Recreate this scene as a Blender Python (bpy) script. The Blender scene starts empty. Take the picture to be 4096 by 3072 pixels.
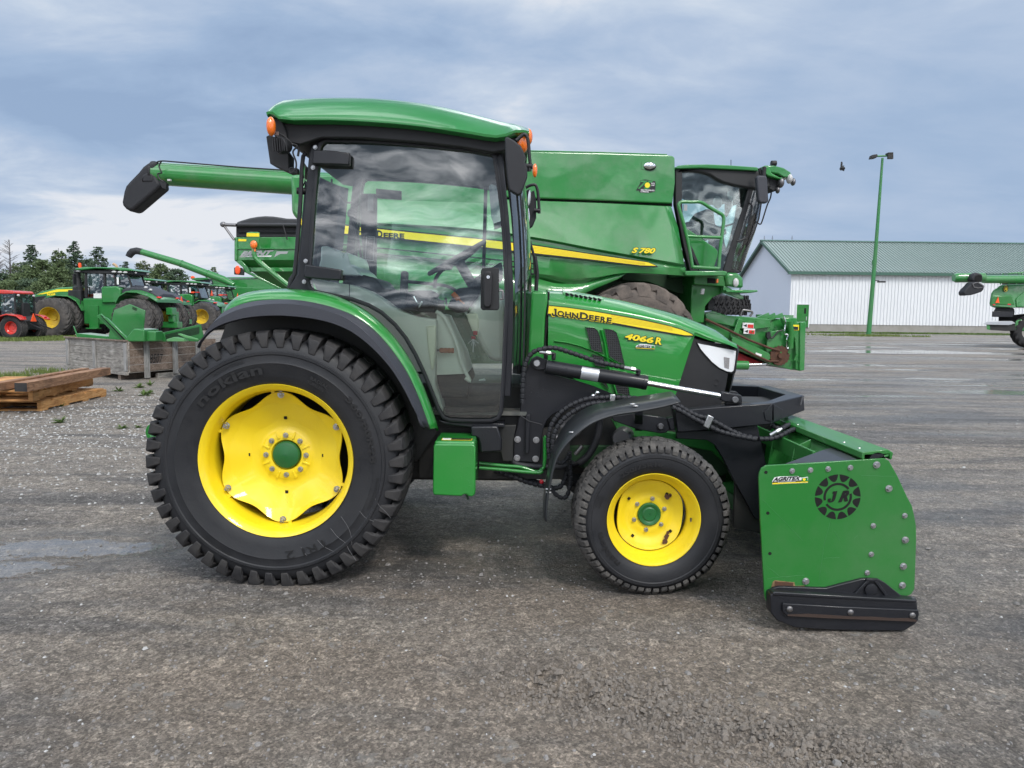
import bpy, bmesh, math, random
from mathutils import Vector, Matrix, noise
R = math.radians
PI = math.pi
rnd = random.Random(11)
S = bpy.context.scene
COL = S.collection
# ------------------------------------------------------------------ camera
FPX = 2957.0; CX = 2048.0; CY = 1536.0; CAMH = 1.33; PITCH = R(5.33); ROLL = 0.0115
FW = Vector((0, math.cos(PITCH), -math.sin(PITCH)))
U0 = Vector((0, math.sin(PITCH), math.cos(PITCH)))
R0 = Vector((1, 0, 0))
RT = R0*math.cos(ROLL) + U0*math.sin(ROLL)
UP = U0*math.cos(ROLL) - R0*math.sin(ROLL)
CAM = Vector((0, 0, CAMH))
cd = bpy.data.cameras.new('camera'); cam = bpy.data.objects.new('camera', cd); COL.objects.link(cam)
cd.sensor_width = 36; cd.lens = FPX/4096*36; cd.clip_start = 0.05; cd.clip_end = 2000
M3 = Matrix((RT, UP, -FW)).transposed()
cam.matrix_world = Matrix.Translation(CAM) @ M3.to_4x4()
S.camera = cam

def ray(p):
    return (FW*FPX + RT*(p[0]-CX) - UP*(p[1]-CY)) / FPX
def P(p, Y, k=0.0):
    """point of the upright plane y = Y + k*x seen at source pixel p"""
    d = ray(p); t = Y/(d.y - k*d.x); return CAM + d*t
def G(p, z=0.0):
    d = ray(p); t = (z-CAMH)/d.z; return CAM + d*t
def crop(ox, oy, s):
    return lambda x, y: (ox + x*s, oy + y*s)
k1 = crop(1000, 350, .5726); k2 = crop(1150, 1050, .54245); k3 = crop(550, 1150, .7533)
k4 = crop(1950, 1100, .51234); k5 = crop(2150, 1400, .63291); k6 = crop(2900, 1500, .66323)
k7 = crop(2050, 550, .60269); kd1 = crop(0, 900, .48232); kd2 = crop(2900, 900, .54069)
kd3 = crop(0, 950, .2713); kd4 = crop(400, 600, .38427); kd5 = crop(450, 1000, .27125)
kd6 = crop(3700, 1000, .27123); kd7 = crop(2600, 600, .33159); ke1 = crop(0, 1200, .45208)
ke2 = crop(1700, 1650, .36166); ke3 = crop(3000, 1150, .57262); kk = crop(0, 0, 1.85172)
def T(k, pts, Y, kk_=0.0):
    return [P(k(*p), Y, kk_) for p in pts]
def flat(pts, Y):
    return [Vector((p.x, Y, p.z)) for p in pts]

# ------------------------------------------------------------------ mesh builder
def smooth_path(pts, n=6, closed=False):
    pts = [Vector(p) for p in pts]; out = []; m = len(pts)
    rng = range(m if closed else m-1)
    for i in rng:
        if closed:
            a, b, c, d = pts[(i-1) % m], pts[i], pts[(i+1) % m], pts[(i+2) % m]
        else:
            b, c = pts[i], pts[i+1]
            a = pts[i-1] if i > 0 else b*2-c
            d = pts[i+2] if i+2 < m else c*2-b
        for j in range(n):
            t = j/n
            out.append(.5*((2*b)+(c-a)*t+(2*a-5*b+4*c-d)*t*t+(3*b-a-3*c+d)*t**3))
    if not closed: out.append(pts[-1])
    return out
def frame(d, up=Vector((0, 0, 1))):
    d = d.normalized()
    if abs(d.dot(up)) > .97: up = Vector((0, 1, 0)) if abs(d.y) < .9 else Vector((1, 0, 0))
    a = d.cross(up).normalized(); b = a.cross(d).normalized()
    return a, b
class MB:
    def __init__(s): s.v = []; s.f = []; s.flat = set()
    def add(s, vs, fs, flat=False):
        n = len(s.v); s.v += [Vector(v) for v in vs]
        for f in fs:
            if flat: s.flat.add(len(s.f))
            s.f.append([i+n for i in f])
        return s
    def join(s, o): return s.add(o.v, o.f)
    def prism(s, pts, vec):
        pts = [Vector(p) for p in pts]; vec = Vector(vec); n = len(pts)
        s.add(pts+[p+vec for p in pts], [list(range(n)), list(range(2*n-1, n-1, -1))]+[[i, (i+1) % n, n+(i+1) % n, n+i] for i in range(n)])
        return s
    def ring(s, inn, out, vec):
        vec = Vector(vec); n = len(inn)
        vs = [Vector(p) for p in inn]+[Vector(p) for p in out]+[Vector(p)+vec for p in inn]+[Vector(p)+vec for p in out]
        fs = []
        for i in range(n):
            j = (i+1) % n
            fs += [[i, j, n+j, n+i], [2*n+i, 3*n+i, 3*n+j, 2*n+j], [i, 2*n+i, 2*n+j, j], [n+i, n+j, 3*n+j, 3*n+i]]
        return s.add(vs, fs)
    def box(s, x0, x1, y0, y1, z0, z1):
        return s.prism([(x0, y0, z0), (x1, y0, z0), (x1, y1, z0), (x0, y1, z0)], (0, 0, z1-z0))
    def beam(s, a, b, w, h, up=Vector((0, 0, 1))):
        a = Vector(a); b = Vector(b); u, v = frame(b-a, up)
        r = [a+u*w/2+v*h/2, a-u*w/2+v*h/2, a-u*w/2-v*h/2, a+u*w/2-v*h/2]
        return s.prism(r, b-a)
    def tube(s, path, r, n=10, cap=True):
        path = [Vector(p) for p in path]; m = len(path); vs = []; u = None
        for i, p in enumerate(path):
            d = (path[min(i+1, m-1)]-path[max(i-1, 0)])
            if d.length < 1e-9: d = Vector((0, 0, 1))
            d.normalize()
            if u is None: u, w = frame(d)
            else:
                u = (u-d*u.dot(d))
                if u.length < 1e-6: u, w = frame(d)
                u.normalize()
            w = d.cross(u)
            rr = r(i/(m-1)) if callable(r) else (r[i] if isinstance(r, (list, tuple)) else r)
            vs += [p+(u*math.cos(2*PI*k/n)+w*math.sin(2*PI*k/n))*rr for k in range(n)]
        fs = [[i*n+k, i*n+(k+1) % n, (i+1)*n+(k+1) % n, (i+1)*n+k] for i in range(m-1) for k in range(n)]
        if cap: fs += [list(range(n-1, -1, -1)), [(m-1)*n+k for k in range(n)]]
        return s.add(vs, fs)
    def lathe(s, c, prof, n=48, axis=Vector((0, 1, 0)), fn=None, closed=False):
        """prof: (radius, offset along axis); fn(r, t, k) may return another radius"""
        c = Vector(c); axis = Vector(axis).normalized(); a, b = frame(axis)
        if abs(axis.y) > .99: a, b = Vector((1, 0, 0)), Vector((0, 0, 1))
        vs = []
        for k, (r, h) in enumerate(prof):
            for i in range(n):
                t = 2*PI*i/n; rr = fn(r, t, k) if fn else r
                vs.append(c+axis*h+(a*math.cos(t)+b*math.sin(t))*rr)
        m = len(prof)
        fs = [[k*n+i, k*n+(i+1) % n, (k+1)*n+(i+1) % n, (k+1)*n+i] for k in range(m-1) for i in range(n)]
        if closed: fs += [[(m-1)*n+i, (m-1)*n+(i+1) % n, (i+1) % n, i] for i in range(n)]
        else:
            if prof[0][0] > 0: fs.append(list(range(n)))
            if prof[-1][0] > 0: fs.append([(m-1)*n+i for i in range(n)][::-1])
        return s.add(vs, fs)
    def loft(s, rings, closed=True, cap=True):
        n = len(rings[0]); m = len(rings); vs = [p for r in rings for p in r]
        q = n if closed else n-1
        fs = [[k*n+i, k*n+(i+1) % n, (k+1)*n+(i+1) % n, (k+1)*n+i] for k in range(m-1) for i in range(q)]
        if cap and closed: fs += [list(range(n))[::-1], [(m-1)*n+i for i in range(n)]]
        return s.add(vs, fs)
    def ell(s, c, rx, ry, rz, n=16, m=10):
        c = Vector(c)
        vs = [c+Vector((rx*math.sin(PI*j/m)*math.cos(2*PI*i/n), ry*math.sin(PI*j/m)*math.sin(2*PI*i/n), rz*math.cos(PI*j/m))) for j in range(1, m) for i in range(n)]
        fs = [[j*n+i, j*n+(i+1) % n, (j+1)*n+(i+1) % n, (j+1)*n+i] for j in range(m-2) for i in range(n)]
        vs += [c+Vector((0, 0, rz)), c-Vector((0, 0, rz))]; a = len(vs)-2
        fs += [[a, (i+1) % n, i] for i in range(n)]+[[a+1, (m-2)*n+i, (m-2)*n+(i+1) % n] for i in range(n)]
        return s.add(vs, fs)
    def bolt(s, c, r, axis=Vector((0, -1, 0)), h=None, washer=True):
        h = h or r*.8; c = Vector(c)
        if washer: s.lathe(c, [(0, r*.2), (r*1.3, r*.2), (r*1.3, 0)], 14, axis)
        s.lathe(c+Vector(axis)*r*.2, [(0, h), (r*.85, h), (r, h*.75), (r, 0)], 6, axis)
        return s
MATS = {}
ROOTM = {}
def link(name, v, f, m, root, bevel, angle, local, seg=2, solid=0):
    me = bpy.data.meshes.new(name)
    if root is not None and not local and root.name in ROOTM:
        inv = ROOTM[root.name].inverted(); v = [inv @ p for p in v]
    me.from_pydata([tuple(p) for p in v], [], f); me.validate()
    bm = bmesh.new(); bm.from_mesh(me)
    bmesh.ops.recalc_face_normals(bm, faces=bm.faces)
    bm.to_mesh(me); bm.free()
    if angle > 0:
        me.polygons.foreach_set('use_smooth', [True]*len(me.polygons)); me.set_sharp_from_angle(angle=R(angle))
    if m is not None: me.materials.append(MATS[m] if isinstance(m, str) else m)
    o = bpy.data.objects.new(name, me); COL.objects.link(o)
    if solid:
        q = o.modifiers.new('solid', 'SOLIDIFY'); q.thickness = solid; q.offset = 0
    if bevel:
        b = o.modifiers.new('bevel', 'BEVEL'); b.width = bevel; b.segments = seg; b.limit_method = 'ANGLE'; b.angle_limit = R(35)
        b.harden_normals = False
    return o
def part(name, mb, m, parent, bevel=0, angle=40, label=None, local=False, seg=2, solid=0):
    o = link(name, mb.v, mb.f, m, parent, bevel, angle, local, seg, solid)
    while parent is not None and parent.parent is not None and parent.parent.parent is not None: parent = parent.parent
    if parent is not None:
        o.parent = parent
        if parent.name in ROOTM: ROOTM[o.name] = ROOTM[parent.name]
    if label: o['label'] = label
    return o
def tag(o, label, cat, group=None, kind=None):
    if label: o['label'] = label
    if cat: o['category'] = cat
    if group: o['group'] = group
    if kind: o['kind'] = kind
    return o
def thing(name, label, cat, loc=(0, 0, 0), rotz=0, group=None):
    o = bpy.data.objects.new(name, None); COL.objects.link(o); o.empty_display_size = .2
    o.location = loc; o.rotation_euler = (0, 0, rotz)
    ROOTM[o.name] = Matrix.Translation(Vector(loc)) @ Matrix.Rotation(rotz, 4, 'Z')
    return tag(o, label, cat, group)
def copy_tree(o, parent=None):
    c = o.copy(); COL.objects.link(c); c.parent = parent
    for ch in list(o.children): copy_tree(ch, c)
    return c
# ------------------------------------------------------------------ lettering
_tc = {}
def text_raw(body, bold=0.0, shear=0.0, space=1.0, res=3):
    key = (body, bold, shear, space)
    if key in _tc: return _tc[key]
    if body == 'J':
        e = bold*.9
        g = [(.52-e, 1+e*.0), (1, 1), (1, .34), (.95, .16), (.82, .04), (.62, 0), (.36, 0), (.15, .05), (.03, .18), (0, .38), (.30+e, .38), (.33+e, .28-e), (.42, .21-e), (.52, .20-e), (.62-e, .25-e), (.66-e, .36), (.66-e, .80), (.52-e, .80)]
        g = [((x+shear*y*.7)/(1+shear*.7), y) for x, y in g]
        _tc[key] = (g, [list(range(len(g)))]); return _tc[key]
    cu = bpy.data.curves.new('t', 'FONT'); cu.body = body; cu.offset = bold; cu.shear = shear; cu.space_character = space
    cu.resolution_u = res; cu.extrude = 0; cu.fill_mode = 'BOTH'
    o = bpy.data.objects.new('t', cu); COL.objects.link(o)
    dg = bpy.context.evaluated_depsgraph_get(); me = o.evaluated_get(dg).to_mesh()
    v = [w.co.copy() for w in me.vertices]; f = [list(p.vertices) for p in me.polygons]
    o.evaluated_get(dg).to_mesh_clear(); bpy.data.objects.remove(o); bpy.data.curves.remove(cu)
    x0 = min(p.x for p in v); x1 = max(p.x for p in v); y0 = min(p.y for p in v); y1 = max(p.y for p in v)
    v = [((p.x-x0)/(x1-x0), (p.y-y0)/(y1-y0)) for p in v]
    _tc[key] = (v, f); return _tc[key]
def text_quad(body, bl, br, tl, bold=0.0, shear=0.0, space=1.0, out=Vector((0, -.001, 0)), res=3):
    """flat lettering filling the parallelogram with corners bl, br, tl, pushed out by `out`"""
    v, f = text_raw(body, bold, shear, space, res); m = MB()
    bl = Vector(bl); ex = Vector(br)-bl; ey = Vector(tl)-bl
    m.add([bl+ex*a+ey*b+Vector(out) for a, b in v], f); return m
def text_arc(body, c, r, a0, a1, h, y, bold=0.02, flip=False, res=3, sag=0.0):
    """lettering bent round centre c in the xz plane from angle a0 to a1 (degrees, clockwise as read)"""
    v, f = text_raw(body, bold, 0, 1.05, res); m = MB(); vs = []
    for a, b in v:
        t = R(a0+(a1-a0)*a); q = r+(b*h if not flip else -b*h)
        vs.append(Vector((c[0]+q*math.cos(t), y+sag*abs(b-.5), c[2]+q*math.sin(t))))
    m.add(vs, f); return m
# ------------------------------------------------------------------ materials
class NT:
    def __init__(s, name):
        s.m = bpy.data.materials.new(name); s.m.use_nodes = True; s.t = s.m.node_tree; s.t.nodes.clear()
        s.out = s.n('ShaderNodeOutputMaterial'); MATS[name] = s.m
        s.co = s.n('ShaderNodeTexCoord').outputs['Object']
    def n(s, kind, **kw):
        o = s.t.nodes.new(kind)
        for k, v in kw.items(): setattr(o, k, v)
        return o
    def set(s, node, **kw):
        for k, v in kw.items():
            k = k.replace('_', ' ')
            if hasattr(v, 'is_linked') or hasattr(v, 'links'): s.t.links.new(v, node.inputs[k])
            else: node.inputs[k].default_value = v
        return node
    def L(s, a, b): s.t.links.new(a, b)
    def map(s, scale=(1, 1, 1), rot=(0, 0, 0), loc=(0, 0, 0), co=None):
        n = s.n('ShaderNodeMapping'); s.L(co or s.co, n.inputs[0]); n.inputs['Scale'].default_value = scale; n.inputs['Rotation'].default_value = rot; n.inputs['Location'].default_value = loc
        return n.outputs[0]
    def noise(s, scale, detail=4, rough=.55, co=None, dist=0.0):
        n = s.n('ShaderNodeTexNoise'); s.L(co or s.co, n.inputs['Vector'])
        n.inputs['Scale'].default_value = scale; n.inputs['Detail'].default_value = detail; n.inputs['Roughness'].default_value = rough; n.inputs['Distortion'].default_value = dist
        return n.outputs['Fac']
    def vor(s, scale, feature='F1', out='Distance', co=None, rand=1.0):
        n = s.n('ShaderNodeTexVoronoi'); n.feature = feature; s.L(co or s.co, n.inputs['Vector']); n.inputs['Scale'].default_value = scale
        n.inputs['Randomness'].default_value = rand
        return n.outputs[out]
    def ramp(s, fac, stops, interp='LINEAR'):
        n = s.n('ShaderNodeValToRGB'); s.L(fac, n.inputs[0]); e = n.color_ramp.elements; n.color_ramp.interpolation = interp
        while len(e) > 1: e.remove(e[-1])
        for i, (p, c) in enumerate(stops):
            q = e[0] if i == 0 else e.new(p)
            q.position = p
            c = (c, c, c) if isinstance(c, (int, float)) else c
            q.color = (*c, 1)
        return n.outputs[0]
    def mix(s, fac, a, b, mode='MIX'):
        n = s.n('ShaderNodeMix'); n.data_type = 'RGBA'; n.blend_type = mode; n.clamp_factor = True
        for i, x in ((0, fac), (6, a), (7, b)):
            if hasattr(x, 'links'): s.L(x, n.inputs[i])
            elif i == 0: n.inputs[0].default_value = x
            else: n.inputs[i].default_value = (*x, 1)
        return n.outputs[2]
    def math(s, op, a, b=0.0, clamp=False):
        n = s.n('ShaderNodeMath'); n.operation = op; n.use_clamp = clamp
        for i, x in ((0, a), (1, b)):
            if hasattr(x, 'links'): s.L(x, n.inputs[i])
            else: n.inputs[i].default_value = x
        return n.outputs[0]
    def bump(s, h, strength=.3, dist=.01, nrm=None):
        n = s.n('ShaderNodeBump'); s.L(h, n.inputs['Height']); n.inputs['Strength'].default_value = strength; n.inputs['Distance'].default_value = dist
        if nrm is not None: s.L(nrm, n.inputs['Normal'])
        return n.outputs[0]
    def bsdf(s, col, rough=.5, metal=0., coat=0., nrm=None, spec=.5, coat_rough=.05):
        b = s.n('ShaderNodeBsdfPrincipled')
        for k, v in (('Base Color', col), ('Roughness', rough), ('Metallic', metal), ('Coat Weight', coat), ('Specular IOR Level', spec), ('Coat Roughness', coat_rough)):
            if hasattr(v, 'links'): s.L(v, b.inputs[k])
            elif k == 'Base Color': b.inputs[k].default_value = (*v, 1)
            else: b.inputs[k].default_value = v
        if nrm is not None: s.L(nrm, b.inputs['Normal']); s.L(nrm, b.inputs['Coat Normal'])
        s.L(b.outputs[0], s.out.inputs[0]); return b

def simple(name, col, rough=.5, metal=0., coat=0., var=.12, vs=6., bump=0., bs=60., spec=.5, dirt=0., dirtcol=(.16, .14, .12), emit=None, dirtscale=3.):
    m = NT(name)
    a = tuple(c*(1-var) for c in col); b = tuple(min(1, c*(1+var)) for c in col)
    c = m.mix(m.noise(vs, 3), a, b)
    if dirt:
        d = m.ramp(m.noise(dirtscale, 9, .7), [(.5-dirt*.25, 0.), (.78-dirt*.2, 1.)])
        c = m.mix(m.math('MULTIPLY', d, min(1., dirt)), c, dirtcol)
    nr = m.bump(m.noise(bs, 4), bump, .002) if bump else None
    r = m.math('ADD', rough-.04, m.math('MULTIPLY', m.noise(vs*2.3, 4), .1)) 
    x = m.bsdf(c, r, metal, coat, nr, spec)
    if emit: x.inputs['Emission Color'].default_value = (*emit[0], 1); x.inputs['Emission Strength'].default_value = emit[1]
    return m
def paint(name, col, coat=.9, drops=True, rough=.35, dust=.15, wav=.0):
    """glossy machine paint, wet from rain: droplets and a light film of dust"""
    m = NT(name)
    c = m.mix(m.noise(3, 4), tuple(x*.93 for x in col), tuple(min(1, x*1.07) for x in col))
    d = m.ramp(m.noise(2.2, 9, .68), [(.42, 0.), (.75, 1.)])
    c = m.mix(m.math('MULTIPLY', d, dust), c, (.2, .2, .18))
    h = m.noise(1.3, 2)
    nr = m.bump(h, .12, .02) if wav == 0 else m.bump(h, wav, .03)
    if drops:
        v = m.vor(75, co=m.map((1, 1, 1)))
        keep = m.ramp(m.noise(4.5, 3), [(.52, 0.), (.66, 1.)])
        v2 = m.math('MULTIPLY', m.ramp(v, [(.0, 1.), (.16, .9), (.26, 0.)]), keep)
        nr = m.bump(v2, .5, .0022, nr)
    m.bsdf(c, rough, 0., coat, nr, .4, .04)
    return m
GREEN = (.012, .215, .026)
paint('paint_green', GREEN, dust=.12)
paint('paint_green_roof', (.016, .19, .038), dust=.1, drops=False)
paint('paint_green_dull', (.012, .165, .021), coat=.3, drops=False, rough=.45, dust=.2)
paint('paint_green_far', (.02, .185, .038), coat=.6, drops=False, dust=.15)
paint('paint_combine', (.016, .20, .034), coat=1., drops=False, rough=.32, dust=.3, wav=.25)
simple('hub_green', (.010, .12, .03), .45, bump=.1, bs=20, dirt=.3, dirtcol=(.03, .05, .03), dirtscale=30)
simple('green_dark', (.008, .055, .014), .6, dirt=.4, dirtcol=(.04, .04, .035))
paint('paint_yellow', (.86, .64, .012), coat=.45, drops=True, rough=.42, dust=.13)
paint('paint_yellow_far', (.62, .43, .02), coat=.2, drops=False, rough=.5, dust=.35)
paint('paint_red', (.55, .03, .02), coat=.4, drops=False, dust=.15)
simple('decal_yellow', (.86, .68, .02), .4, var=.04)
simple('decal_black', (.012, .012, .014), .4)
simple('decal_white', (.75, .76, .76), .45, var=.04)
simple('decal_grey', (.35, .36, .37), .4, var=.04)
simple('decal_red', (.6, .03, .02), .4)
paint('black_steel', (.007, .008, .012), coat=.2, drops=True, rough=.48, dust=.03)
simple('black_plastic', (.008, .008, .010), .55, bump=.15, bs=400, dirt=.15, dirtcol=(.05, .05, .055))
simple('black_soft', (.013, .014, .018), .62, bump=.2, bs=300)
simple('grey_plastic', (.036, .039, .05), .55, bump=.25, bs=500, dirt=.25, dirtcol=(.02, .022, .03), dirtscale=5)
simple('void_black', (.004, .004, .004), .9)
simple('chassis', (.014, .016, .016), .55, dirt=.6, dirtcol=(.035, .03, .026), bump=.3, bs=60)
simple('mud_flap', (.022, .025, .028), .33, var=.2, dirt=.2, dirtcol=(.06, .06, .06))
simple('chrome', (.75, .76, .78), .12, 1.)
simple('zinc', (.52, .52, .53), .34, 1., var=.2, vs=30)
simple('dull_steel', (.22, .22, .23), .45, .9, dirt=.5, dirtcol=(.1, .08, .06))
simple('silver_label', (.5, .52, .55), .35, .6)
simple('beige_trim', (.72, .74, .66), .6, var=.05)
simple('beige_light', (.78, .78, .62), .6, var=.05)
simple('floor_mat', (.06, .07, .065), .6, dirt=.7, dirtcol=(.2, .19, .17), dirtscale=8)
simple('cab_trim', (.016, .017, .019), .6)
simple('orange_grip', (.62, .16, .03), .45)
simple('orange_brown', (.36, .12, .05), .5)
simple('key_red', (.4, .01, .02), .4)
simple('rust', (.10, .04, .02), .8, dirt=.6, dirtcol=(.03, .02, .015), bump=.5, bs=120, dirtscale=12)
simple('chipped_edge', (.35, .24, .10), .75, dirt=.8, dirtcol=(.06, .035, .02), dirtscale=14)
simple('lamp_glass', (.80, .82, .84), .22, .15, coat=1., bump=.5, bs=45)
simple('lamp_far', (.5, .5, .5), .3)
simple('smv_orange', (.95, .10, .02), .5, var=.03)
simple('amber_lens', (.85, .17, .01), .18, coat=1., bump=.7, bs=90)
simple('red_lens', (.7, .02, .02), .25)
simple('concrete', (.30, .29, .27), .85, dirt=.5, dirtcol=(.16, .16, .13), bump=.5, bs=30, dirtscale=1.5)
simple('pole_green', (.03, .20, .06), .5, dirt=.4, dirtcol=(.12, .16, .08), dirtscale=1.5)
simple('trim_green', (.05, .12, .09), .5)
simple('tarp', (.03, .032, .035), .45, bump=.4, bs=6)
simple('bark', (.05, .045, .04), .9, bump=.5, bs=20)
simple('bark_grey', (.12, .11, .105), .9)
simple('plastic_wrap', (.62, .66, .68), .3, coat=.5, bump=1.0, bs=14)

def tyre(name, col, dust, dcol, ds=4., rough=.55):
    m = NT(name)
    c = m.mix(m.noise(5, 4), tuple(x*.8 for x in col), tuple(x*1.25 for x in col))
    d = m.ramp(m.noise(ds, 10, .72), [(.38, 0.), (.7, 1.)])
    c = m.mix(m.math('MULTIPLY', d, dust), c, dcol)
    h = m.noise(70, 5, .6)
    m.bsdf(c, m.math('ADD', rough, m.math('MULTIPLY', d, .25)), nrm=m.bump(h, .3, .003), spec=.45)
tyre('tyre_wall', (.010, .011, .014), .4, (.038, .038, .04), 6, .5)
tyre('tyre_tread', (.012, .012, .014), .55, (.07, .066, .062), 9, .62)
tyre('tyre_mud', (.03, .029, .029), 1., (.13, .122, .112), 14, .8)
tyre('tyre_far', (.04, .039, .039), 1., (.125, .113, .104), 3, .85)
tyre('tyre_big', (.06, .052, .047), 1., (.20, .165, .14), 2.5, .85)
tyre('tyre_dark', (.016, .016, .018), .4, (.05, .048, .045), 3, .7)
simple('tyre_text', (.008, .008, .009), .6)

# perforated grille: black hexagonal mesh
def grille():
    m = NT('grille_mesh')
    v = m.vor(1, 'DISTANCE_TO_EDGE', co=m.map((85, 85, 85)), rand=0.)
    h = m.ramp(v, [(.16, 1.), (.24, 0.)])
    c = m.mix(h, (.002, .002, .002), (.03, .031, .034))
    m.bsdf(c, .45, nrm=m.bump(h, .8, .004))
grille()
simple('grille_dark', (.010, .010, .012), .55, bump=.6, bs=450, dirt=.2, dirtcol=(.03, .03, .03))

# glass: a thin tinted sheet, reflecting by its angle
def glass(name, tint, base=.10, gloss=1.0, wav=.25, ws=1.4):
    m = NT(name)
    tr = m.n('ShaderNodeBsdfTransparent'); tr.inputs[0].default_value = (*tint, 1)
    gl = m.n('ShaderNodeBsdfGlossy'); gl.inputs['Roughness'].default_value = .015; gl.inputs['Color'].default_value = (gloss, gloss, gloss, 1)
    nr = m.bump(m.noise(ws, 2), wav, .05); m.L(nr, gl.inputs['Normal'])
    fr = m.n('ShaderNodeFresnel'); fr.inputs['IOR'].default_value = 1.52
    fac = m.math('ADD', m.math('MULTIPLY', fr.outputs[0], 1.3), base, True)
    mx = m.n('ShaderNodeMixShader'); m.L(fac, mx.inputs[0]); m.L(tr.outputs[0], mx.inputs[1]); m.L(gl.outputs[0], mx.inputs[2]); m.L(mx.outputs[0], m.out.inputs[0])
glass('glass_green', (.90, 1., .95), .07, wav=.12)
glass('glass_clear', (.90, .98, .95), .03, wav=.15)
glass('glass_far', (.35, .48, .46), .15)
glass('glass_smoke', (.10, .22, .18), .12)

# weathered boards
def wood(name, c0, c1, c2, dirs=(1, 1, 12), rough=.8, sc=3.):
    m = NT(name)
    w = m.noise(sc, 7, .65, co=m.map(dirs), dist=1.2)
    c = m.ramp(w, [(.3, c0), (.52, c1), (.72, c2)])
    st = m.ramp(m.noise(3.5, 4), [(.45, 0.), (.7, 1.)])
    c = m.mix(m.math('MULTIPLY', st, .45), c, tuple(x*.45 for x in c0))
    m.bsdf(c, rough, nrm=m.bump(w, .5, .006))
wood('wood_grey', (.11, .10, .09), (.31, .29, .262), (.48, .455, .42), (1, 1, 7))
wood('wood_grey_post', (.13, .128, .125), (.30, .295, .285), (.46, .45, .43), (9, 9, 1))
wood('wood_brown', (.10, .07, .052), (.22, .165, .13), (.33, .27, .23), (1, 6, 9))
wood('wood_timber', (.12, .06, .032), (.29, .155, .085), (.42, .26, .155), (1.5, 1.5, 9))
wood('wood_fresh', (.28, .12, .035), (.52, .27, .095), (.64, .38, .17), (1.2, 1.2, 9))

# ribbed metal sheet of the barn
def ribbed(name, col, axis_scale, rough=.4, dirt=.1):
    m = NT(name)
    c = m.mix(m.noise(.25, 5), tuple(x*.93 for x in col), col)
    m.bsdf(c, rough, 0., .2)
ribbed('barn_white', (.72, .74, .76), 1)
ribbed('barn_white_shaded', (.60, .66, .76), 1)  # same white sheet for the gable, its bluish sky-lit shade put into the colour
ribbed('barn_roof', (.20, .262, .240), 1)

# leaves
def leaf(name, a, b):
    m = NT(name)
    oi = m.n('ShaderNodeObjectInfo')
    c = m.mix(m.noise(1.6, 4, .7), a, b)
    bs = m.bsdf(c, .7, spec=.25)
    tl = m.n('ShaderNodeBsdfTranslucent'); m.L(c, tl.inputs[0])
    mx = m.n('ShaderNodeMixShader'); mx.inputs[0].default_value = .25; m.L(bs.outputs[0], mx.inputs[1]); m.L(tl.outputs[0], mx.inputs[2]); m.L(mx.outputs[0], m.out.inputs[0])
leaf('leaf_dark', (.06, .10, .065), (.12, .17, .105))
leaf('leaf_mid', (.085, .13, .06), (.17, .22, .10))
leaf('leaf_pale', (.09, .12, .06), (.16, .19, .10))
leaf('grass_green', (.10, .15, .035), (.22, .27, .09))
leaf('weed_green', (.07, .13, .03), (.16, .23, .07))

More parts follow.
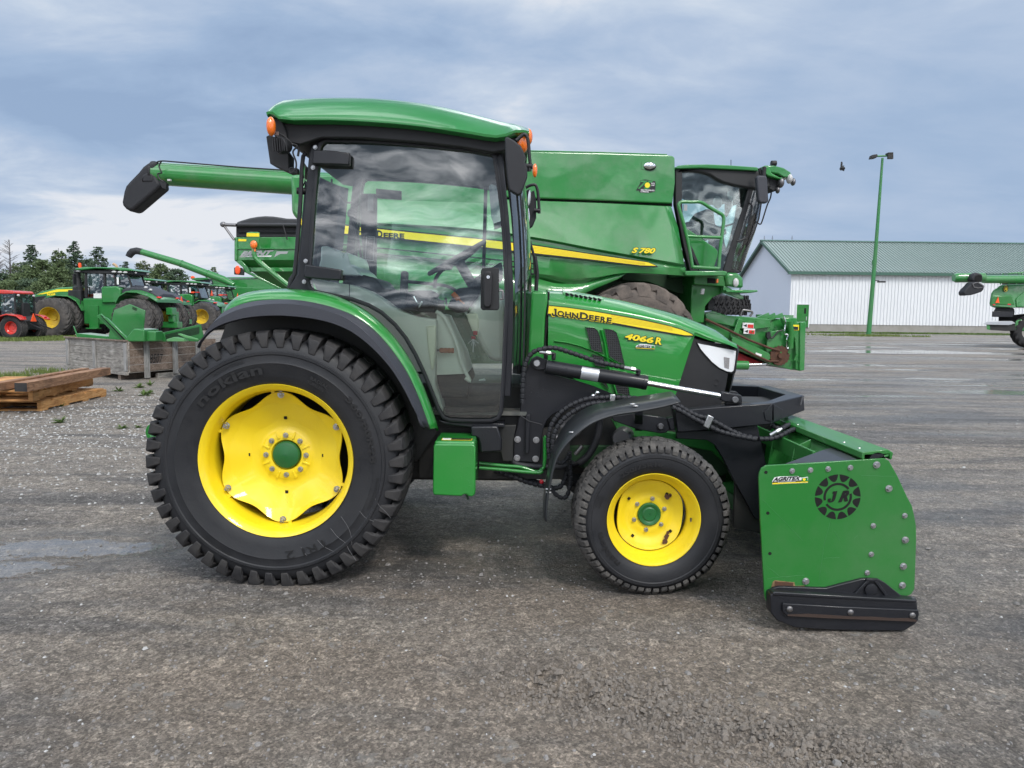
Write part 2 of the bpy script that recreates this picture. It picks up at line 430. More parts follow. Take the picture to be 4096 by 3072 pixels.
# gravel yard, wet in places
def gravel():
    m = NT('gravel')
    co = m.n('ShaderNodeNewGeometry').outputs['Position']; m.co = co
    gx = m.n('ShaderNodeSeparateXYZ'); m.L(co, gx.inputs[0])
    tr = m.noise(.8, 6, .62, co=m.map((.32, 1.9, 1)), dist=.6)
    base = m.ramp(tr, [(.30, (.115, .112, .11)), (.43, (.185, .176, .168)), (.54, (.31, .28, .245)), (.64, (.25, .232, .213)), (.8, (.19, .184, .18))])
    mid = m.ramp(m.noise(5.5, 7, .7, dist=.4), [(.34, .78), (.5, 1.), (.66, 1.15)])
    base = m.mix(1., base, mid, 'MULTIPLY')
    bw = m.math('ADD', gx.outputs[1], m.math('MULTIPLY', m.math('SUBTRACT', m.noise(1.3, 4), .5), 1.1))
    band = m.ramp(m.math('MULTIPLY', bw, .2), [(.46, 0.), (.51, .75), (.56, .6), (.61, 0.)])
    band = m.math('MULTIPLY', band, m.ramp(m.noise(3.1, 5, .7), [(.35, .35), (.6, 1.)]))
    base = m.mix(band, base, (.30, .262, .222))
    st = m.vor(48, out='Color'); st2 = m.vor(120, out='Color'); st3 = m.vor(17, out='Color')
    g1 = m.n('ShaderNodeSeparateColor'); m.L(st, g1.inputs[0]); g2 = m.n('ShaderNodeSeparateColor'); m.L(st2, g2.inputs[0]); g3 = m.n('ShaderNodeSeparateColor'); m.L(st3, g3.inputs[0])
    k1_ = m.ramp(g1.outputs[0], [(0, .72), (.6, .97), (.92, 1.18), (1., 1.5)]); k2_ = m.ramp(g2.outputs[1], [(0, .62), (.5, .95), (.85, 1.25), (1., 1.6)])
    k3_ = m.ramp(g3.outputs[0], [(0, .90), (.7, .98), (.94, 1.08), (1., 1.3)]); wx = m.math('MULTIPLY', m.math('ABSOLUTE', m.math('SUBTRACT', gx.outputs[0], .35)), .1); wy = m.math('MULTIPLY', m.math('ABSOLUTE', m.math('SUBTRACT', gx.outputs[1], 2.5)), .1); wz = m.math('SUBTRACT', .20, m.math('ADD', wx, wy)); warm = m.ramp(m.math('ADD', m.noise(1.7, 6, .65, co=m.map((.5, 1.5, 1), loc=(9, 4, 0))), m.math('MINIMUM', wz, .16)), [(.46, 0.), (.66, .9)]); crumb = m.ramp(m.noise(13, 8, .72), [(.36, .80), (.5, 1.), (.64, 1.2)]); base = m.mix(1., base, crumb, 'MULTIPLY'); base = m.mix(warm, base, m.mix(m.noise(4.5, 7, .7), (.20, .170, .140), (.36, .312, .262))); base = m.mix(1., base, k3_, 'MULTIPLY'); c = m.mix(1., base, k1_, 'MULTIPLY'); c = m.mix(1., c, k2_, 'MULTIPLY')
    fine = m.ramp(m.noise(180, 3, .8), [(.35, .7), (.65, 1.3)]); c = m.mix(1., c, fine, 'MULTIPLY')
    chip = m.ramp(g3.outputs[1], [(.955, 0.), (.965, 1.)])
    chip = m.math('MULTIPLY', chip, m.ramp(m.noise(.9, 4), [(.42, 0.), (.56, 1.)])); chip = m.math('MULTIPLY', chip, m.ramp(m.noise(30, 3), [(.45, 0.), (.55, 1.)]))
    c = m.mix(m.math('MULTIPLY', chip, .7), c, (.30, .30, .29))
    # wet ground: the far yard on the right, a low spot by the rear tyre, all dry on the road to the left
    far = m.ramp(m.math('DIVIDE', gx.outputs[1], 40.), [(.10, 0.), (.5, 1.)])
    rx = m.math('ADD', m.math('MULTIPLY', gx.outputs[0], .12), .35); rx = m.ramp(rx, [(.0, 0.), (.5, 1.)])
    wn = m.noise(.40, 6, .6, co=m.map((.36, 1., 1), loc=(3.3, 1.7, 0)), dist=.25)
    wn = m.math('ADD', wn, m.math('MULTIPLY', far, .055))
    wn = m.math('SUBTRACT', wn, m.math('MULTIPLY', m.math('SUBTRACT', 1., rx), .10))
    def spot(x, y, sx, sy, a):
        dx = m.math('MULTIPLY', m.math('SUBTRACT', gx.outputs[0], x), 1/sx); dy = m.math('MULTIPLY', m.math('SUBTRACT', gx.outputs[1], y), 1/sy)
        d = m.math('SQRT', m.math('ADD', m.math('MULTIPLY', dx, dx), m.math('MULTIPLY', dy, dy)))
        return m.math('MULTIPLY', m.math('SUBTRACT', 1., d, True), a)
    for a in ((-2.6, 4.10, 1.3, .65, .33), (-2.95, 3.38, 1.2, .55, .33), (-3.6, 5.4, 1.4, .5, .2), (3.4, 3.0, .6, .5, .2), (5.2, 8.6, 1.6, .4, .22), (2.9, 4.9, .7, .4, .14))+tuple((G(kd2(px, py)).x, G(kd2(px, py)).y, sx, sy, am) for px, py, sx, sy, am in ((820, 911, 4.5, 1.6, .27), (1010, 901, 2.6, 1.2, .25), (1440, 935, 4.5, 1.2, .27), (1180, 945, 1.5, .8, .22), (1860, 948, 4, 1., .2), (1300, 1071, 1.6, .45, .22), (780, 1045, 1.2, .4, .2), (1580, 1138, 1.1, .35, .22), (300, 1140, 3.4, .55, .2), (1800, 1188, 1.6, .3, .25), (1500, 880, 6, 1.5, .2), (1150, 1265, 2., .4, .2), (2100, 1242, 1.5, .4, .27))): wn = m.math('ADD', wn, spot(*a))
    wn = m.math('ADD', wn, m.math('MULTIPLY', m.math('SUBTRACT', m.noise(4.2, 7, .7), .5), .16))
    damp = m.ramp(wn, [(.45, 0.), (.60, 1.)]); pud = m.ramp(wn, [(.61, 0.), (.67, 1.)])
    c = m.mix(m.math('MULTIPLY', damp, .22), c, (.08, .08, .082))
    c = m.mix(m.math('MULTIPLY', pud, .55), c, (.06, .062, .06))
    ro = m.math('SUBTRACT', .88, m.math('MULTIPLY', damp, .52), True)
    ro = m.math('SUBTRACT', ro, m.math('MULTIPLY', pud, .35), True)
    h = m.math('ADD', m.math('MULTIPLY', m.noise(30, 7, .8), .9), m.math('ADD', m.math('MULTIPLY', k1_, .35), m.math('ADD', m.math('MULTIPLY', k2_, .22), m.math('MULTIPLY', k3_, .25))))
    h = m.math('MULTIPLY', h, m.math('SUBTRACT', 1., m.math('MULTIPLY', pud, .985)))
    nr = m.bump(h, 1., .042)
    c = m.mix(1., c, (1.14, 1.10, 1.06), 'MULTIPLY')
    m.bsdf(c, ro, nrm=nr, spec=.5)
gravel()
simple('rust_dark', (.04, .024, .018), .8)
simple('tyre_scuff', (.16, .16, .165), .8)
simple('clod', (.18, .158, .136), .95, var=.55, vs=20, bump=.6, bs=150)
simple('stone', (.21, .20, .19), .85, var=.5, vs=9, bump=.3, bs=80)
simple('stone_pale', (.42, .42, .41), .85, var=.3, vs=9, bump=.3, bs=80)
def water():
    m = NT('puddle_water'); m.bsdf((.06, .062, .06), .04, nrm=m.bump(m.noise(6, 2), .04, .01), spec=.6)
water()

simple('stripe_line', (.62, .42, .02), .4)
simple('scratch', (.06, .22, .08), .6)
simple('weld', (.05, .05, .055), .5, bump=.6, bs=90)
paint('paint_pale', (.10, .30, .11), coat=.2, drops=False, rough=.5, dust=.2)
# ------------------------------------------------------------------ sky and sun
SUN_EL = R(48); SUN_AZ = R(150)      # azimuth clockwise from +Y: from behind the camera, to the right
def build_world():
    w = bpy.data.worlds.new('World'); S.world = w; w.use_nodes = True; t = w.node_tree; t.nodes.clear()
    class W(NT):
        def __init__(s): s.t = t
    m = W(); tc = m.n('ShaderNodeTexCoord').outputs['Generated']; m.co = tc
    out = m.n('ShaderNodeOutputWorld'); bg = m.n('ShaderNodeBackground'); m.L(bg.outputs[0], out.inputs[0]); bg.inputs[1].default_value = .1
    sky = m.n('ShaderNodeTexSky'); sky.sky_type = 'NISHITA'; sky.sun_disc = False; sky.sun_elevation = SUN_EL; sky.sun_rotation = SUN_AZ
    sky.air_density = 1.; sky.dust_density = 1.5
    sp = m.n('ShaderNodeSeparateXYZ'); m.L(tc, sp.inputs[0])
    z = m.math('MAXIMUM', sp.outputs[2], 0.)
    d = m.math('ADD', z, .22)
    px = m.math('DIVIDE', sp.outputs[0], d); py = m.math('DIVIDE', sp.outputs[1], d)
    cv = m.n('ShaderNodeCombineXYZ'); m.L(px, cv.inputs[0]); m.L(py, cv.inputs[1]); c0 = cv.outputs[0]
    n1 = m.noise(.75, 7, .52, co=m.map((1, 1.25, 1), (0, 0, R(12)), (2.1, .35, 0), c0), dist=.25)
    n2 = m.noise(2.3, 8, .58, co=m.map((1, 1.5, 1), (0, 0, R(-20)), (5.3, 1.1, 0), c0), dist=.3)
    nn = m.math('ADD', m.math('MULTIPLY', n1, .62), m.math('MULTIPLY', n2, .44))
    # how far the sky stands to the left of the photograph, and how low
    lx = m.math('MULTIPLY', px, -.12); nn = m.math('ADD', m.math('MULTIPLY', m.math('SUBTRACT', nn, .535), 1.5), .49); nn = m.math('ADD', nn, m.math('MINIMUM', m.math('MAXIMUM', m.math('MULTIPLY', px, -.022), -.05), .03))
    uu = m.math('DIVIDE', sp.outputs[0], m.math('MAXIMUM', sp.outputs[1], .05))
    def lump(u, v, su, sv, a):
        du = m.math('MULTIPLY', m.math('SUBTRACT', uu, u), 1/su); dv = m.math('MULTIPLY', m.math('SUBTRACT', sp.outputs[2], v), 1/sv)
        e = m.math('ADD', m.math('MULTIPLY', du, du), m.math('MULTIPLY', dv, dv)); e = m.math('POWER', 2.718, m.math('MULTIPLY', e, -1.)); return m.math('MULTIPLY', e, a)
    flatr = m.ramp(m.math('ADD', uu, .5), [(.45, 0.), (.95, .6)]); flatv = m.ramp(z, [(.24, 1.), (.38, .35)])
    nn = m.math('ADD', m.math('MULTIPLY', nn, m.math('SUBTRACT', 1., m.math('MULTIPLY', flatr, flatv))), m.math('MULTIPLY', .45, m.math('MULTIPLY', flatr, flatv)))
    for a in ((-.50, .105, .22, .045, .28), (-.75, .33, .16, .05, .12), (-.22, .125, .16, .028, .17), (-.40, .05, .3, .03, .08), (-.62, .225, .2, .05, -.20), (-.30, .21, .18, .05, -.12), (-.62, .40, .22, .09, .2), (.02, .385, .3, .045, .12), (-.35, .37, .2, .05, .05), (.0, .30, .25, .05, .05), (.15, .40, .3, .05, .03), (-.13, .40, .1, .03, .06), (.45, .36, .15, .06, .06)): nn = m.math('ADD', nn, lump(*a))
    low = m.ramp(z, [(.0, .02), (.10, .0), (.2, 0.), (.45, .02)]); nn = m.math('ADD', nn, low)
    cloud = m.ramp(nn, [(.30, (2.15, 2.95, 4.3)), (.42, (2.6, 3.45, 4.8)), (.52, (3.2, 3.95, 5.15)), (.61, (4.0, 4.65, 5.6)), (.72, (5.6, 5.8, 6.2))])
    # behind the viewer and overhead: broken, brighter and darker cloud
    n3 = m.noise(1.9, 9, .6, co=m.map((1, 1, 1), (0, 0, R(35)), (7.7, 3.1, 0), c0), dist=.5)
    broken = m.ramp(n3, [(.40, (1.0, 1.3, 1.8)), (.48, (2.4, 3.0, 3.9)), (.54, (10, 10.8, 12)), (.62, (22, 22.5, 23.5))])
    back = m.ramp(sp.outputs[1], [(0., 0.), (.001, 0.)])
    bk = m.math('MULTIPLY', sp.outputs[1], -1.); bk = m.ramp(m.math('ADD', bk, .5), [(.4, 0.), (.6, 1.)])
    up = m.ramp(z, [(.42, 0.), (.68, 1.)])
    cl = m.mix(m.math('MAXIMUM', bk, up), cloud, broken)
    cl = m.mix(up, cl, m.mix(1., cl, (1.3, 1.3, 1.3), 'MULTIPLY'))
    thin = m.ramp(nn, [(.38, .93), (.5, 1.)])
    col = m.mix(thin, sky.outputs[0], cl)
    # far ground line seen below the horizon
    gr = m.ramp(m.math('ADD', sp.outputs[2], .5), [(.495, 1.), (.5, 0.)])
    col = m.mix(gr, col, (1.1, 1.1, 1.1)); m.L(col, bg.inputs[0])
build_world()
sd = bpy.data.lights.new('sun', 'SUN'); so = bpy.data.objects.new('sun', sd); COL.objects.link(so)
sd.energy = 1.7; sd.angle = R(14); sd.color = (1, .96, .9)
dv = Vector((math.sin(SUN_AZ)*math.cos(SUN_EL), math.cos(SUN_AZ)*math.cos(SUN_EL), math.sin(SUN_EL)))
so.rotation_euler = dv.to_track_quat('Z', 'Y').to_euler()
S.view_settings.view_transform = 'Standard'; S.view_settings.look = 'None'; S.view_settings.exposure = 0.5; S.view_settings.gamma = 1.0
S.render.engine = 'CYCLES'; S.cycles.max_bounces = 8; S.cycles.transparent_max_bounces = 14; S.cycles.glossy_bounces = 4; S.cycles.diffuse_bounces = 3
S.cycles.sample_clamp_indirect = 6; S.cycles.use_denoising = True
# ------------------------------------------------------------------ ground
DUG = [(.09, 2.62), (.33, 2.49), (.61, 2.34), (.88, 2.22), (1.16, 2.06)]
def dug(x, y):
    best = 9
    for (a, b), (c, d) in zip(DUG, DUG[1:]):
        t = max(0, min(1, ((x-a)*(c-a)+(y-b)*(d-b))/((c-a)**2+(d-b)**2))); best = min(best, math.hypot(x-a-(c-a)*t, y-b-(d-b)*t))
    return math.exp(-(best/.13)**2)*(.7+.6*noise.noise(Vector((x*5, y*5, 1))))
def ground_h(x, y):
    """small real relief of the yard close to the camera"""
    if y > 7.5 or y < .8 or abs(x) > 5: return 0.0
    f = min(1, (7.5-y)/2.0)*min(1, (5-abs(x))/1.0)*min(1, (y-.8)/.5)
    h = .004*noise.noise(Vector((x*1.7, y*2.4, 0)))+.004*noise.noise(Vector((x*7, y*7, 3)))+.003*noise.noise(Vector((x*21, y*21, 5)))
    # dug up strip in the lower right, ruts of tread
    w = dug(x, y)
    h += w*(.050*noise.noise(Vector((x*13, y*13, 9)))+.040*noise.noise(Vector((x*34, y*34, 2)))+.018*noise.noise(Vector((x*75, y*75, 7)))+.004)
    d2 = (y-2.38)/.12
    h -= .006*math.exp(-d2*d2)*(.6+.4*math.sin(x*34))*max(0, min(1, (x+2.2)/1.))
    for yc, wd, x0, x1, sl in ((2.78, .13, -1.5, 1.6, .06), (1.95, .14, -1.6, .3, -.05), (3.75, .22, 1.4, 4.5, .18)):
        yy = y-yc-sl*x; m_ = math.exp(-(yy/wd)**4)*max(0, min(1, (x-x0)/.4))*max(0, min(1, (x1-x)/.4))
        if m_ > .02: h += m_*(.006*math.sin((x+abs(yy)*1.1)*2*PI/.095)*(.6+.8*noise.noise(Vector((x*3, y*3, 4))))-.003)
    return f*(h-.004)
def build_ground():
    m = MB()
    def axis(pts):
        out = []
        for (a, b, st) in pts:
            n = max(1, round((b-a)/st)); out += [a+(b-a)*i/n for i in range(n)]
        out.append(pts[-1][1]); return out
    xs = axis([(-600, -100, 100), (-100, -12, 11), (-12, -4, 1.0), (-4, -2.2, .06), (-2.2, 2.7, .0165), (2.7, 4.5, .06), (4.5, 12, .75), (12, 100, 11), (100, 600, 100)])
    ys = axis([(-60, -4, 14), (-4, .8, .6), (.8, 1.4, .06), (1.4, 2.8, .0135), (2.8, 4.2, .022), (4.2, 7.6, .08), (7.6, 20, 1.2), (20, 100, 10), (100, 900, 100)])
    nx = len(xs); vs = []
    for y in ys:
        for x in xs: vs.append((x, y, ground_h(x, y)))
    fs = [[j*nx+i, j*nx+i+1, (j+1)*nx+i+1, (j+1)*nx+i] for j in range(len(ys)-1) for i in range(nx-1)]
    me = bpy.data.meshes.new('ground'); me.from_pydata(vs, [], fs); me.polygons.foreach_set('use_smooth', [True]*len(me.polygons))
    me.materials.append(MATS['gravel']); o = bpy.data.objects.new('ground', me); COL.objects.link(o); tag(o, None, None, None, 'structure')
build_ground()
def scatter_stones():
    r = random.Random(5)
    for nm, mt, lab, cnt, pale in (('gravel_stones', 'stone', 'loose grey stones scattered over the gravel yard', 10000, 0), ('pale_gravel_chips', 'stone_pale', 'pale flat gravel chips scattered over the yard and beside the pallets', 2600, 1), ('earth_clods', 'clod', 'brown clods of dug up gravel in the lower right foreground', 2600, 2)):
        m = MB()
        for i in range(cnt):
            if pale == 2:
                t = r.random()*3.999; k = int(t); t -= k; a, b = DUG[k], DUG[k+1]
                g = Vector((a[0]+(b[0]-a[0])*t+r.gauss(0, .13), a[1]+(b[1]-a[1])*t+r.gauss(0, .10), 0)); s = r.uniform(.003, .011)*(1 if r.random() < .9 else 1.7)
            elif pale and r.random() < .8:
                px = r.uniform(0, 1000) if r.random() < .8 else r.uniform(0, 1250); py = 1560+abs(r.gauss(0, 1))*170
                if px > 620+ (py-1650)*.2 and py > 1900: continue
                g = G((px, py))
                s = r.uniform(.004, .012)*(1+g.y*.07)
            else:
                y = 1.25+(r.random()**1.8)*9; x = r.uniform(-1, 1)*(1.0+y*.8); g = Vector((x, y, 0))
                s = r.uniform(.0025, .0070)*(2.1 if r.random() < .06 else 1)*(1+.10*y)
            g.z = ground_h(g.x, g.y)
            a = r.uniform(0, PI); ca, sa = math.cos(a), math.sin(a); e = r.uniform(.6, 1.); hh = s*(r.uniform(.3, .75) if pale < 2 else r.uniform(.4, 1.0))
            vs = []
            for q in range(5):
                t = 2*PI*q/5+r.uniform(-.3, .3); rr = s*r.uniform(.75, 1.1)
                vs.append(g+Vector((rr*math.cos(t)*ca-rr*e*math.sin(t)*sa, rr*math.cos(t)*sa+rr*e*math.sin(t)*ca, r.uniform(0, .3)*hh)))
            for q in range(5): vs.append(g+(vs[q]-g)*.55+Vector((0, 0, hh)))
            n = 5
            m.add(vs, [[5, 6, 7, 8, 9]]+[[q, (q+1) % 5, 5+(q+1) % 5, 5+q] for q in range(5)])
        tag(part(nm, m, mt, None, angle=30), lab, 'stones', None, 'stuff')
scatter_stones()
# ------------------------------------------------------------------ the compact tractor
YC = 4.40
def mirror(v, s=1): return Vector((v.x, 2*YC-v.y, v.z))
trac = thing('compact_tractor', 'green compact cab tractor with yellow rims and black loader frame, nearest the camera', 'tractor', (-.2, YC, 0))

def tyre_mb(c, prof, n=96):
    m = MB(); m.lathe(c, prof, n, closed=False); return m
def wheel_rear(c, s, name='rear_wheel'):
    """c = centre of the outer face, s = +1 if the outer face looks towards -Y"""
    C = Vector(c); W = thing_part(name, trac)
    ax = Vector((0, s, 0)); r = random.Random(3)
    prof = [(.368, .06), (.374, .03), (.390, .020), (.425, .010), (.470, .001), (.478, -.002), (.484, .001), (.515, .001), (.520, -.003), (.532, -.003), (.537, .004), (.560, .010), (.582, .024), (.598, .045), (.606, .10), (.609, .18)]
    prof = prof+[(a, .36-b) for a, b in prof[-2::-1]]
    m = MB().lathe(C, prof, 112, ax, closed=True)
    part('tyre', m, 'tyre_wall', W, angle=35)
    m = MB(); N = 46
    def Q(t, rr, h): return C+Vector((rr*math.cos(t), s*h, rr*math.sin(t)))
    for side in (0, 1):
        for i in range(N):
            t = 2*PI*(i+.5*side)/N; w = 2*PI/N*.405
            f = (lambda h: h) if side == 0 else (lambda h: .36-h)
            sk = r.uniform(-.06, .06)*w; wr = r.uniform(-.004, .002); R1 = .636+wr
            # block on the tread and its buttress on the shoulder
            rows = [(.004, .553, .50), (.002, .590, .62), (.012, .622, .80), (.035, R1-.001, .93), (.095, R1+.003, .98), (.172, R1+.003, .80)]
            vs = []
            for k, (h, rr, ww) in enumerate(rows):
                t0 = t+sk+k*.045*w*(1 if side == 0 else -1)*3; b = ww*w
                base = .598 if k > 1 else rr-.016
                vs += [Q(t0-b, rr, f(h)), Q(t0+b*(1.0 if k != 3 else .9), rr, f(h)), Q(t0+b*1.15, base, f(h)+0 if k > 1 else f(h+.02)), Q(t0-b*1.15, base, f(h) if k > 1 else f(h+.02))]
            fs = []
            for k in range(len(rows)-1):
                a = 4*k; b = a+4
                for q in range(4): fs.append([a+q, a+(q+1) % 4, b+(q+1) % 4, b+q])
            fs += [[0, 1, 2, 3], [20, 21, 22, 23]]
            m.add(vs, fs)
    part('tread', m, 'tyre_tread', W, angle=22, bevel=.003, seg=1)
    # ornament band and lettering
    m = MB()
    for i in range(230):
        t = 2*PI*i/230
        if 200 < math.degrees(t) % 360 < 214: continue
        a, b = t, t+.008
        m.add([Q(a, .523, -.0035), Q(a+.006, .523, -.0035), Q(a+.012, .531, -.0035), Q(a+.006, .531, -.0035)], [[0, 1, 2, 3]])
    part('sidewall_pattern', m, 'tyre_text', W, angle=0)
    if s > 0:
        y = C.y
        part('sidewall_lettering', MB().join(text_arc('nokian', C, .425, 142, 96, .050, y-.0035, .03, sag=0)).join(text_arc('360/80R28', C, .462, 42, 0, .030, y-.0045, .03))
             .join(text_arc('ROTATION', C, .497, 124, 106, .014, y-.0065, .02)).join(text_arc('ROTATION', C, .497, -8, -26, .014, y-.0065, .02)).join(text_arc('RADIAL', C, .440, 66, 54, .018, y-.0065, .02)).join(text_arc('TUBELESS', C, .420, 67, 55, .014, y-.0075, .02))
             .join(text_arc('TRI 2', C, .44, -56, -84, .04, y-.0035, .0)).join(text_arc('ROTATION', C, .497, 244, 226, .014, y-.0065, .02)), 'tyre_text', W, angle=0)
    rim = [(.345, .33), (.345, .30), (.352, .28), (.334, .24), (.331, .13), (.334, .108), (.339, .09), (.342, .07), (.345, .052), (.352, .040), (.366, .026), (.375, .020), (.3765, .026), (.374, .040), (.362, .055), (.356, .075), (.350, .10), (.34, .30)]
    part('rim', MB().lathe(C, rim, 96, ax, closed=True), 'paint_yellow', W, angle=50)
    # wavy dish
    ph = R(90)
    def wav(rr, t, k):
        if k < 7: return rr
        u = .5+.5*math.cos(6*(t-ph)); u = u**.75
        return rr*(.868+.132*u)
    dish = [(.066, .215), (.078, .196), (.118, .192), (.126, .199), (.150, .205), (.205, .190), (.266, .158), (.313, .128), (.326, .120), (.3285, .122), (.3285, .128), (.313, .136), (.15, .213), (.066, .222)]
    def wav2(rr, t, k):
        if k in (0, 1, 2, 3, 4, 5, 12, 13): return rr
        u = (.5-.5*math.cos(6*(t-ph)))**1.1; w = {6: .4, 7: .9, 8: 1, 9: 1, 10: 1, 11: 1}[k]
        return rr*(1-.13*w*u)
    d = part('disc', MB().lathe(C, dish, 144, ax, fn=wav2, closed=True), 'paint_yellow', W, angle=50)
    m = MB()
    for i in range(8):
        t = R(22.5+45*i); m.box(0, 0, 0, 0, 0, 0) if 0 else None
        a = Q(t, .090, .189); b = Q(t, .128, .1935); m.beam(a, b, .010, .006, Vector((0, 1, 0)))
    part('disc_rib', m, 'paint_yellow', d, bevel=.002)
    for i in range(8): part('wheel_nut', MB().bolt(Q(R(90+45*i), .1015, .190), .0105, -ax, .012), 'zinc', d, angle=30)
    for i in range(6):
        part('clamp_bolt', MB().bolt(Q(R(90+60*i), .314, .124), .013, -ax, .014).lathe(Q(R(90+60*i), .314, .11), [(.006, .022), (.006, 0)], 8, -ax), 'zinc', d, angle=30)
        t = R(90+60*i+5); part('lug_clip', MB().beam(Q(t, .329, .118), Q(t+.05, .329, .118), .008, .012), 'paint_yellow', d)
    m = MB()
    for i in range(4):
        q = Q(R(90*i), .190, .1885); m.box(q.x-.0075, q.x+.0075, min(q.y, q.y+.004*s), max(q.y, q.y+.004*s), q.z-.0075, q.z+.0075)
    part('square_hole', m, 'void_black', d, angle=0)
    hubp = [(0, .172), (.005, .172), (.0055, .170), (.050, .178), (.064, .184), (.069, .192), (.070, .23)]
    part('hub', MB().lathe(C, hubp, 48, ax), 'hub_green', W, angle=25)
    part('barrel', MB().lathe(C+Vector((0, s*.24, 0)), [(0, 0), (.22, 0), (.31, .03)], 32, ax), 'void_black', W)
    return W
def thing_part(name, parent):
    o = bpy.data.objects.new(name, None); COL.objects.link(o); o.empty_display_size = .1; o.parent = parent; ROOTM[o.name] = ROOTM[parent.name]; return o

def scuffs():
    m = MB()
    for pl in ([(868, 1378), (880, 1400), (900, 1425)], [(955, 1340), (985, 1372), (1020, 1392), (1062, 1410)], [(1025, 1278), (1060, 1322), (1105, 1358), (1122, 1392), (1160, 1450)], [(1080, 1215), (1112, 1262), (1132, 1310), (1138, 1366)], [(1180, 1188), (1210, 1222), (1255, 1242)], [(1262, 1122), (1285, 1160), (1318, 1192), (1345, 1225)]):
        q = smooth_path(T(k3, pl, 3.4985), 4)
        m.tube(q, .0008, 4)
    part('sidewall_scuff', m, 'tyre_scuff', trac, angle=0)
scuffs()
RC = Vector((-1.139, 3.50, .612))
wheel_rear(RC, 1)
wheel_rear(Vector((RC.x, 2*YC-3.50, .612)), -1)

def wheel_front(c, s, yaw=0.0):
    C = Vector(c); W = thing_part('front_wheel', trac); r = random.Random(8)
    ax = Vector((s*math.sin(yaw), s*math.cos(yaw), 0)); ex = Vector((math.cos(yaw), -math.sin(yaw), 0))
    def Q(t, rr, h): return C+ex*rr*math.cos(t)+Vector((0, 0, rr*math.sin(t)))+ax*h
    prof = [(.215, .05), (.222, .025), (.240, .010), (.270, .000), (.300, .000), (.304, -.003), (.318, -.002), (.325, .006), (.342, .018), (.358, .045), (.364, .09), (.365, .125)]
    prof += [(a, .25-b) for a, b in prof[-2::-1]]
    def lw(m_):
        return m_
    def lat(prof, n, fn=None, closed=False):
        m = MB(); vs = []
        for k, (a, h) in enumerate(prof):
            for i in range(n):
                t = 2*PI*i/n; vs.append(Q(t, fn(a, t, k) if fn else a, h))
        q = len(prof); fs = [[k*n+i, k*n+(i+1) % n, (k+1)*n+(i+1) % n, (k+1)*n+i] for k in range(q-1) for i in range(n)]
        if closed: fs += [[(q-1)*n+i, (q-1)*n+(i+1) % n, (i+1) % n, i] for i in range(n)]
        return m.add(vs, fs)
    part('tyre', lat(prof, 96, closed=True), 'tyre_wall', W, angle=35)
    m = MB(); N = 58
    for row, (h0, h1, rr0) in enumerate(((.002, .060, 0), (.066, .118, .5), (.126, .178, 0), (.186, .246, .5))):
        for i in range(N):
            t = 2*PI*(i+rr0+r.uniform(-.08, .08))/N; w = 2*PI/N*.36
            vs = []
            ks = [h0+(h1-h0)*q/3 for q in range(4)]
            for k, h in enumerate(ks):
                ed = min(h, .25-h); top = .378 if ed > .05 else (.372 if ed > .03 else (.362 if ed > .015 else .345))
                top += r.uniform(-.002, .0025); t0 = t+k*.2*w*(-1 if row < 2 else 1)
                bw = w*r.uniform(.85, 1.05)
                vs += [Q(t0-bw, top, h), Q(t0+bw, top, h), Q(t0+bw*1.1, top-.018, h), Q(t0-bw*1.1, top-.018, h)]
            fs = [[0, 1, 2, 3], [12, 13, 14, 15]]
            for k in range(3):
                a = 4*k; fs += [[a+q, a+(q+1) % 4, a+4+(q+1) % 4, a+4+q] for q in range(4)]
            m.add(vs, fs)
    # mud packed between the blocks
    mud = MB(); n = 260; vs = []; hs = [.02, .04, .07, .1, .13, .16, .19, .215, .232]
    for k, h in enumerate(hs):
        for i in range(n):
            t = 2*PI*i/n; ed = min(h, .25-h)
            base = .3715 if ed > .035 else .358
            q = noise.noise(Vector((math.cos(t)*16, math.sin(t)*16, h*40)))+.6*noise.noise(Vector((math.cos(t)*45, math.sin(t)*45, h*90)))
            vs.append(Q(t, base+.011*q+.001, h))
    mud.add(vs, [[k*n+i, k*n+(i+1) % n, (k+1)*n+(i+1) % n, (k+1)*n+i] for k in range(len(hs)-1) for i in range(n)])
    part('tread', m, 'tyre_mud', W, angle=25, bevel=.002, seg=1); part('caked_mud', mud, 'tyre_mud', W, angle=60)
    m = MB()
    for i in range(150):
        t = 2*PI*i/150; m.add([Q(t, .306, -.0038), Q(t+.01, .306, -.0038), Q(t+.02, .316, -.0038), Q(t+.01, .316, -.0038)], [[0, 1, 2, 3]])
    part('sidewall_pattern', m, 'tyre_text', W, angle=0)
    if s > 0:
        def ta(body, r0, a0, a1, h):
            v, f = text_raw(body, .03, 0, 1.05, 3); o = MB(); o.add([Q(R(a0+(a1-a0)*a), r0+h*b, -.0045 if r0 < .3 else -.0075) for a, b in v], f); return o
        part('sidewall_lettering', ta('250/75R16', .262, 128, 84, .022).join(ta('ROTATION', .324, 100, 86, .010)).join(ta('nokian', .255, 192, 232, .028)).join(ta('RADIAL', .285, 166, 154, .012)).join(ta('TUBELESS', .268, 167, 154, .010)), 'tyre_text', W, angle=0)
    rim = [(.214, .20), (.205, .17), (.182, .15), (.178, .10), (.183, .080), (.196, .062), (.202, .050), (.206, .040), (.214, .028), (.222, .018), (.2255, .018), (.2255, .026), (.214, .050), (.20, .075), (.198, .16)]
    part('rim', lat(rim, 80, closed=True), 'paint_yellow', W, angle=50)
    def wv(a, t, k):
        if k in (6, 7, 8):
            return a*1.045*(1-.085*max(0, math.cos(2*t+.15))**2)
        return a
    dish = [(.05, .130), (.060, .128), (.090, .124), (.100, .128), (.125, .122), (.140, .112), (.166, .104), (.168, .110), (.160, .118), (.10, .140), (.05, .142)]
    d = part('disc', lat(dish, 96, wv, True), 'paint_yellow', W, angle=50)
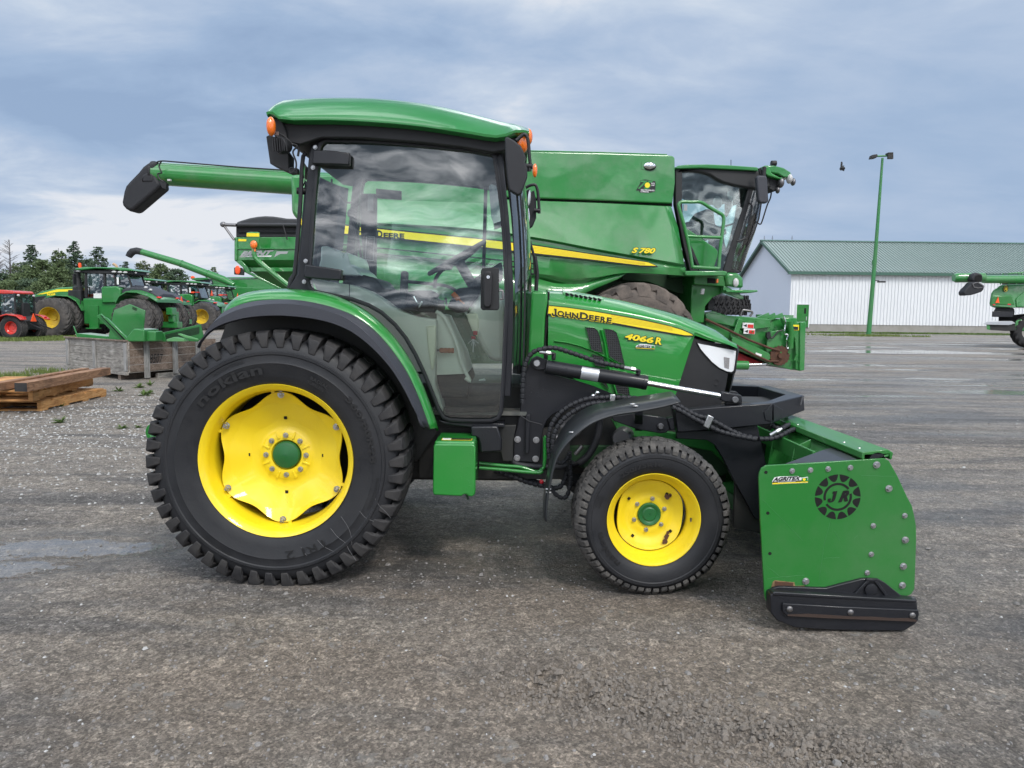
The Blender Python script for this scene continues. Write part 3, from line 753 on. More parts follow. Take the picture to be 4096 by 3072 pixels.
    for i in range(6): part('wheel_nut', MB().bolt(Q(R(80+60*i), .079, .124), .0085, -ax, .010), 'zinc', d, angle=30)
    m = MB()
    for i in range(4):
        q = Q(R(52+90*i), .132, .115); u = Q(R(52+90*i), .139, .113)-q; v = ax.cross(u)
        m.add([q+u+v, q-u+v, q-u-v, q+u-v], [[0, 1, 2, 3]])
        for vv in m.v[-4:]: vv += -ax*.003
    part('square_hole', m, 'void_black', d, angle=0)
    m = MB(); rr2 = random.Random(2)
    for (a, ra, sz) in ((48, .124, .018), (46, .138, .010), (-52, .135, .017), (-60, .150, .015), (-44, .125, .010)):
        q = Q(R(a), ra, .1105 if ra < .14 else .104); vs = []
        for i in range(12):
            t = 2*PI*i/12; k = sz*rr2.uniform(.55, 1.05); vs.append(q+ex*k*math.cos(t)+Vector((0, 0, k*math.sin(t)))-ax*.006)
        m.add(vs, [list(range(12))])
    part('rust_patch', m, 'rust', d, angle=0)
    part('hub', lat([(0.0001, .117), (.005, .117), (.0055, .115), (.030, .115), (.036, .119), (.042, .115), (.052, .113), (.057, .118), (.058, .14)], 40), 'hub_green', W, angle=25)
    part('valve_stem', MB().tube([Q(R(-2), .196, .08), Q(R(-2), .186, .05), Q(R(-4), .182, .035)], [.006, .005, .003], 8), 'dull_steel', W)
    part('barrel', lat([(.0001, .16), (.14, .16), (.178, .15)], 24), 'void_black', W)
FC = Vector((.684, 3.425, .366))
wheel_front(FC, 1, R(-2))
wheel_front(Vector((FC.x, 2*YC-3.425, .366)), -1, R(2))

# ---- fenders
def fender(s):
    a = T(k3, [(466, 150), (485, 100), (530, 58), (590, 34), (660, 20), (750, 14), (850, 15), (950, 24), (1040, 44), (1130, 82), (1220, 134), (1300, 202), (1380, 292), (1450, 400), (1510, 520), (1555, 640), (1590, 745)], 3.84)
    b = T(k3, [(468, 152), (510, 108), (560, 86), (620, 72), (700, 65), (780, 66), (860, 71), (950, 86), (1050, 112), (1150, 152), (1250, 222), (1340, 320), (1420, 435), (1475, 545), (1520, 660), (1552, 752)], 3.60)
    c = T(k3, [(345, 268), (372, 224), (410, 182), (470, 148), (560, 112), (680, 92), (780, 88), (880, 98), (980, 118), (1080, 152), (1160, 200), (1250, 280), (1335, 380), (1405, 490), (1460, 610), (1505, 735)], 3.50)
    d = T(k3, [(318, 318), (334, 284), (380, 232), (450, 192), (550, 163), (650, 149), (750, 146), (850, 152), (950, 166), (1050, 192), (1150, 240), (1250, 320), (1345, 425), (1415, 535), (1470, 645), (1520, 744)], 3.50)
    def rs(pts, n=46):
        q = smooth_path(pts, 8); L = [0]
        for i in range(1, len(q)): L.append(L[-1]+(q[i]-q[i-1]).length)
        out = []; j = 0
        for i in range(n):
            t = L[-1]*i/(n-1)
            while j < len(L)-2 and L[j+1] < t: j += 1
            u = (t-L[j])/max(1e-9, L[j+1]-L[j]); out.append(q[j].lerp(q[j+1], u))
        return out
    A, B, C_, D = rs(a), rs(b), rs(c), rs(d)
    A2 = [Vector((p.x, 3.86, p.z-.02)) for p in A]
    if s < 0: A, B, C_, D, A2 = ([mirror(p) for p in q] for q in (A, B, C_, D, A2))
    n = len(A)
    def strip(rows, m=None):
        m = m or MB(); vs = [p for r_ in rows for p in r_]
        return m.add(vs, [[k*n+i, k*n+i+1, (k+1)*n+i+1, (k+1)*n+i] for k in range(len(rows)-1) for i in range(n-1)])
    cen = Vector((RC.x, 0, RC.z))
    mid = []
    for i in range(n):
        p = A[i].lerp(B[i], .55); o = (p-cen); o.y = 0
        mid.append(p+o.normalized()*.018)
    q1 = []
    for i in range(n):
        p = A[i].lerp(B[i], .2); o = (p-cen); o.y = 0; q1.append(p+o.normalized()*.010)
    part('fender', strip([A2, A, q1, mid, B]), 'paint_green', trac, angle=60, solid=.012)
    mid2 = []
    for i in range(n):
        p = B[i].lerp(C_[i], .5); o = (p-cen); o.y = 0; mid2.append(p+o.normalized()*.012)
    D2 = [Vector((p.x, p.y+.02*s, p.z-.004)) for p in D]
    part('fender_extension', strip([[p+Vector((0, 0.004*s, -.002)) for p in B], mid2, C_, D, D2]), 'grey_plastic', trac, angle=60, solid=.006)
    # inner guard behind the tyre
    inn = [Vector((p.x, 3.875 if s > 0 else 2*YC-3.875, p.z-.02)) for p in A]
    low = [Vector((-.50, inn[0].y, .55)), Vector((-1.75, inn[0].y, .62))]
    part('inner_guard', MB().prism(inn+low, (0, .015*s, 0)), 'chassis', trac)
fender(1); fender(-1)

# ---- cab
YD = 3.84
roofst = [((118, 192), (150, 176)), ((135, 184), (162, 148)), ((165, 190), (190, 122)), ((200, 218), (240, 100)), ((300, 229), (340, 89)), ((420, 228), (460, 84)), ((560, 228), (600, 82)), ((690, 232), (720, 83)), ((820, 239), (840, 86)), ((950, 248), (970, 95)), ((1080, 260), (1090, 108)), ((1200, 273), (1210, 124)), ((1320, 290), (1330, 146)), ((1440, 309), (1450, 173)), ((1550, 327), (1560, 199)), ((1640, 343), (1650, 222)), ((1720, 352), (1730, 243)), ((1790, 340), (1795, 262)), ((1850, 316), (1860, 281)), ((1910, 314), (1915, 303)), ((1950, 325), (1955, 322))]
rings = []
for (b, t) in roofst:
    pb = P(k1(*b), 3.74); pt = P(k1(*t), 4.05); pt.x = pb.x+(pt.x-pb.x)*.25; h = pt.z-pb.z
    sec = [(3.755, pb.z-.006), (3.738, pb.z), (3.736, pb.z+.012), (3.752, pb.z+.14*h+.006), (3.80, pb.z+.46*h), (3.87, pb.z+.74*h), (3.95, pb.z+.90*h), (4.05, pt.z), (4.22, pt.z+.018), (4.40, pt.z+.022)]
    full = sec+[(2*YC-y, z) for y, z in sec[-2::-1]]
    rings.append([Vector((pb.x+(pt.x-pb.x)*min(1, max(0, (z-pb.z)/max(h, .001))), y, z)) for y, z in full])
roof = part('roof', MB().loft(rings), 'paint_green_roof', trac, angle=50)
lin = T(k1, [(150, 200), (235, 300), (262, 385), (350, 402), (500, 352), (800, 356), (1200, 386), (1500, 421), (1700, 457), (1790, 440), (1900, 345), (1720, 340), (1560, 314), (1400, 291), (1200, 262), (1000, 240), (800, 227), (560, 216), (300, 217), (200, 208)], 3.80)
part('roof_liner', MB().prism(lin, (0, 1.2, 0)), 'black_plastic', trac, bevel=.008)

g1 = [(487, 440), (497, 398), (522, 376), (700, 379), (850, 384), (1000, 393), (1150, 404), (1300, 418), (1450, 434), (1600, 450), (1682, 462), (1702, 484), (1725, 650), (1750, 850), (1767, 1050), (1779, 1300), (1785, 1500)]
g2 = [(1597, 500), (1590, 700), (1580, 900), (1567, 1095), (1545, 1142), (1500, 1160), (1350, 1160), (1200, 1154), (1158, 1138), (1125, 1090), (1100, 1020), (1060, 920), (1010, 800), (950, 672), (880, 552), (800, 452), (700, 362), (600, 305), (480, 262), (300, 226), (205, 206), (168, 182), (150, 128)]
g3 = [(418, 1340), (424, 1250), (434, 1100), (445, 900), (460, 700), (474, 560)]
gl = T(k1, g1, YD)+T(k2, g2, YD)+T(k1, g3, YD)
def offset(pts, d):
    n = len(pts); out = []; c = sum(pts, Vector())/n
    area = sum(pts[i].x*pts[(i+1) % n].z-pts[(i+1) % n].x*pts[i].z for i in range(n)); sg = 1 if area < 0 else -1
    for i in range(n):
        a, b, e = pts[i-1], pts[i], pts[(i+1) % n]
        n1 = Vector((-(b-a).z, 0, (b-a).x)).normalized(); n2 = Vector((-(e-b).z, 0, (e-b).x)).normalized(); m = (n1+n2)
        m = m.normalized()*min(1.6, 1/max(.4, m.normalized().dot(n1))) if m.length > .1 else n1
        out.append(b+m*d*sg)
    return out
door = thing_part('door', trac)
part('door_frame', MB().ring(gl, offset(gl, .017), (0, .035, 0)), 'black_steel', door, bevel=.004)
part('door_seal', MB().ring(offset(gl, -.004), offset(gl, .006), (0, -.006, 0)), 'black_soft', door)
def sheet(pts, Y, bulge=.0):
    """glass pane: outline fan as a gently bowed sheet"""
    xs = [p.x for p in pts]; zs = [p.z for p in pts]; cx = (min(xs)+max(xs))/2; cz = (min(zs)+max(zs))/2
    return [Vector((p.x, Y-bulge*(1-((p.z-cz)/((max(zs)-min(zs))/2))**2), p.z)) for p in pts]
def pane_grid(pts, Y, bulge, nx=26, nz=30, m=None):
    """clip a grid to the outline so that the sheet can be bowed"""
    bm = bmesh.new(); f = bm.faces.new([bm.verts.new((p.x, 0, p.z)) for p in pts])
    xs = [p.x for p in pts]; zs = [p.z for p in pts]; x0, x1, z0, z1 = min(xs), max(xs), min(zs), max(zs)
    for i in range(1, nx):
        g = bm.verts[:]+bm.edges[:]+bm.faces[:]; bmesh.ops.bisect_plane(bm, geom=g, plane_co=(x0+(x1-x0)*i/nx, 0, 0), plane_no=(1, 0, 0))
    for i in range(1, nz):
        g = bm.verts[:]+bm.edges[:]+bm.faces[:]; bmesh.ops.bisect_plane(bm, geom=g, plane_co=(0, 0, z0+(z1-z0)*i/nz), plane_no=(0, 0, 1))
    cx = (x0+x1)/2; cz = (z0+z1)/2; m = MB()
    bm.verts.index_update()
    vs = []
    for v in bm.verts:
        u = (v.co.x-cx)/((x1-x0)/2); w = (v.co.z-cz)/((z1-z0)/2)
        vs.append(Vector((v.co.x, Y-bulge*(1-w*w)-bulge*.35*(1-u*u), v.co.z)))
    m.add(vs, [[v.index for v in f.verts] for f in bm.faces]); bm.free(); return m
gl_in = offset(gl, -.001)
part('door_glass', pane_grid(gl_in, YD+.018, .012), 'glass_green', door, angle=60)
# far side door: same frame, mirrored, with its window
glf = [mirror(p) for p in gl][::-1]
fdoor = thing_part('door', trac)
part('door_frame', MB().ring(glf, [mirror(p) for p in offset(gl, .017)][::-1], (0, -.035, 0)), 'black_steel', fdoor)
part('door_glass', MB().add(glf, [list(range(len(glf)))]), 'glass_clear', fdoor, angle=0)

# pillars of the cab frame
def pil(kpts, Y0=YD+.012, dy=.07): return MB().prism(T(kpts[0], kpts[1], Y0), (0, dy, 0))
rp = T(k1, [(432, 372), (500, 352), (490, 400), (472, 560), (458, 700), (443, 900), (431, 1100), (420, 1250), (414, 1340), (425, 1400), (450, 1440), (262, 1408), (330, 1300), (352, 1100), (372, 900), (395, 620), (412, 450)], YD+.012)
part('rear_pillar', MB().prism(rp, (0, .07, 0)), 'black_steel', trac, bevel=.008); part('rear_pillar', MB().prism([mirror(p) for p in rp], (0, -.07, 0)), 'black_steel', trac)
fp = T(k1, [(1690, 430), (1760, 430), (1782, 640), (1808, 900), (1828, 1150), (1840, 1400), (1838, 1700), (1828, 1990), (1822, 2160), (1770, 2160), (1785, 1900), (1798, 1500), (1790, 1250), (1775, 1000), (1752, 760), (1722, 520)], YD+.012)
part('front_pillar', MB().prism(fp, (0, .06, 0)), 'black_steel', trac, bevel=.006); part('front_pillar', MB().prism([mirror(p) for p in fp], (0, -.06, 0)), 'black_steel', trac)
sill = T(k2, [(1115, 1165), (1200, 1178), (1500, 1184), (1600, 1190), (1602, 1215), (1350, 1215), (1150, 1190)], YD+.01)
part('cab_sill', MB().prism(sill, (0, 1.1, 0)), 'black_steel', trac, bevel=.004)
# rear and front windows bowing out beyond the frame
def bow(near, Yn, out, n=10):
    """near: polyline of the window edge at Yn; bow along x by `out` towards the tractor's middle line"""
    rows = []
    for i in range(n+1):
        t = i/n; y = Yn+(2*YC-2*Yn)*t; b = math.sin(PI*t)**.7 if 0 < t < 1 else 0
        rows.append([Vector((p.x+out*b, y, p.z)) for p in near])
    return rows
def openloft(rows):
    n = len(rows[0]); m = MB(); m.add([p for r_ in rows for p in r_], [[k*n+i, k*n+i+1, (k+1)*n+i+1, (k+1)*n+i] for k in range(len(rows)-1) for i in range(n-1)]); return m
rn = T(k1, [(382, 470), (362, 700), (340, 950), (318, 1180), (300, 1320)], YD+.05)
part('rear_window', openloft(bow(rn, YD+.05, -.085)), 'glass_clear', trac, angle=60)
part('rear_window_seal', MB().tube(T(k1, [(392, 455), (372, 480), (362, 560), (352, 800), (330, 1100), (312, 1300), (290, 1345), (270, 1400)], YD+.03), .011, 8).tube(T(k1, [(300, 1315), (282, 1340), (272, 1400)], YD+.12), .010, 8), 'black_soft', trac)
fw = T(k1, [(1790, 470), (1818, 700), (1838, 950), (1850, 1200), (1852, 1420), (1850, 1650), (1842, 1900), (1835, 2100)], YD+.05)
part('windshield', openloft(bow(fw, YD+.05, .10)), 'glass_clear', trac, angle=60)
part('windshield_seal', MB().tube([p+Vector((.052, .10, 0)) for p in fw], .005, 6), 'black_soft', trac)
# hinges, bolts
for (q, b1, b2) in (([(440, 437), (560, 438), (695, 456), (692, 541), (560, 536), (432, 533)], (456, 418), (440, 560)), ([(382, 1236), (520, 1254), (638, 1272), (634, 1347), (500, 1340), (374, 1326)], (389, 1212), (378, 1357))):
    h = part('door_hinge', MB().prism(T(k1, q, YD-.045), (0, .045, 0)), 'black_steel', door, bevel=.006)
    part('hinge_bolt', MB().bolt(P(k1(*b1), YD-.002), .0085).bolt(P(k1(*b2), YD-.002), .0085), 'zinc', h, angle=30)
hp = part('handle_plate', MB().prism(T(k1, [(1625, 1262), (1700, 1256), (1738, 1262), (1742, 1540), (1730, 1556), (1625, 1556), (1610, 1540), (1612, 1280)], YD-.006), (0, .012, 0)), 'cab_trim', door, bevel=.004)
part('door_handle', MB().prism(T(k1, [(1628, 1300), (1645, 1280), (1680, 1280), (1692, 1300), (1692, 1440), (1688, 1520), (1670, 1540), (1640, 1538), (1626, 1515)], YD-.04), (0, .03, 0)), 'black_plastic', hp, bevel=.009, seg=3)
part('key_lock', MB().lathe(P(k1(1664, 1324), YD-.043), [(0, 0), (.008, 0), (.0095, .003), (.0095, .01)], 20), 'chrome', hp)
part('key_slot', MB().box(*(lambda c: (c.x-.0012, c.x+.0012, YD-.0445, YD-.0432, c.z-.005, c.z+.005))(P(k1(1664, 1324), YD-.0435))), 'void_black', hp)
part('door_latch', MB().tube(T(k1, [(1742, 1420), (1765, 1418), (1768, 1480), (1745, 1478)], YD-.004), .006, 8), 'dull_steel', door)

# ---- rear lights, rear visor and front lamps, mirrors
def ellips(name, k, c, rx, rz, Y, mat, ry=.03, parent=trac, n=20):
    q = P(k(*c), Y); return part(name, MB().ell((q.x, q.y, q.z), rx, ry, rz, n, 12), mat, parent, angle=60)
ellips('turn_signal', k1, (147, 272), .022, .046, 3.70, 'amber_lens', .03)
part('turn_signal_mount', MB().prism(T(k1, [(150, 200), (225, 225), (250, 300), (262, 360), (210, 370), (170, 345), (160, 300)], 3.78), (0, .10, 0)), 'black_plastic', trac, bevel=.006)
part('rear_visor', MB().prism(T(k1, [(112, 342), (135, 330), (190, 352), (270, 470), (268, 592), (140, 532)], 3.86), (0, .10, 0)), 'black_plastic', trac, bevel=.003)
wl = thing_part('work_light', trac); c = P(k1(215, 405), 3.72)
m = MB().lathe(c, [(0, -.012), (.036, -.012), (.042, 0), (.040, .02), (.03, .05), (0, .055)], 28, Vector((.45, 1, .1)))
for i in range(7): m.beam(c+Vector((-.03+i*.011, -.016, -.03)), c+Vector((-.034+i*.011, -.016, .03)), .004, .012, Vector((0, 1, 0)))
part('housing', m, 'black_plastic', wl)
part('wiring', MB().tube(smooth_path(T(k1, [(250, 360), (290, 390), (330, 410), (300, 450), (322, 520), (318, 570), (285, 600), (275, 570), (300, 560)], 3.80), 6), .0045, 8).tube(smooth_path(T(k1, [(262, 375), (320, 380), (340, 430), (335, 480)], 3.82), 6), .006, 8).tube(smooth_path(T(k1, [(215, 365), (190, 340), (200, 320), (245, 345), (300, 400)], 3.78), 6), .004, 6), 'black_soft', wl)
part('bracket', MB().prism(T(k1, [(180, 308), (200, 308), (200, 333), (180, 333)], 3.74), (0, .004, 0)), 'zinc', wl)
part('camera_mount', MB().prism(T(k1, [(272, 562), (330, 562), (330, 600), (290, 602), (272, 590)], 3.86), (0, .04, 0)).lathe(P(k1(338, 722), 3.9), [(0, -.01), (.016, -.01), (.018, 0), (.018, .05)], 16, Vector((1, .3, 0))), 'black_plastic', trac, bevel=.002)
ellips('turn_signal', k1, (1905, 385), .030, .052, 3.80, 'amber_lens', .035)
ellips('turn_signal', k1, (1945, 345), .028, .055, 5.02, 'amber_lens', .035)
part('turn_signal_mount', MB().prism(T(k1, [(1780, 345), (1850, 320), (1915, 330), (1900, 440), (1860, 450), (1790, 440)], 3.86), (0, 1.08, 0)), 'black_plastic', trac, bevel=.006)
ellips('side_reflector', k1, (1990, 580), .017, .045, 5.0, 'amber_lens', .02)
mir = thing_part('mirror', trac)
mp = T(k1, [(1780, 350), (1800, 342), (1850, 372), (1895, 410), (1926, 480), (1922, 520), (1938, 560), (1938, 620), (1915, 690), (1895, 742), (1870, 752), (1810, 716), (1797, 640), (1784, 500)], 3.60)
part('mirror_housing', MB().prism(mp, (0, .045, 0)), 'black_soft', mir, bevel=.016, seg=3)
part('mirror_arm', MB().tube(smooth_path(T(k1, [(1862, 372), (1890, 345), (1915, 328), (1936, 345), (1946, 400), (1952, 480), (1958, 540)], 3.66), 6), .0085, 10).tube(T(k1, [(1925, 548), (1975, 552)], 3.66), .013, 12).tube(T(k1, [(1950, 552), (1952, 585)], 3.66), .010, 10), 'black_plastic', mir)
fm = thing_part('mirror', trac)
part('mirror_housing', MB().prism(T(k1, [(1960, 730), (1985, 715), (2000, 800), (2000, 910), (1975, 970), (1945, 992), (1925, 960), (1940, 850)], 5.10), (0, .03, 0)), 'black_soft', fm, bevel=.01)
part('mirror_face', MB().prism(T(k1, [(1918, 850), (1945, 830), (1955, 900), (1945, 985), (1925, 960)], 5.08), (0, .004, 0)), 'chrome', fm)
part('mirror_arm', MB().tube(smooth_path(T(k1, [(1925, 700), (1960, 683), (1995, 683), (2010, 730), (2018, 820), (2020, 880)], 5.08), 5), .010, 8).tube(T(k1, [(1985, 858), (2030, 862)], 5.08), .014, 10), 'black_plastic', fm)
wl2 = thing_part('work_light', trac); c = P(k1(1938, 770), 5.0)
m = MB().lathe(c, [(0, -.04), (.03, -.035), (.052, 0), (.055, .01), (0, .012)], 26, Vector((1, -.2, -.1))); part('housing', m, 'black_plastic', wl2)
part('lens', MB().lathe(c+Vector((.013, 0, 0)), [(.05, 0), (.03, .006), (0, .008)], 26, Vector((1, -.2, -.1))), 'lamp_glass', wl2)
# wiper gear seen against the combine
part('front_wiper', MB().tube(T(k1, [(1990, 1180), (2005, 1290), (1998, 1420)], 4.5), .012, 8).tube(T(k1, [(1955, 1075), (1985, 1180), (1990, 1300), (1940, 1310)], 4.5), .008, 8).tube(T(k1, [(1940, 1000), (1950, 1200), (1955, 1420)], 4.4), .004, 6)
     .ell(P(k1(1948, 1305), 4.45), .02, .02, .02), 'black_plastic', trac)
# ---- hood
YS = 4.10
st = [  # silhouette, shoulder crease, bottom edge (hood crop), near side Y
 ((480, 127), (478, 196), (440, 720)), ((600, 131), (600, 214), (560, 760)), ((720, 141), (720, 230), (700, 830)), ((880, 172), (880, 254), (860, 900)), ((1050, 203), (1050, 283), (1020, 950)),
 ((1200, 235), (1200, 312), (1180, 960)), ((1350, 273), (1350, 346), (1340, 965)), ((1480, 305), (1480, 378), (1450, 965)), ((1620, 350), (1620, 430), (1600, 470)), ((1720, 388), (1720, 470), (1720, 505)), ((1820, 432), (1820, 505), (1820, 533)), ((1895, 480), (1890, 530), (1890, 548)), ((1955, 548), (1950, 556), (1950, 562))]
rings = []
for i, (a, b, c) in enumerate(st):
    t = i/(len(st)-1); yn = YS+.0+ (0.10*max(0, (t-.6)/.4)**2)
    pa = P(k4(*a), yn+.11); pb = P(k4(*b), yn); pc = P(k4(*c), yn+.003)
    x = pb.x; pc.x = x; pa.x = x
    sec = [(yn+.004, pc.z), (yn+.001, (pc.z+pb.z)/2), (yn-.002, pb.z-.012), (yn+.004, pb.z), (yn+.02, pb.z+.012), (yn+.06, pb.z+(pa.z-pb.z)*.72), (yn+.11, pa.z), (yn+.2, pa.z+.010), (YC, pa.z+.014)]
    full = sec+[(2*YC-y, z) for y, z in sec[-2::-1]]
    rings.append([Vector((x, y, z)) for y, z in full])
hood = part('hood', MB().loft(rings, closed=True, cap=True), 'paint_green', trac, angle=35)
cw = T(k4, [(343, 132), (360, 124), (472, 130), (470, 210), (452, 330), (443, 520), (436, 720), (316, 720), (322, 520), (336, 260)], YS-.012)
part('cowl', MB().prism(cw, (0, 2*(YC-YS)+.024, 0)), 'paint_green', trac, bevel=.018, seg=3)
part('cowl_gap', MB().prism(T(k4, [(466, 132), (486, 132), (480, 330), (452, 520), (442, 720), (432, 720)], YS+.006), (0, .55, 0)), 'void_black', trac)
# hood top vent
vm = MB(); q0 = P(k4(585, 140), YS+.09); q1 = P(k4(905, 195), YS+.09)
part('top_vent', MB().loft([[Vector((q0.x+(q1.x-q0.x)*t, y, q0.z+(q1.z-q0.z)*t+dz)) for y, dz in ((YS+.055, -.012), (YS+.07, .003), (YS+.14, .020), (YS+.15, .0))] for t in (0, .04, .96, 1)]), 'paint_green', hood, bevel=.003)
for i in range(8):
    a = P(k4(612+i*36, 148+i*6), YS+.06); b = P(k4(632+i*36, 160+i*6), YS+.05); vm.beam(a+Vector((0, -.004, .004)), b+Vector((0, -.004, .003)), .014, .008)
part('vent_slot', vm, 'void_black', hood)
def decal(name, k, pts, Y, mat, parent, dy=.0015): return part(name, MB().prism(T(k, pts, Y), (0, dy, 0)), mat, parent, angle=0)
YH = YS-.006
stripe_o = [(472, 234), (640, 252), (840, 281), (1060, 318), (1240, 352), (1400, 388), (1520, 422), (1600, 458), (1616, 478), (1560, 479), (1400, 458), (1200, 425), (980, 384), (800, 356), (600, 330), (464, 312)]
decal('stripe_border', k4, stripe_o, YH, 'decal_black', hood, .004)
stripe_i = [(480, 241), (640, 258), (840, 287), (1060, 325), (1240, 359), (1400, 395), (1515, 428), (1590, 461), (1606, 472), (1540, 470), (1400, 446), (1200, 412), (985, 372), (800, 345), (600, 318), (472, 300)]
decal('stripe', k4, stripe_i, YH-.0015, 'decal_yellow', hood)
m = MB()
for j in range(5):
    t = (j+.5)/5.5
    for i in range(16):
        x0 = 485+i*60; 
        def yy(x, t=t):
            top = 241+(x-480)*.115+max(0, x-700)**2*.00009; bot = 300+(x-480)*.138+max(0, x-1000)**2*.00002; return top+(bot-top)*t
        if x0+60 > 980: m.prism(T(k4, [(x0, yy(x0)), (x0+60, yy(x0+60)), (x0+60, yy(x0+60)+2.2), (x0, yy(x0)+2.2)], YH-.0022), (0, .0004, 0))
part('stripe_lines', m, 'stripe_line', hood, angle=0)
bl, br, tl = P(k4(503, 312), YH-.0025), P(k4(972, 372), YH-.0025), P(k4(506, 262), YH-.0025)
def smallcaps(words, k, x0, y0, x1, y1, hcap, hsm, Y, bold=.03, out=0.0, col='decal_black', parent=None, name='lettering', widths=None):
    """words in capitals with larger initials running from (x0,y0) to (x1,y1)"""
    m = MB(); tot = 0; segs = []
    for wi, w in enumerate(words):
        if w[0] == ' ': tot += .12; w = w[1:]
        for j, ch in enumerate(w):
            wd = {'I': .45, 'J': .62, 'O': 1.12, 'H': 1., 'N': 1.05, 'D': 1.05, 'E': .8, 'R': .9}.get(ch, .9)*(1.32 if j == 0 else 1.)
            segs.append((ch, tot, wd, j == 0)); tot += wd+.16
        tot += .0
    for ch, s0, wd, big in segs:
        a = s0/tot; b = (s0+wd)/tot; h = hcap if big else hsm
        pa = (x0+(x1-x0)*a, y0+(y1-y0)*a); pb = (x0+(x1-x0)*b, y0+(y1-y0)*b)
        drop = 6 if ch == 'J' else 0
        m.join(text_quad(ch, P(k(pa[0], pa[1]+drop), Y), P(k(pb[0], pb[1]+drop), Y), P(k(pa[0]+2, pa[1]-h), Y), bold, out=Vector((0, out, 0))))
    return m
part('lettering_outline', smallcaps(['JOHN', ' DEERE'], k4, 495, 318, 980, 382, 62, 51, YH-.0032, .07), 'decal_yellow', hood, angle=0)
part('hood_lettering', smallcaps(['JOHN', ' DEERE'], k4, 500, 313, 976, 378, 54, 43, YH-.0045, .035), 'decal_black', hood, angle=0)
for bo, mt, yy in ((.05, 'decal_black', YH-.001), (.012, 'decal_yellow', YH-.002)):
    e = 5 if bo > .02 else 0
    part('model_lettering' if bo < .02 else 'model_lettering_shadow', text_quad('4066', P(k4(1070-e, 500+e), yy), P(k4(1292+e, 535+e), yy), P(k4(1078-e, 452-e), yy), bo+.03, .15, 1.).join(text_quad('R', P(k4(1308-e, 538+e), yy), P(k4(1358+e, 546+e), yy), P(k4(1314-e, 484-e), yy), bo+.03, .1)), mt, hood, angle=0)
st_ = decal('dealer_sticker', k4, [(1160, 552), (1192, 538), (1240, 540), (1308, 552), (1306, 579), (1158, 570)], YH-.001, 'decal_white', hood)
part('sticker_lettering', text_quad('AGRITEX', P(k4(1166, 561), YH-.0022), P(k4(1276, 569), YH-.0022), P(k4(1170, 543), YH-.0022), .03, .25), 'decal_black', st_, angle=0)
decal('sticker_band', k4, [(1160, 562), (1306, 571), (1306, 579), (1158, 571)], YH-.0018, 'decal_black', st_, .0005)
decal('sticker_line', k4, [(1159, 567), (1306, 576), (1306, 579), (1158, 571)], YH-.0021, 'decal_yellow', st_, .0003)
decal('sticker_emblem', k4, [(1280, 552), (1305, 555), (1305, 572), (1280, 570)], YH-.0020, 'paint_green', st_, .0003)
# side grilles: recess, mesh, and the ribs around them
v1 = [(768, 408), (830, 412), (858, 430), (878, 480), (890, 550), (902, 606), (812, 592), (795, 520)]
v1b = [(815, 618), (905, 640), (925, 720), (840, 706)]
v2 = [(912, 420), (975, 427), (1008, 450), (1030, 520), (1050, 610), (1068, 690), (1074, 702), (1000, 668), (950, 632), (936, 540)]
v2b = [(975, 740), (1085, 760), (1112, 946), (1012, 925)]
v3 = [(880, 820), (925, 835), (948, 890), (905, 850)]
for v in (v1, v1b, v2, v2b, v3):
    cxm = sum(p[0] for p in v)/len(v); cym = sum(p[1] for p in v)/len(v)
    big = [(cxm+(x-cxm)*1.09, cym+(y-cym)*1.05) for x, y in v]
    g = decal('side_grille', k4, v, YH-.002, 'grille_mesh', hood, .003)
    part('grille_rim', MB().ring(T(k4, v, YH-.006), T(k4, big, YH-.001), (0, .006, 0)), 'paint_green', g, bevel=.0015)
part('side_crease', MB().loft([[P(k4(x, y-5), YH+.003), P(k4(x, y), YH-.009*w), P(k4(x, y+10), YH+.003), P(k4(x, y+4), YH+.005)] for x, y, w in ((520, 515, .1), (620, 528, .7), (720, 553, 1), (820, 590, 1), (920, 640, 1), (1000, 680, .9), (1075, 722, .5))]), 'paint_green', hood, angle=50)
part('side_rib', MB().loft([[P(k4(x-6, y), YH+.003), P(k4(x+8, y), YH-.010), P(k4(x+22, y), YH+.003)] for x, y in ((880, 430), (905, 520), (925, 640), (960, 800), (1000, 930))]), 'paint_green', hood, angle=50)
# nose
ns = [(1392, 458), (1500, 472), (1612, 486), (1640, 505), (1945, 560), (1950, 590), (1915, 790), (1900, 870), (1878, 950), (1840, 1056), (1452, 1056), (1448, 900), (1430, 700), (1412, 560)]
NS = T(k4, ns, YS+.012); rg = []
nx0 = P(k4(1392, 700), YS).x; nx1 = P(k4(1940, 700), YS+.1).x
def nose_y(x): 
    t = max(0, min(1, (x-nx0)/(nx1-nx0))); return YS-.001+.012+.13*t**2.6
bmn = pane_grid(NS, 0, 0, 24, 10)
vs = [Vector((v.x, nose_y(v.x), v.z)) for v in bmn.v]; vs2 = [Vector((v.x, 2*YC-nose_y(v.x), v.z)) for v in bmn.v]
part('nose_panel', MB().add(vs, bmn.f), 'grille_dark', trac, angle=60); part('nose_panel', MB().add(vs2, bmn.f), 'grille_dark', trac, angle=60)
xe = [P(k4(*q), YS+.13).x for q in ((1945, 560), (1950, 600), (1915, 790), (1878, 950), (1840, 1056))]; ze = [P(k4(*q), YS+.13).z for q in ((1945, 560), (1950, 600), (1915, 790), (1878, 950), (1840, 1056))]
part('front_grille', openloft([[Vector((x+.05*math.sin(PI*j/10), YS+.13+(2*YC-2*YS-.26)*j/10, z)) for x, z in zip(xe, ze)] for j in range(11)]), 'grille_dark', trac, angle=60)
hl = [(1640, 532), (1700, 545), (1800, 565), (1900, 583), (1942, 592), (1936, 660), (1924, 745), (1905, 758), (1870, 752), (1810, 724), (1755, 680), (1705, 625), (1665, 578)]
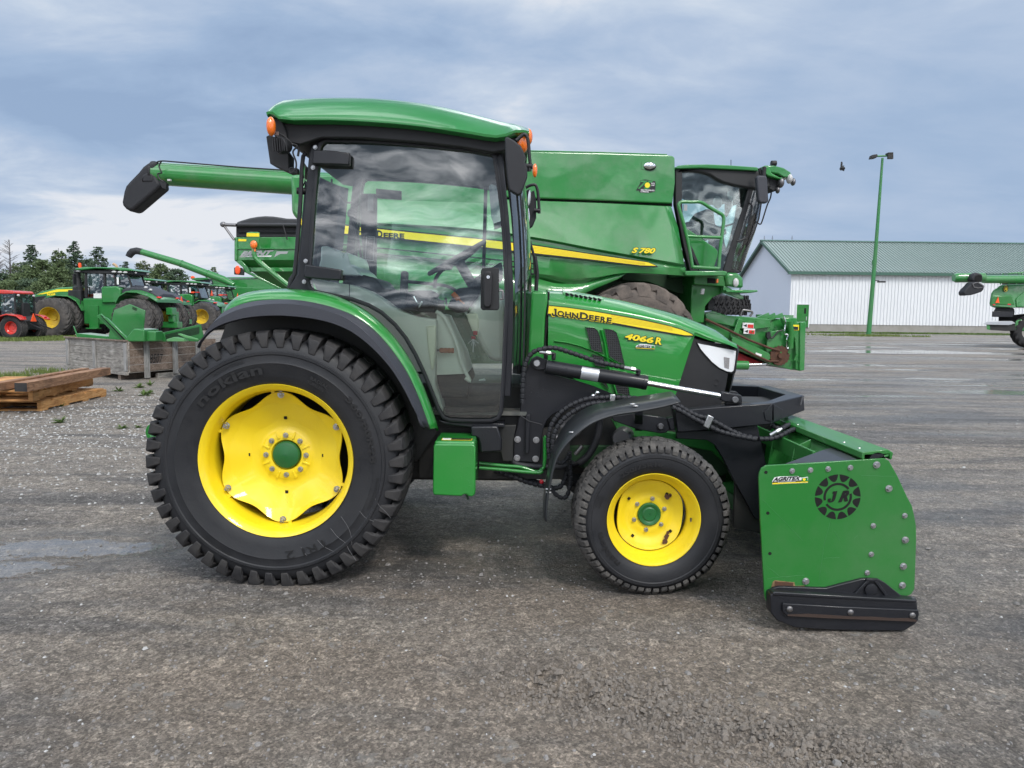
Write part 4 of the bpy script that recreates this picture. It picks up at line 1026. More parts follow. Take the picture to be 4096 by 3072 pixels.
def on_nose(k, pts, push=0.0):
    out = []
    for p in pts:
        y = YS+.03
        for _ in range(4): y = nose_y(P(k(*p), y).x)-push
        out.append(P(k(*p), y))
    return out
hg = pane_grid(T(k4, hl, YS+.06), 0, 0, 10, 8); hv = on_nose(k4, hl, .006)
def nose_sheet(pts, push):
    g = pane_grid(pts, 0, 0, 10, 8); return MB().add([Vector((v.x, nose_y(v.x)-push, v.z)) for v in g.v], g.f)
lamp = part('headlight', nose_sheet(hv, .007), 'lamp_glass', trac, angle=60)
big = [(1785+(x-1785)*1.10, 640+(y-640)*1.16) for x, y in hl]
part('headlight_bezel', MB().ring(on_nose(k4, hl, .010), on_nose(k4, big, .001), (0, .008, 0)), 'black_plastic', lamp, bevel=.002)
part('lamp_reflector', nose_sheet(on_nose(k4, [(1845, 640), (1890, 648), (1885, 735), (1850, 722)], .0085), .0085), 'chrome', lamp)
part('tow_plug', MB().lathe(on_nose(k4, [(1783, 838)], .004)[0], [(0, 0), (.012, 0), (.014, -.002), (.018, -.002), (.018, .01)], 20), 'black_plastic', trac)
part('engine_block', MB().box(P(k4(440, 700), 4.2).x, P(k4(1450, 900), 4.2).x, YS+.03, 2*YC-YS-.03, .58, 1.12), 'chassis', trac)

# ---- loader frame
blk = 'black_steel'
lf = thing_part('loader_mount', trac)
pl = [(385, 632), (345, 650), (325, 690), (300, 770), (272, 900), (250, 1090), (232, 1180), (207, 1262), (200, 1430), (212, 1456), (392, 1466), (414, 1448), (425, 1270), (436, 1200), (462, 1140), (510, 1088), (575, 1055), (640, 1040), (1000, 1010), (1010, 945), (960, 922), (830, 868), (700, 826), (560, 790), (470, 772), (440, 735), (445, 680), (425, 645)]
part('mount_plate', MB().prism(T(k4, pl, 3.93), (0, .03, 0)), blk, lf, bevel=.004); part('mount_plate', MB().prism([mirror(p) for p in T(k4, pl, 3.93)], (0, -.03, 0)), blk, lf)
part('mount_rib', MB().prism(T(k4, [(300, 1090), (335, 1090), (325, 1390), (292, 1395)], 3.905), (0, .025, 0)), blk, lf, bevel=.004)
for q in ((235, 1283), (380, 1288), (230, 1428), (375, 1435)): part('mount_bolt', MB().bolt(P(k4(*q), 3.928), .0135), 'zinc', lf, angle=30)
part('cable_tie', MB().tube(T(k4, [(252, 1095), (320, 1140), (425, 1168)], 3.90), .003, 6), 'black_soft', lf)
part('lift_pin', MB().lathe(P(k4(385, 688), 3.895), [(0, -.006), (.016, -.006), (.019, 0), (.019, .03)], 24), 'zinc', lf)
part('pin_cheek', MB().prism(T(k4, [(385, 635), (420, 648), (470, 665), (470, 725), (440, 742), (385, 742), (350, 720), (340, 688), (352, 655)], 3.90), (0, .03, 0)), blk, lf, bevel=.004)
cyl = thing_part('hydraulic_cylinder', trac)
def ax2(k, a, b, Y): return P(k(*a), Y), P(k(*b), Y)
a, b = ax2(k4, (455, 716), (1243, 842), 3.88)
part('cylinder_barrel', MB().tube([a, a.lerp(b, .01), a.lerp(b, .955), a.lerp(b, .96), b], [.034, .037, .037, .039, .038], 28), blk, cyl, angle=30)
d = (b-a).normalized(); nrm = Vector((-d.z, 0, d.x))
a2, b2 = ax2(k4, (1238, 842), (1822, 946), 3.88)
part('cylinder_rod', MB().tube([a2, b2], .0148, 24), 'chrome', cyl, angle=30)
la, lb = a.lerp(b, .345), a.lerp(b, .517)
m = MB(); n = 7; vs = []
for e in (la, lb):
    for i in range(n):
        t = R(-62+i*20); vs.append(e+nrm*.0377*math.sin(t)+Vector((0, -.0377*math.cos(t), 0)))
m.add(vs, [[i, i+1, n+i+1, n+i] for i in range(n-1)]); part('label_plate', m, 'silver_label', cyl, angle=60)
cle = part('rod_clevis', MB().prism(T(k4, [(1825, 918), (1850, 914), (1985, 938), (1992, 990), (1975, 1005), (1850, 988), (1822, 978)], 3.86), (0, .04, 0)), blk, cyl, bevel=.005)
part('rod_pin', MB().lathe(P(k4(1935, 975), 3.85), [(0, -.004), (.014, -.004), (.0175, 0), (.0175, .05)], 22), 'dull_steel', cyl)
part('cylinder_port', MB().box(*(lambda c: (c.x-.01, c.x+.01, c.y-.01, c.y+.01, c.z-.012, c.z+.02))(P(k4(515, 648), 3.88))).box(*(lambda c: (c.x-.01, c.x+.01, c.y-.01, c.y+.01, c.z-.012, c.z+.02))(P(k4(1175, 765), 3.88))), 'black_plastic', cyl, bevel=.003)
arm = thing_part('loader_arm', trac)
def arms(sgn):
    f = (lambda p: p) if sgn > 0 else mirror
    Y = 3.84; W_ = .085
    c0 = P(k5(875, 468), Y); c1 = P(k5(1478, 404), Y); c2 = P(k5(1680, 322), Y)
    c0, c1, c2 = f(c0), f(c1), f(c2)
    YC_ = 4.12
    def sec(t, b, y, yi): 
        tp = P(k5(*t), y); bp = P(k5(*b), y); dx = 0 if yi == y else 0
        return [Vector(tp), Vector((tp.x, yi, tp.z)), Vector((bp.x, yi, bp.z)), Vector(bp)]
    s0 = sec((870, 385), (885, 522), Y, Y+.085); s0b = sec((1180, 357), (1190, 497), Y, Y+.085); s1 = sec((1484, 337), (1474, 468), Y, Y+.085)
    c_t = P(k5(1684, 286), YC_); c_b = P(k5(1690, 382), YC_)
    s2 = [c_t, Vector((c_t.x-.075, c_t.y+.06, c_t.z)), Vector((c_b.x-.075, c_b.y+.06, c_b.z)), c_b]
    part('arm_beam', MB().loft([[f(p) for p in q] for q in (s0, s0b, s1, s2)]), blk, arm, bevel=.005)
    def onb(q, a, b, push=.004):
        """point of the upright plane through a and b seen at a pixel"""
        n_ = Vector(((b-a).y, -(b-a).x, 0)).normalized(); d_ = ray(k5(*q)); t_ = (a-CAM).dot(n_)/d_.dot(n_); v_ = CAM+d_*t_
        return v_+(n_ if n_.y < 0 else -n_)*push
    for q4 in ([(1432, 392), (1484, 342), (1484, 452), (1440, 442)],): part('gusset_plate', MB().prism([f(P(k5(*q), Y-.006)) for q in q4], (0, .008*sgn, 0)), blk, arm, bevel=.002)
    part('gusset_plate', MB().prism([f(onb(q, s1[0], c_t, .006)) for q in ((1486, 342), (1546, 378), (1541, 424), (1486, 452))], (0, .006*sgn, 0)), blk, arm, bevel=.002)
    part('weld_bead', MB().tube([f(onb(q, s1[0], c_t, .010)) for q in ((1650, 350), (1664, 300), (1672, 290))], .004, 6), 'weld', arm)
    lnk = [P(k5(*q), Y+.02) for q in ((470, 420), (600, 400), (760, 420), (820, 432), (840, 500), (815, 522), (780, 528), (640, 505), (480, 448))]
    part('link_plate', MB().prism([f(p) for p in lnk], (0, .03*sgn, 0)), blk, arm, bevel=.004)
    br = [P(k5(*q), Y+.01) for q in ((820, 432), (860, 425), (870, 505), (840, 510))]
    part('link_bracket', MB().prism([f(p) for p in br], (0, .05*sgn, 0)), blk, arm, bevel=.004)
    ear = [P(k5(*q), Y+.0) for q in ((1205, 355), (1215, 290), (1240, 265), (1275, 268), (1305, 300), (1312, 350))]
    part('pin_ear', MB().prism([f(p+Vector((0, .05, 0))) for p in ear], (0, .02*sgn, 0)), blk, arm, bevel=.003)
    dp = [P(k5(*q), Y+.03) for q in ((880, 515), (1180, 505), (1390, 470), (1408, 560), (1452, 745), (1420, 905), (1402, 1070), (1375, 1065), (1330, 980), (1240, 820), (1170, 680), (1120, 600), (1070, 570), (1000, 565), (880, 560))]
    part('drop_plate', MB().prism([f(p) for p in dp], (0, .035*sgn, 0)), blk, arm, bevel=.003)
arms(1); arms(-1)
part('link_pin', MB().lathe(P(k5(779, 484), 3.85), [(0, -.006), (.012, -.006), (.0175, 0), (.0175, .03)], 22), 'dull_steel', arm)
q = P(k5(1684, 286), 4.12); qb = P(k5(1690, 382), 4.12)
part('cross_beam', MB().prism([(q.x+.001, 4.125, q.z-.001), (q.x-.085, 4.125, q.z-.001), (q.x-.085, 4.125, qb.z+.001), (qb.x+.001, 4.125, qb.z+.001)], (0, 2*YC-8.25, 0)), blk, arm, bevel=.005)
part('coupler_arm', MB().prism([(q.x-.45, 4.25, qb.z+.03), (q.x-.05, 4.25, qb.z+.03), (q.x-.02, 4.25, qb.z-.08), (q.x-.12, 4.25, qb.z-.35), (q.x-.3, 4.25, qb.z-.35)], (0, .3, 0)), 'chassis', arm, bevel=.01)
part('rear_cross_beam', MB().box(-.15, -.05, 3.95, 2*YC-3.95, .62, .70), blk, arm, bevel=.006)
# front mud flap: a bent strip over the front wheel
lo = T(k5, [(55, 1085), (62, 960), (85, 830), (115, 710), (165, 620), (235, 545), (330, 472), (420, 432), (520, 405), (640, 388), (780, 362), (905, 330)], 3.44)
hi = T(k5, [(38, 1060), (40, 930), (62, 790), (88, 660), (125, 560), (180, 470), (262, 395), (350, 352), (450, 330), (580, 305), (720, 285), (845, 265)], 3.66)
lo = smooth_path(lo, 4); hi = smooth_path(hi, 4)
part('mud_flap', openloft([lo, [a.lerp(b, .5)+Vector((0, 0, .004)) for a, b in zip(lo, hi)], hi]), 'mud_flap', trac, angle=60, solid=.007)
m = MB()
for q in ((598, 345), (615, 357), (215, 522), (226, 538), (68, 880), (70, 900)):
    e = P(k5(*q), 3.50); m.ell(e+Vector((0, -.012, .004)), .016, .007, .004, 12, 8)
part('flap_rivet', m, 'zinc', trac)
part('flap_bracket', MB().beam(P(k5(640, 400), 3.7), P(k5(640, 500), 4.0), .04, .02), blk, trac)

# ---- hoses
def hose(name, k, pts, Y, r=.013, parent=trac, wrap=True, mat='black_soft', sub=10):
    Ys = Y if isinstance(Y, (list, tuple)) else [Y]*len(pts)
    path = smooth_path([P(k(*p), yy) for p, yy in zip(pts, Ys)], sub)
    L = [0]
    for i in range(1, len(path)): L.append(L[-1]+(path[i]-path[i-1]).length)
    st_ = .0035; n = int(L[-1]/st_); out = []; j = 0
    for i in range(n+1):
        t = L[-1]*i/n
        while j < len(L)-2 and L[j+1] < t: j += 1
        out.append(path[j].lerp(path[j+1], (t-L[j])/max(1e-9, L[j+1]-L[j])))
    rr = [(r*(1.0 if (i % 8) < 6 else .72)) if wrap else r for i in range(len(out))]
    return part(name, MB().tube(out, rr, 12), mat, parent, angle=32)
def fit(name, k, a, b, Y, r=.010, parent=trac):
    a = P(k(*a), Y); b = P(k(*b), Y); m = MB().tube([a, a.lerp(b, .55)], r, 12).tube([a.lerp(b, .55), a.lerp(b, .85)], r*1.2, 6).tube([a.lerp(b, .85), b], r*.8, 12); return part(name, m, 'zinc', parent, angle=30)
hose('hydraulic_hose', k4, [(272, 1000), (274, 900), (278, 800), (292, 710), (322, 640), (365, 598), (410, 582), (470, 570), (540, 572), (620, 596), (740, 636), (860, 678), (960, 700), (1068, 722)], 3.86)
fit('hose_fitting', k4, (405, 600), (505, 613), 3.86); fit('hose_fitting', k4, (1066, 722), (1165, 742), 3.86)
part('fitting_elbow', MB().tube(T(k4, [(500, 610), (524, 618), (520, 650)], 3.86), .009, 10).tube(T(k4, [(1160, 742), (1186, 748), (1180, 775)], 3.86), .009, 10), 'black_plastic', trac)
hose('hydraulic_hose', k4, [(488, 1425), (475, 1340), (480, 1240), (510, 1150), (575, 1070), (660, 1012), (760, 972), (850, 958), (960, 955), (1150, 962), (1300, 990)], 3.80)
hose('hydraulic_hose', k4, [(512, 1440), (508, 1360), (512, 1280), (540, 1195), (600, 1118), (690, 1055), (780, 1015), (860, 1000), (950, 1000)], 3.78)
hose('hydraulic_hose', k4, [(1420, 1000), (1490, 1020), (1560, 1062), (1640, 1100), (1710, 1118), (1800, 1160), (1900, 1215), (2020, 1262), (2147, 1282)], [3.80]*9)
hose('hydraulic_hose', k4, [(1440, 1030), (1520, 1068), (1600, 1115), (1690, 1160), (1800, 1215), (1900, 1245), (2020, 1270), (2100, 1285)], [3.77]*8)
hose('hydraulic_hose', k5, [(1330, 548), (1400, 562), (1470, 556), (1530, 510), (1570, 480), (1600, 470)], [3.80, 3.80, 3.82, 3.85, 3.9, 4.0])
hose('hydraulic_hose', k5, [(1400, 562), (1480, 560), (1550, 535), (1610, 505), (1650, 510), (1680, 530)], [3.78, 3.79, 3.8, 3.85, 3.9, 4.0])
hose('hydraulic_hose', k5, [(1480, 470), (1500, 490), (1540, 492), (1580, 480), (1600, 475)], 3.95)
part('hose_clamp', MB().prism(T(k4, [(958, 932), (1000, 932), (995, 1005), (953, 1005)], 3.765), (0, .02, 0)).prism(T(k4, [(1725, 1090), (1770, 1112), (1730, 1205), (1685, 1180)], 3.75), (0, .02, 0)), 'zinc', trac, bevel=.004)
fit('hose_fitting', k5, (1470, 540), (1545, 497), 3.80, .011)
hose('hydraulic_hose', ke2, [(770, 640), (880, 680), (1000, 720), (1120, 765), (1250, 800), (1400, 830), (1480, 830), (1540, 760), (1570, 660), (1590, 560)], 3.95, .014)
hose('hydraulic_hose', ke2, [(850, 650), (960, 690), (1080, 735), (1200, 760), (1320, 790)], 4.0, .013)
hose('hydraulic_hose', ke2, [(1400, 850), (1450, 910), (1520, 945), (1570, 920), (1600, 820), (1610, 700), (1600, 560), (1600, 430)], 3.90, .012)
hose('hydraulic_hose', ke2, [(1350, 500), (1420, 520), (1500, 560), (1560, 520), (1600, 450)], 3.86, .012)
hose('coolant_pipe', ke2, [(1700, 560), (1800, 480), (1880, 350), (1920, 200), (1930, 60)], 4.05, .02, wrap=False)
hose('coolant_pipe', ke2, [(830, 130), (850, 240), (880, 360), (930, 450), (960, 530), (1050, 580), (1300, 600), (1500, 600), (1650, 560)], 3.93, .016, wrap=False)
hose('coolant_pipe', ke2, [(1080, 640), (1150, 690), (1300, 710), (1450, 690), (1600, 600), (1750, 540)], 4.1, .016, wrap=False)
part('red_cap', MB().ell(P(ke2(1288, 765), 3.88), .012, .01, .012), 'key_red', trac)
part('ball_knob', MB().ell(P(k4(857, 920), 3.86), .0135, .0135, .0135).ell(P(k4(824, 945), 3.86), .0135, .0135, .0135).tube(T(k4, [(857, 930), (870, 1000)], 3.88), .004, 6), 'chrome', trac)
part('steel_line', MB().tube(smooth_path(T(ke2, [(600, 560), (860, 588), (1060, 605), (1230, 655), (1300, 620), (1320, 560), (1325, 300), (1318, 265)], 3.90), 6), .0095, 10).tube(smooth_path(T(ke2, [(600, 610), (860, 632), (1060, 652), (1260, 665), (1300, 640)], 3.88), 6), .0095, 10), 'paint_green', trac)
part('pulley', MB().lathe(P(ke2(1615, 150), 4.02), [(.0, 0), (.03, 0), (.036, -.01), (.06, -.012), (.066, 0), (.066, .05)], 30), 'dull_steel', trac)
part('starter_motor', MB().lathe(P(ke2(2170, 290), 3.95), [(0, 0), (.045, .0), (.055, .02), (.055, .14), (.03, .15)], 24, Vector((.3, 1, 0))), 'dull_steel', trac)
part('hose_coupling', MB().tube(T(ke2, [(1445, 282), (1500, 278)], 3.88), .022, 16).tube(T(ke2, [(1440, 385), (1475, 380)], 3.88), .020, 16).tube(T(ke2, [(1660, 465), (1740, 370)], 4.0), .013, 12), 'dull_steel', trac)

# ---- battery box, step, belly, axles
bx = T(ke2, [(95, 370), (110, 345), (540, 350), (558, 380), (558, 870), (552, 905), (530, 932), (480, 932), (455, 905), (425, 912), (405, 930), (95, 915), (84, 880)], 3.62)
box = part('battery_box', MB().prism(bx, (0, .26, 0)), 'paint_green', trac, bevel=.022, seg=4)
lid = T(ke2, [(112, 352), (180, 262), (560, 290), (585, 345), (560, 365)], 3.66)
part('box_lid', MB().box(P(ke2(100, 500), 3.63).x, P(ke2(552, 500), 3.63).x, 3.64, 3.92, P(ke2(300, 352), 3.62).z-.02, P(ke2(300, 352), 3.62).z+.012), 'paint_green', box, bevel=.012, seg=3)
zl = P(ke2(300, 352), 3.62).z+.0135; xa = P(ke2(185, 335), 3.68).x; xb = P(ke2(520, 335), 3.68).x
w_ = part('warning_sticker', MB().box(xa, xb, 3.662, 3.715, zl, zl+.0012), 'decal_yellow', box, angle=0)
part('sticker_picture', MB().box(xa+.004, xa+.045, 3.666, 3.711, zl+.0012, zl+.0018), 'decal_white', w_, angle=0)
part('sticker_text_panel', MB().box(xa+.047, xb-.003, 3.666, 3.711, zl+.0012, zl+.0018), 'decal_black', w_, angle=0)
part('box_drain', MB().tube(T(ke2, [(455, 900), (480, 960)], 3.68), .006, 8), 'green_dark', box)
st1 = T(ke2, [(505, 180), (520, 155), (800, 150), (850, 300), (850, 430), (620, 445), (612, 420), (608, 360), (590, 290), (560, 270), (510, 262)], 3.80)
part('step_guard', MB().prism(st1, (0, .05, 0)), 'black_steel', trac, bevel=.008)
part('step_backing', MB().prism(T(ke2, [(520, 155), (1010, 140), (980, 300), (975, 540), (860, 540), (840, 440), (600, 440)], 3.90), (0, .04, 0)), 'chassis', trac, bevel=.004)
part('transmission', MB().box(-1.6, .15, 4.08, 4.72, .40, .95).box(-.75, .1, 3.98, 4.82, .62, .80).box(-.60, -.05, 4.0, 4.8, .52, .66), 'chassis', trac, bevel=.02)
part('oil_pan', MB().box(.1, .85, 4.2, 4.6, .42, .66), 'chassis', trac, bevel=.02)
part('rear_axle', MB().tube([(RC.x, 3.72, RC.z), (RC.x, 3.95, RC.z), (RC.x, 4.1, RC.z), (RC.x, 4.7, RC.z), (RC.x, 5.08, RC.z)], [.08, .09, .15, .15, .08], 20), 'green_dark', trac)
part('front_axle', MB().beam((.68, 3.62, .37), (.68, 5.18, .37), .12, .12).beam((.68, 3.62, .33), (.68, 3.7, .42), .13, .16), 'green_dark', trac, bevel=.02)
part('front_frame', MB().prism([(.32, 4.12, .60), (1.28, 4.12, .62), (1.28, 4.12, .45), (.95, 4.12, .40), (.5, 4.12, .44), (.32, 4.12, .50)], (0, .56, 0)), 'green_dark', trac, bevel=.01)
part('frame_rail', MB().prism(T(k5, [(470, 440), (700, 500), (1100, 560), (1200, 640), (1250, 700), (1250, 780), (1100, 640), (700, 560), (520, 540)], 4.05), (0, .05, 0)), 'paint_green_dull', trac, bevel=.005)
part('underguard', MB().box(-.5, .32, 3.97, 4.02, .44, .72), 'chassis', trac)
part('drawbar_eye', MB().ring(*(lambda c: ([c+Vector((.016*math.cos(t), 0, .022*math.sin(t))) for t in [2*PI*i/20 for i in range(20)]], [c+Vector((.036*math.cos(t), 0, .046*math.sin(t))) for t in [2*PI*i/20 for i in range(20)]]))(P(kk(328, 934), 3.95)), (0, .03, 0)).beam((P(kk(328, 934), 3.965).x+.03, 3.965, P(kk(328, 934), 3.965).z), (-1.15, 4.0, .52), .03, .06), 'paint_green_dull', trac, bevel=.003)
part('lift_arm', MB().beam((-1.78, 4.15, .56), (-1.2, 4.2, .7), .03, .07).beam((-1.78, 4.65, .56), (-1.2, 4.6, .7), .03, .07), 'green_dark', trac)
# ---- inside the cab
cb = thing_part('cab_interior', trac)
YI = 4.0
part('floor', MB().box(-.62, .08, 3.92, 4.88, .795, .815), 'floor_mat', cb)
m = MB()
for i in range(9): m.box(-.55+i*.06, -.53+i*.06, 3.95, 4.4, .815, .822)
part('floor_ribs', m, 'floor_mat', cb)
con = T(k2, [(165, 110), (300, 140), (480, 165), (600, 210), (700, 270), (780, 330), (860, 365), (960, 400), (1095, 418), (1100, 460), (1100, 620), (1085, 760), (1090, 900), (1140, 1050), (1150, 1110), (1100, 1040), (1030, 860), (930, 650), (800, 460), (640, 330), (450, 258), (220, 212)], 3.92)
part('side_console', MB().prism(con, (0, .16, 0)), 'beige_trim', cb, bevel=.012, seg=3)
part('console_pocket', MB().prism(T(k2, [(1022, 470), (1098, 462), (1095, 600), (1080, 780), (1060, 800), (1035, 640)], 3.90), (0, .02, 0)), 'beige_light', cb, bevel=.008)
part('seat_base', MB().prism(T(k2, [(1100, 380), (1140, 390), (1200, 520), (1280, 680), (1330, 860), (1320, 820), (1100, 830)], 4.0), (0, .6, 0)), 'beige_trim', cb, bevel=.01)
part('seat_plinth', MB().prism(T(k2, [(1095, 822), (1325, 818), (1345, 880), (1330, 1000), (1120, 1000)], 4.02), (0, .55, 0)), 'cab_trim', cb, bevel=.01)
part('armrest_frame', MB().tube(smooth_path(T(k2, [(1095, 360), (1150, 400), (1230, 560), (1290, 760), (1345, 870), (1310, 850)], 3.98), 6), .010, 8), 'beige_trim', cb)
seat = part('seat', MB().prism(T(k2, [(400, 130), (560, 90), (660, 120), (700, 190), (860, 210), (1050, 240), (1110, 300), (1100, 360), (800, 330), (560, 260)], 4.14), (0, .5, 0)), 'cab_trim', cb, bevel=.04, seg=4)
part('seat_back', MB().prism(T(k1, [(560, 1330), (470, 1300), (450, 1150), (500, 1080), (560, 1120), (640, 1220), (720, 1330)], 4.16), (0, .44, 0)), 'cab_trim', seat, bevel=.05, seg=4)
wr = random.Random(4); pts = [(470, 1300), (492, 1200), (496, 1110), (540, 1105), (600, 1140), (640, 1150), (652, 1180), (672, 1145), (690, 1190), (700, 1240), (740, 1270), (775, 1315), (650, 1310)]
part('plastic_cover', MB().prism(T(k1, pts, 4.10), (0, .56, 0)), 'plastic_wrap', seat, bevel=.03, seg=3)
part('seat_belt_reel', MB().tube(T(k1, [(696, 1330), (694, 1460)], 3.90), .002, 6), 'black_soft', cb)
# arm rest, levers, monitor cluster
part('control_lever', MB().prism(T(k2, [(835, 70), (850, 62), (875, 62), (885, 75), (878, 240), (865, 330), (835, 330), (825, 240)], 3.96), (0, .05, 0)), 'cab_trim', cb, bevel=.014, seg=3)
part('lever_base', MB().prism(T(k2, [(840, 320), (960, 340), (960, 362), (845, 356)], 3.95), (0, .12, 0)).prism(T(k2, [(960, 335), (1085, 335), (1085, 372), (965, 366)], 3.95), (0, .12, 0)), 'black_plastic', cb, bevel=.006)
part('joystick_boot', MB().prism(T(k2, [(875, 225), (940, 205), (1060, 205), (1112, 232), (1100, 262), (1060, 270), (1060, 330), (1000, 345), (905, 300), (900, 262)], 3.97), (0, .10, 0)), 'cab_trim', cb, bevel=.012)
part('shift_knob', MB().prism(T(k2, [(1155, 262), (1172, 258), (1178, 318), (1168, 322)], 3.97), (0, .03, 0)).beam(P(k2(1110, 285), 3.98), P(k2(1160, 288), 3.98), .012, .012), 'cab_trim', cb, bevel=.004)
part('chrome_lever', MB().tube(smooth_path(T(k2, [(930, 250), (960, 300), (990, 290), (970, 330)], 3.93), 4), .006, 8), 'chrome', cb)
part('hand_rail', MB().tube(smooth_path(T(k2, [(880, 140), (1000, 152), (1120, 165), (1190, 180), (1240, 210), (1265, 260), (1300, 300)], 4.5), 5), .010, 8), 'cab_trim', cb)
part('park_brake_grip', MB().tube(T(k2, [(1218, 228), (1262, 272)], 3.99), .014, 12).tube(T(k2, [(1262, 272), (1305, 305)], 3.99), .005, 8), 'orange_grip', cb)
m = MB(); a = P(k2(1122, 648), 3.95); b = P(k2(1228, 650), 3.95)
m.tube([a+(b-a)*i/16 for i in range(17)], [.0125 if i % 4 < 2 else .0145 for i in range(17)], 14)
part('seat_lever_grip', m, 'orange_brown', cb, angle=60)
part('seat_lever', MB().tube([P(k2(1095, 646), 3.95), a], .006, 8), 'cab_trim', cb)
# steering column and wheel
colm = T(k2, [(1350, 330), (1420, 210), (1470, 150), (1600, 200), (1600, 730), (1500, 725), (1440, 640), (1380, 520), (1320, 420)], 4.28)
part('dash_console', MB().prism(colm, (0, .26, 0)), 'beige_trim', cb, bevel=.03, seg=3)
part('dash_recess', MB().prism(T(k2, [(1315, 378), (1400, 375), (1412, 440), (1405, 560), (1360, 500)], 4.27), (0, .02, 0)), 'beige_light', cb, bevel=.01)
part('column_shroud', MB().prism(T(k2, [(1360, 140), (1440, 150), (1400, 260), (1290, 370), (1240, 370), (1170, 330), (1250, 190), (1350, 180)], 4.26), (0, .24, 0)), 'cab_trim', cb, bevel=.02)
part('instrument_panel', MB().prism(T(k1, [(1560, 1330), (1700, 1250), (1760, 1210), (1760, 1330), (1620, 1400), (1560, 1400)], 4.2), (0, .4, 0)), 'cab_trim', cb, bevel=.02)
sc = P(k1(1445, 1190), 4.40); n_ = Vector((-.50, -.12, .86)).normalized(); u, v = frame(n_)
rimp = [sc+(u*math.cos(2*PI*i/48)+v*math.sin(2*PI*i/48))*.185 for i in range(49)]
sw = thing_part('steering_wheel', cb) if False else part('steering_wheel', MB().tube(rimp, .0135, 12, cap=False), 'cab_trim', cb, angle=60)
m = MB()
for a_ in (90, 210, 330): m.tube([sc-n_*.03, sc-n_*.02+(u*math.cos(R(a_))+v*math.sin(R(a_)))*.09, sc+(u*math.cos(R(a_))+v*math.sin(R(a_)))*.18], .012, 8)
m.tube([sc-n_*.25, sc-n_*.02], .03, 12); part('steering_spokes', m, 'cab_trim', sw)
part('spinner_lever', MB().tube(smooth_path(T(k1, [(1290, 1400), (1300, 1330), (1350, 1270), (1400, 1260), (1400, 1230)], 4.3), 5), .011, 8), 'cab_trim', cb)
# far side pillar with its sticker, door rail
fpil = T(k1, [(768, 740), (880, 740), (876, 1320), (800, 1320), (772, 1000)], 4.80)
part('rear_post', MB().prism(fpil, (0, .06, 0)), 'cab_trim', cb, bevel=.01)
ps = part('caution_sticker', MB().prism(T(k1, [(812, 1034), (872, 1040), (862, 1212), (802, 1205)], 4.79), (0, .004, 0)), 'decal_grey', cb)
part('sticker_panel', MB().prism(T(k1, [(816, 1056), (866, 1060), (857, 1205), (807, 1199)], 4.788), (0, .001, 0)), 'cab_trim', ps)
part('sticker_title', text_quad('CAUTION', P(k1(818, 1053), 4.788), P(k1(866, 1057), 4.788), P(k1(819, 1040), 4.788), .03), 'decal_black', ps, angle=0)
part('post_label', MB().prism(T(k1, [(824, 740), (862, 742), (860, 862), (820, 860)], 4.79), (0, .004, 0)), 'decal_grey', cb)
part('grab_bracket', MB().prism(T(k1, [(880, 706), (1055, 722), (1055, 782), (880, 770)], 4.84), (0, .03, 0)).tube(smooth_path(T(k1, [(570, 640), (575, 700), (620, 750), (670, 800), (720, 805), (768, 822)], 4.7), 5), .006, 8), 'cab_trim', cb)
part('rear_wiper', MB().tube(T(k1, [(715, 870), (745, 1010), (775, 1180), (805, 1310)], 4.75), .009, 8).ell(P(k1(712, 880), 4.75), .03, .03, .03), 'cab_trim', cb)
part('front_post', MB().prism(T(k1, [(1640, 480), (1665, 480), (1640, 1340), (1618, 1340)], 4.86), (0, .04, 0)), 'cab_trim', cb, bevel=.005)
part('sun_visor', MB().prism(T(k1, [(1668, 690), (1690, 668), (1730, 650), (1758, 930), (1700, 952), (1685, 900)], 4.3), (0, .3, 0)), 'glass_smoke', cb)
part('far_quarter_panel', MB().prism([mirror(p) for p in T(k2, [(180, 200), (480, 255), (800, 450), (900, 600), (1000, 800), (1000, 900), (180, 900)], 3.93)], (0, -.03, 0)), 'beige_trim', cb)
# pedals and keys
for q, dx in (((1330, 905), 0), ((1425, 890), 0)):
    pc = P(k2(*q), 4.25)
    part('pedal', MB().prism([pc+Vector((x, 0, z)) for x, z in ((-.035, -.02), (-.02, .012), (.02, .022), (.028, .012), (-.01, 0), (-.025, -.028))], (0, .07, 0)), 'zinc', cb, bevel=.003)
    part('pedal_arm', MB().beam(pc+Vector((.008, .03, .0)), pc+Vector((.035, .03, -.11)), .02, .03), 'cab_trim', cb, bevel=.004)
kp = P(k2(1385, 520), 4.22)
part('key_bunch', MB().box(kp.x-.012, kp.x+.012, 4.21, 4.225, kp.z-.012, kp.z+.012).box(kp.x-.022, kp.x+.002, 4.20, 4.215, kp.z-.034, kp.z-.018), 'key_red', cb, bevel=.003)
m = MB()
for a_ in (-50, -15, 20, 55): 
    d_ = Vector((math.sin(R(a_)), 0, -math.cos(R(a_)))); m.beam(kp+Vector((-.012, -.01, -.035)), kp+Vector((-.012, -.01, -.035))+d_*.04, .008, .002)
m.beam(kp+Vector((-.01, -.01, -.05)), kp+Vector((-.012, -.01, -.11)), .004, .004)
part('keys', m, 'zinc', cb)
# door sill inner panel with mat edge
part('threshold', MB().prism(T(k2, [(1160, 1062), (1545, 1050), (1560, 1100), (1170, 1110)], 3.90), (0, .02, 0)), 'cab_trim', cb, bevel=.004)
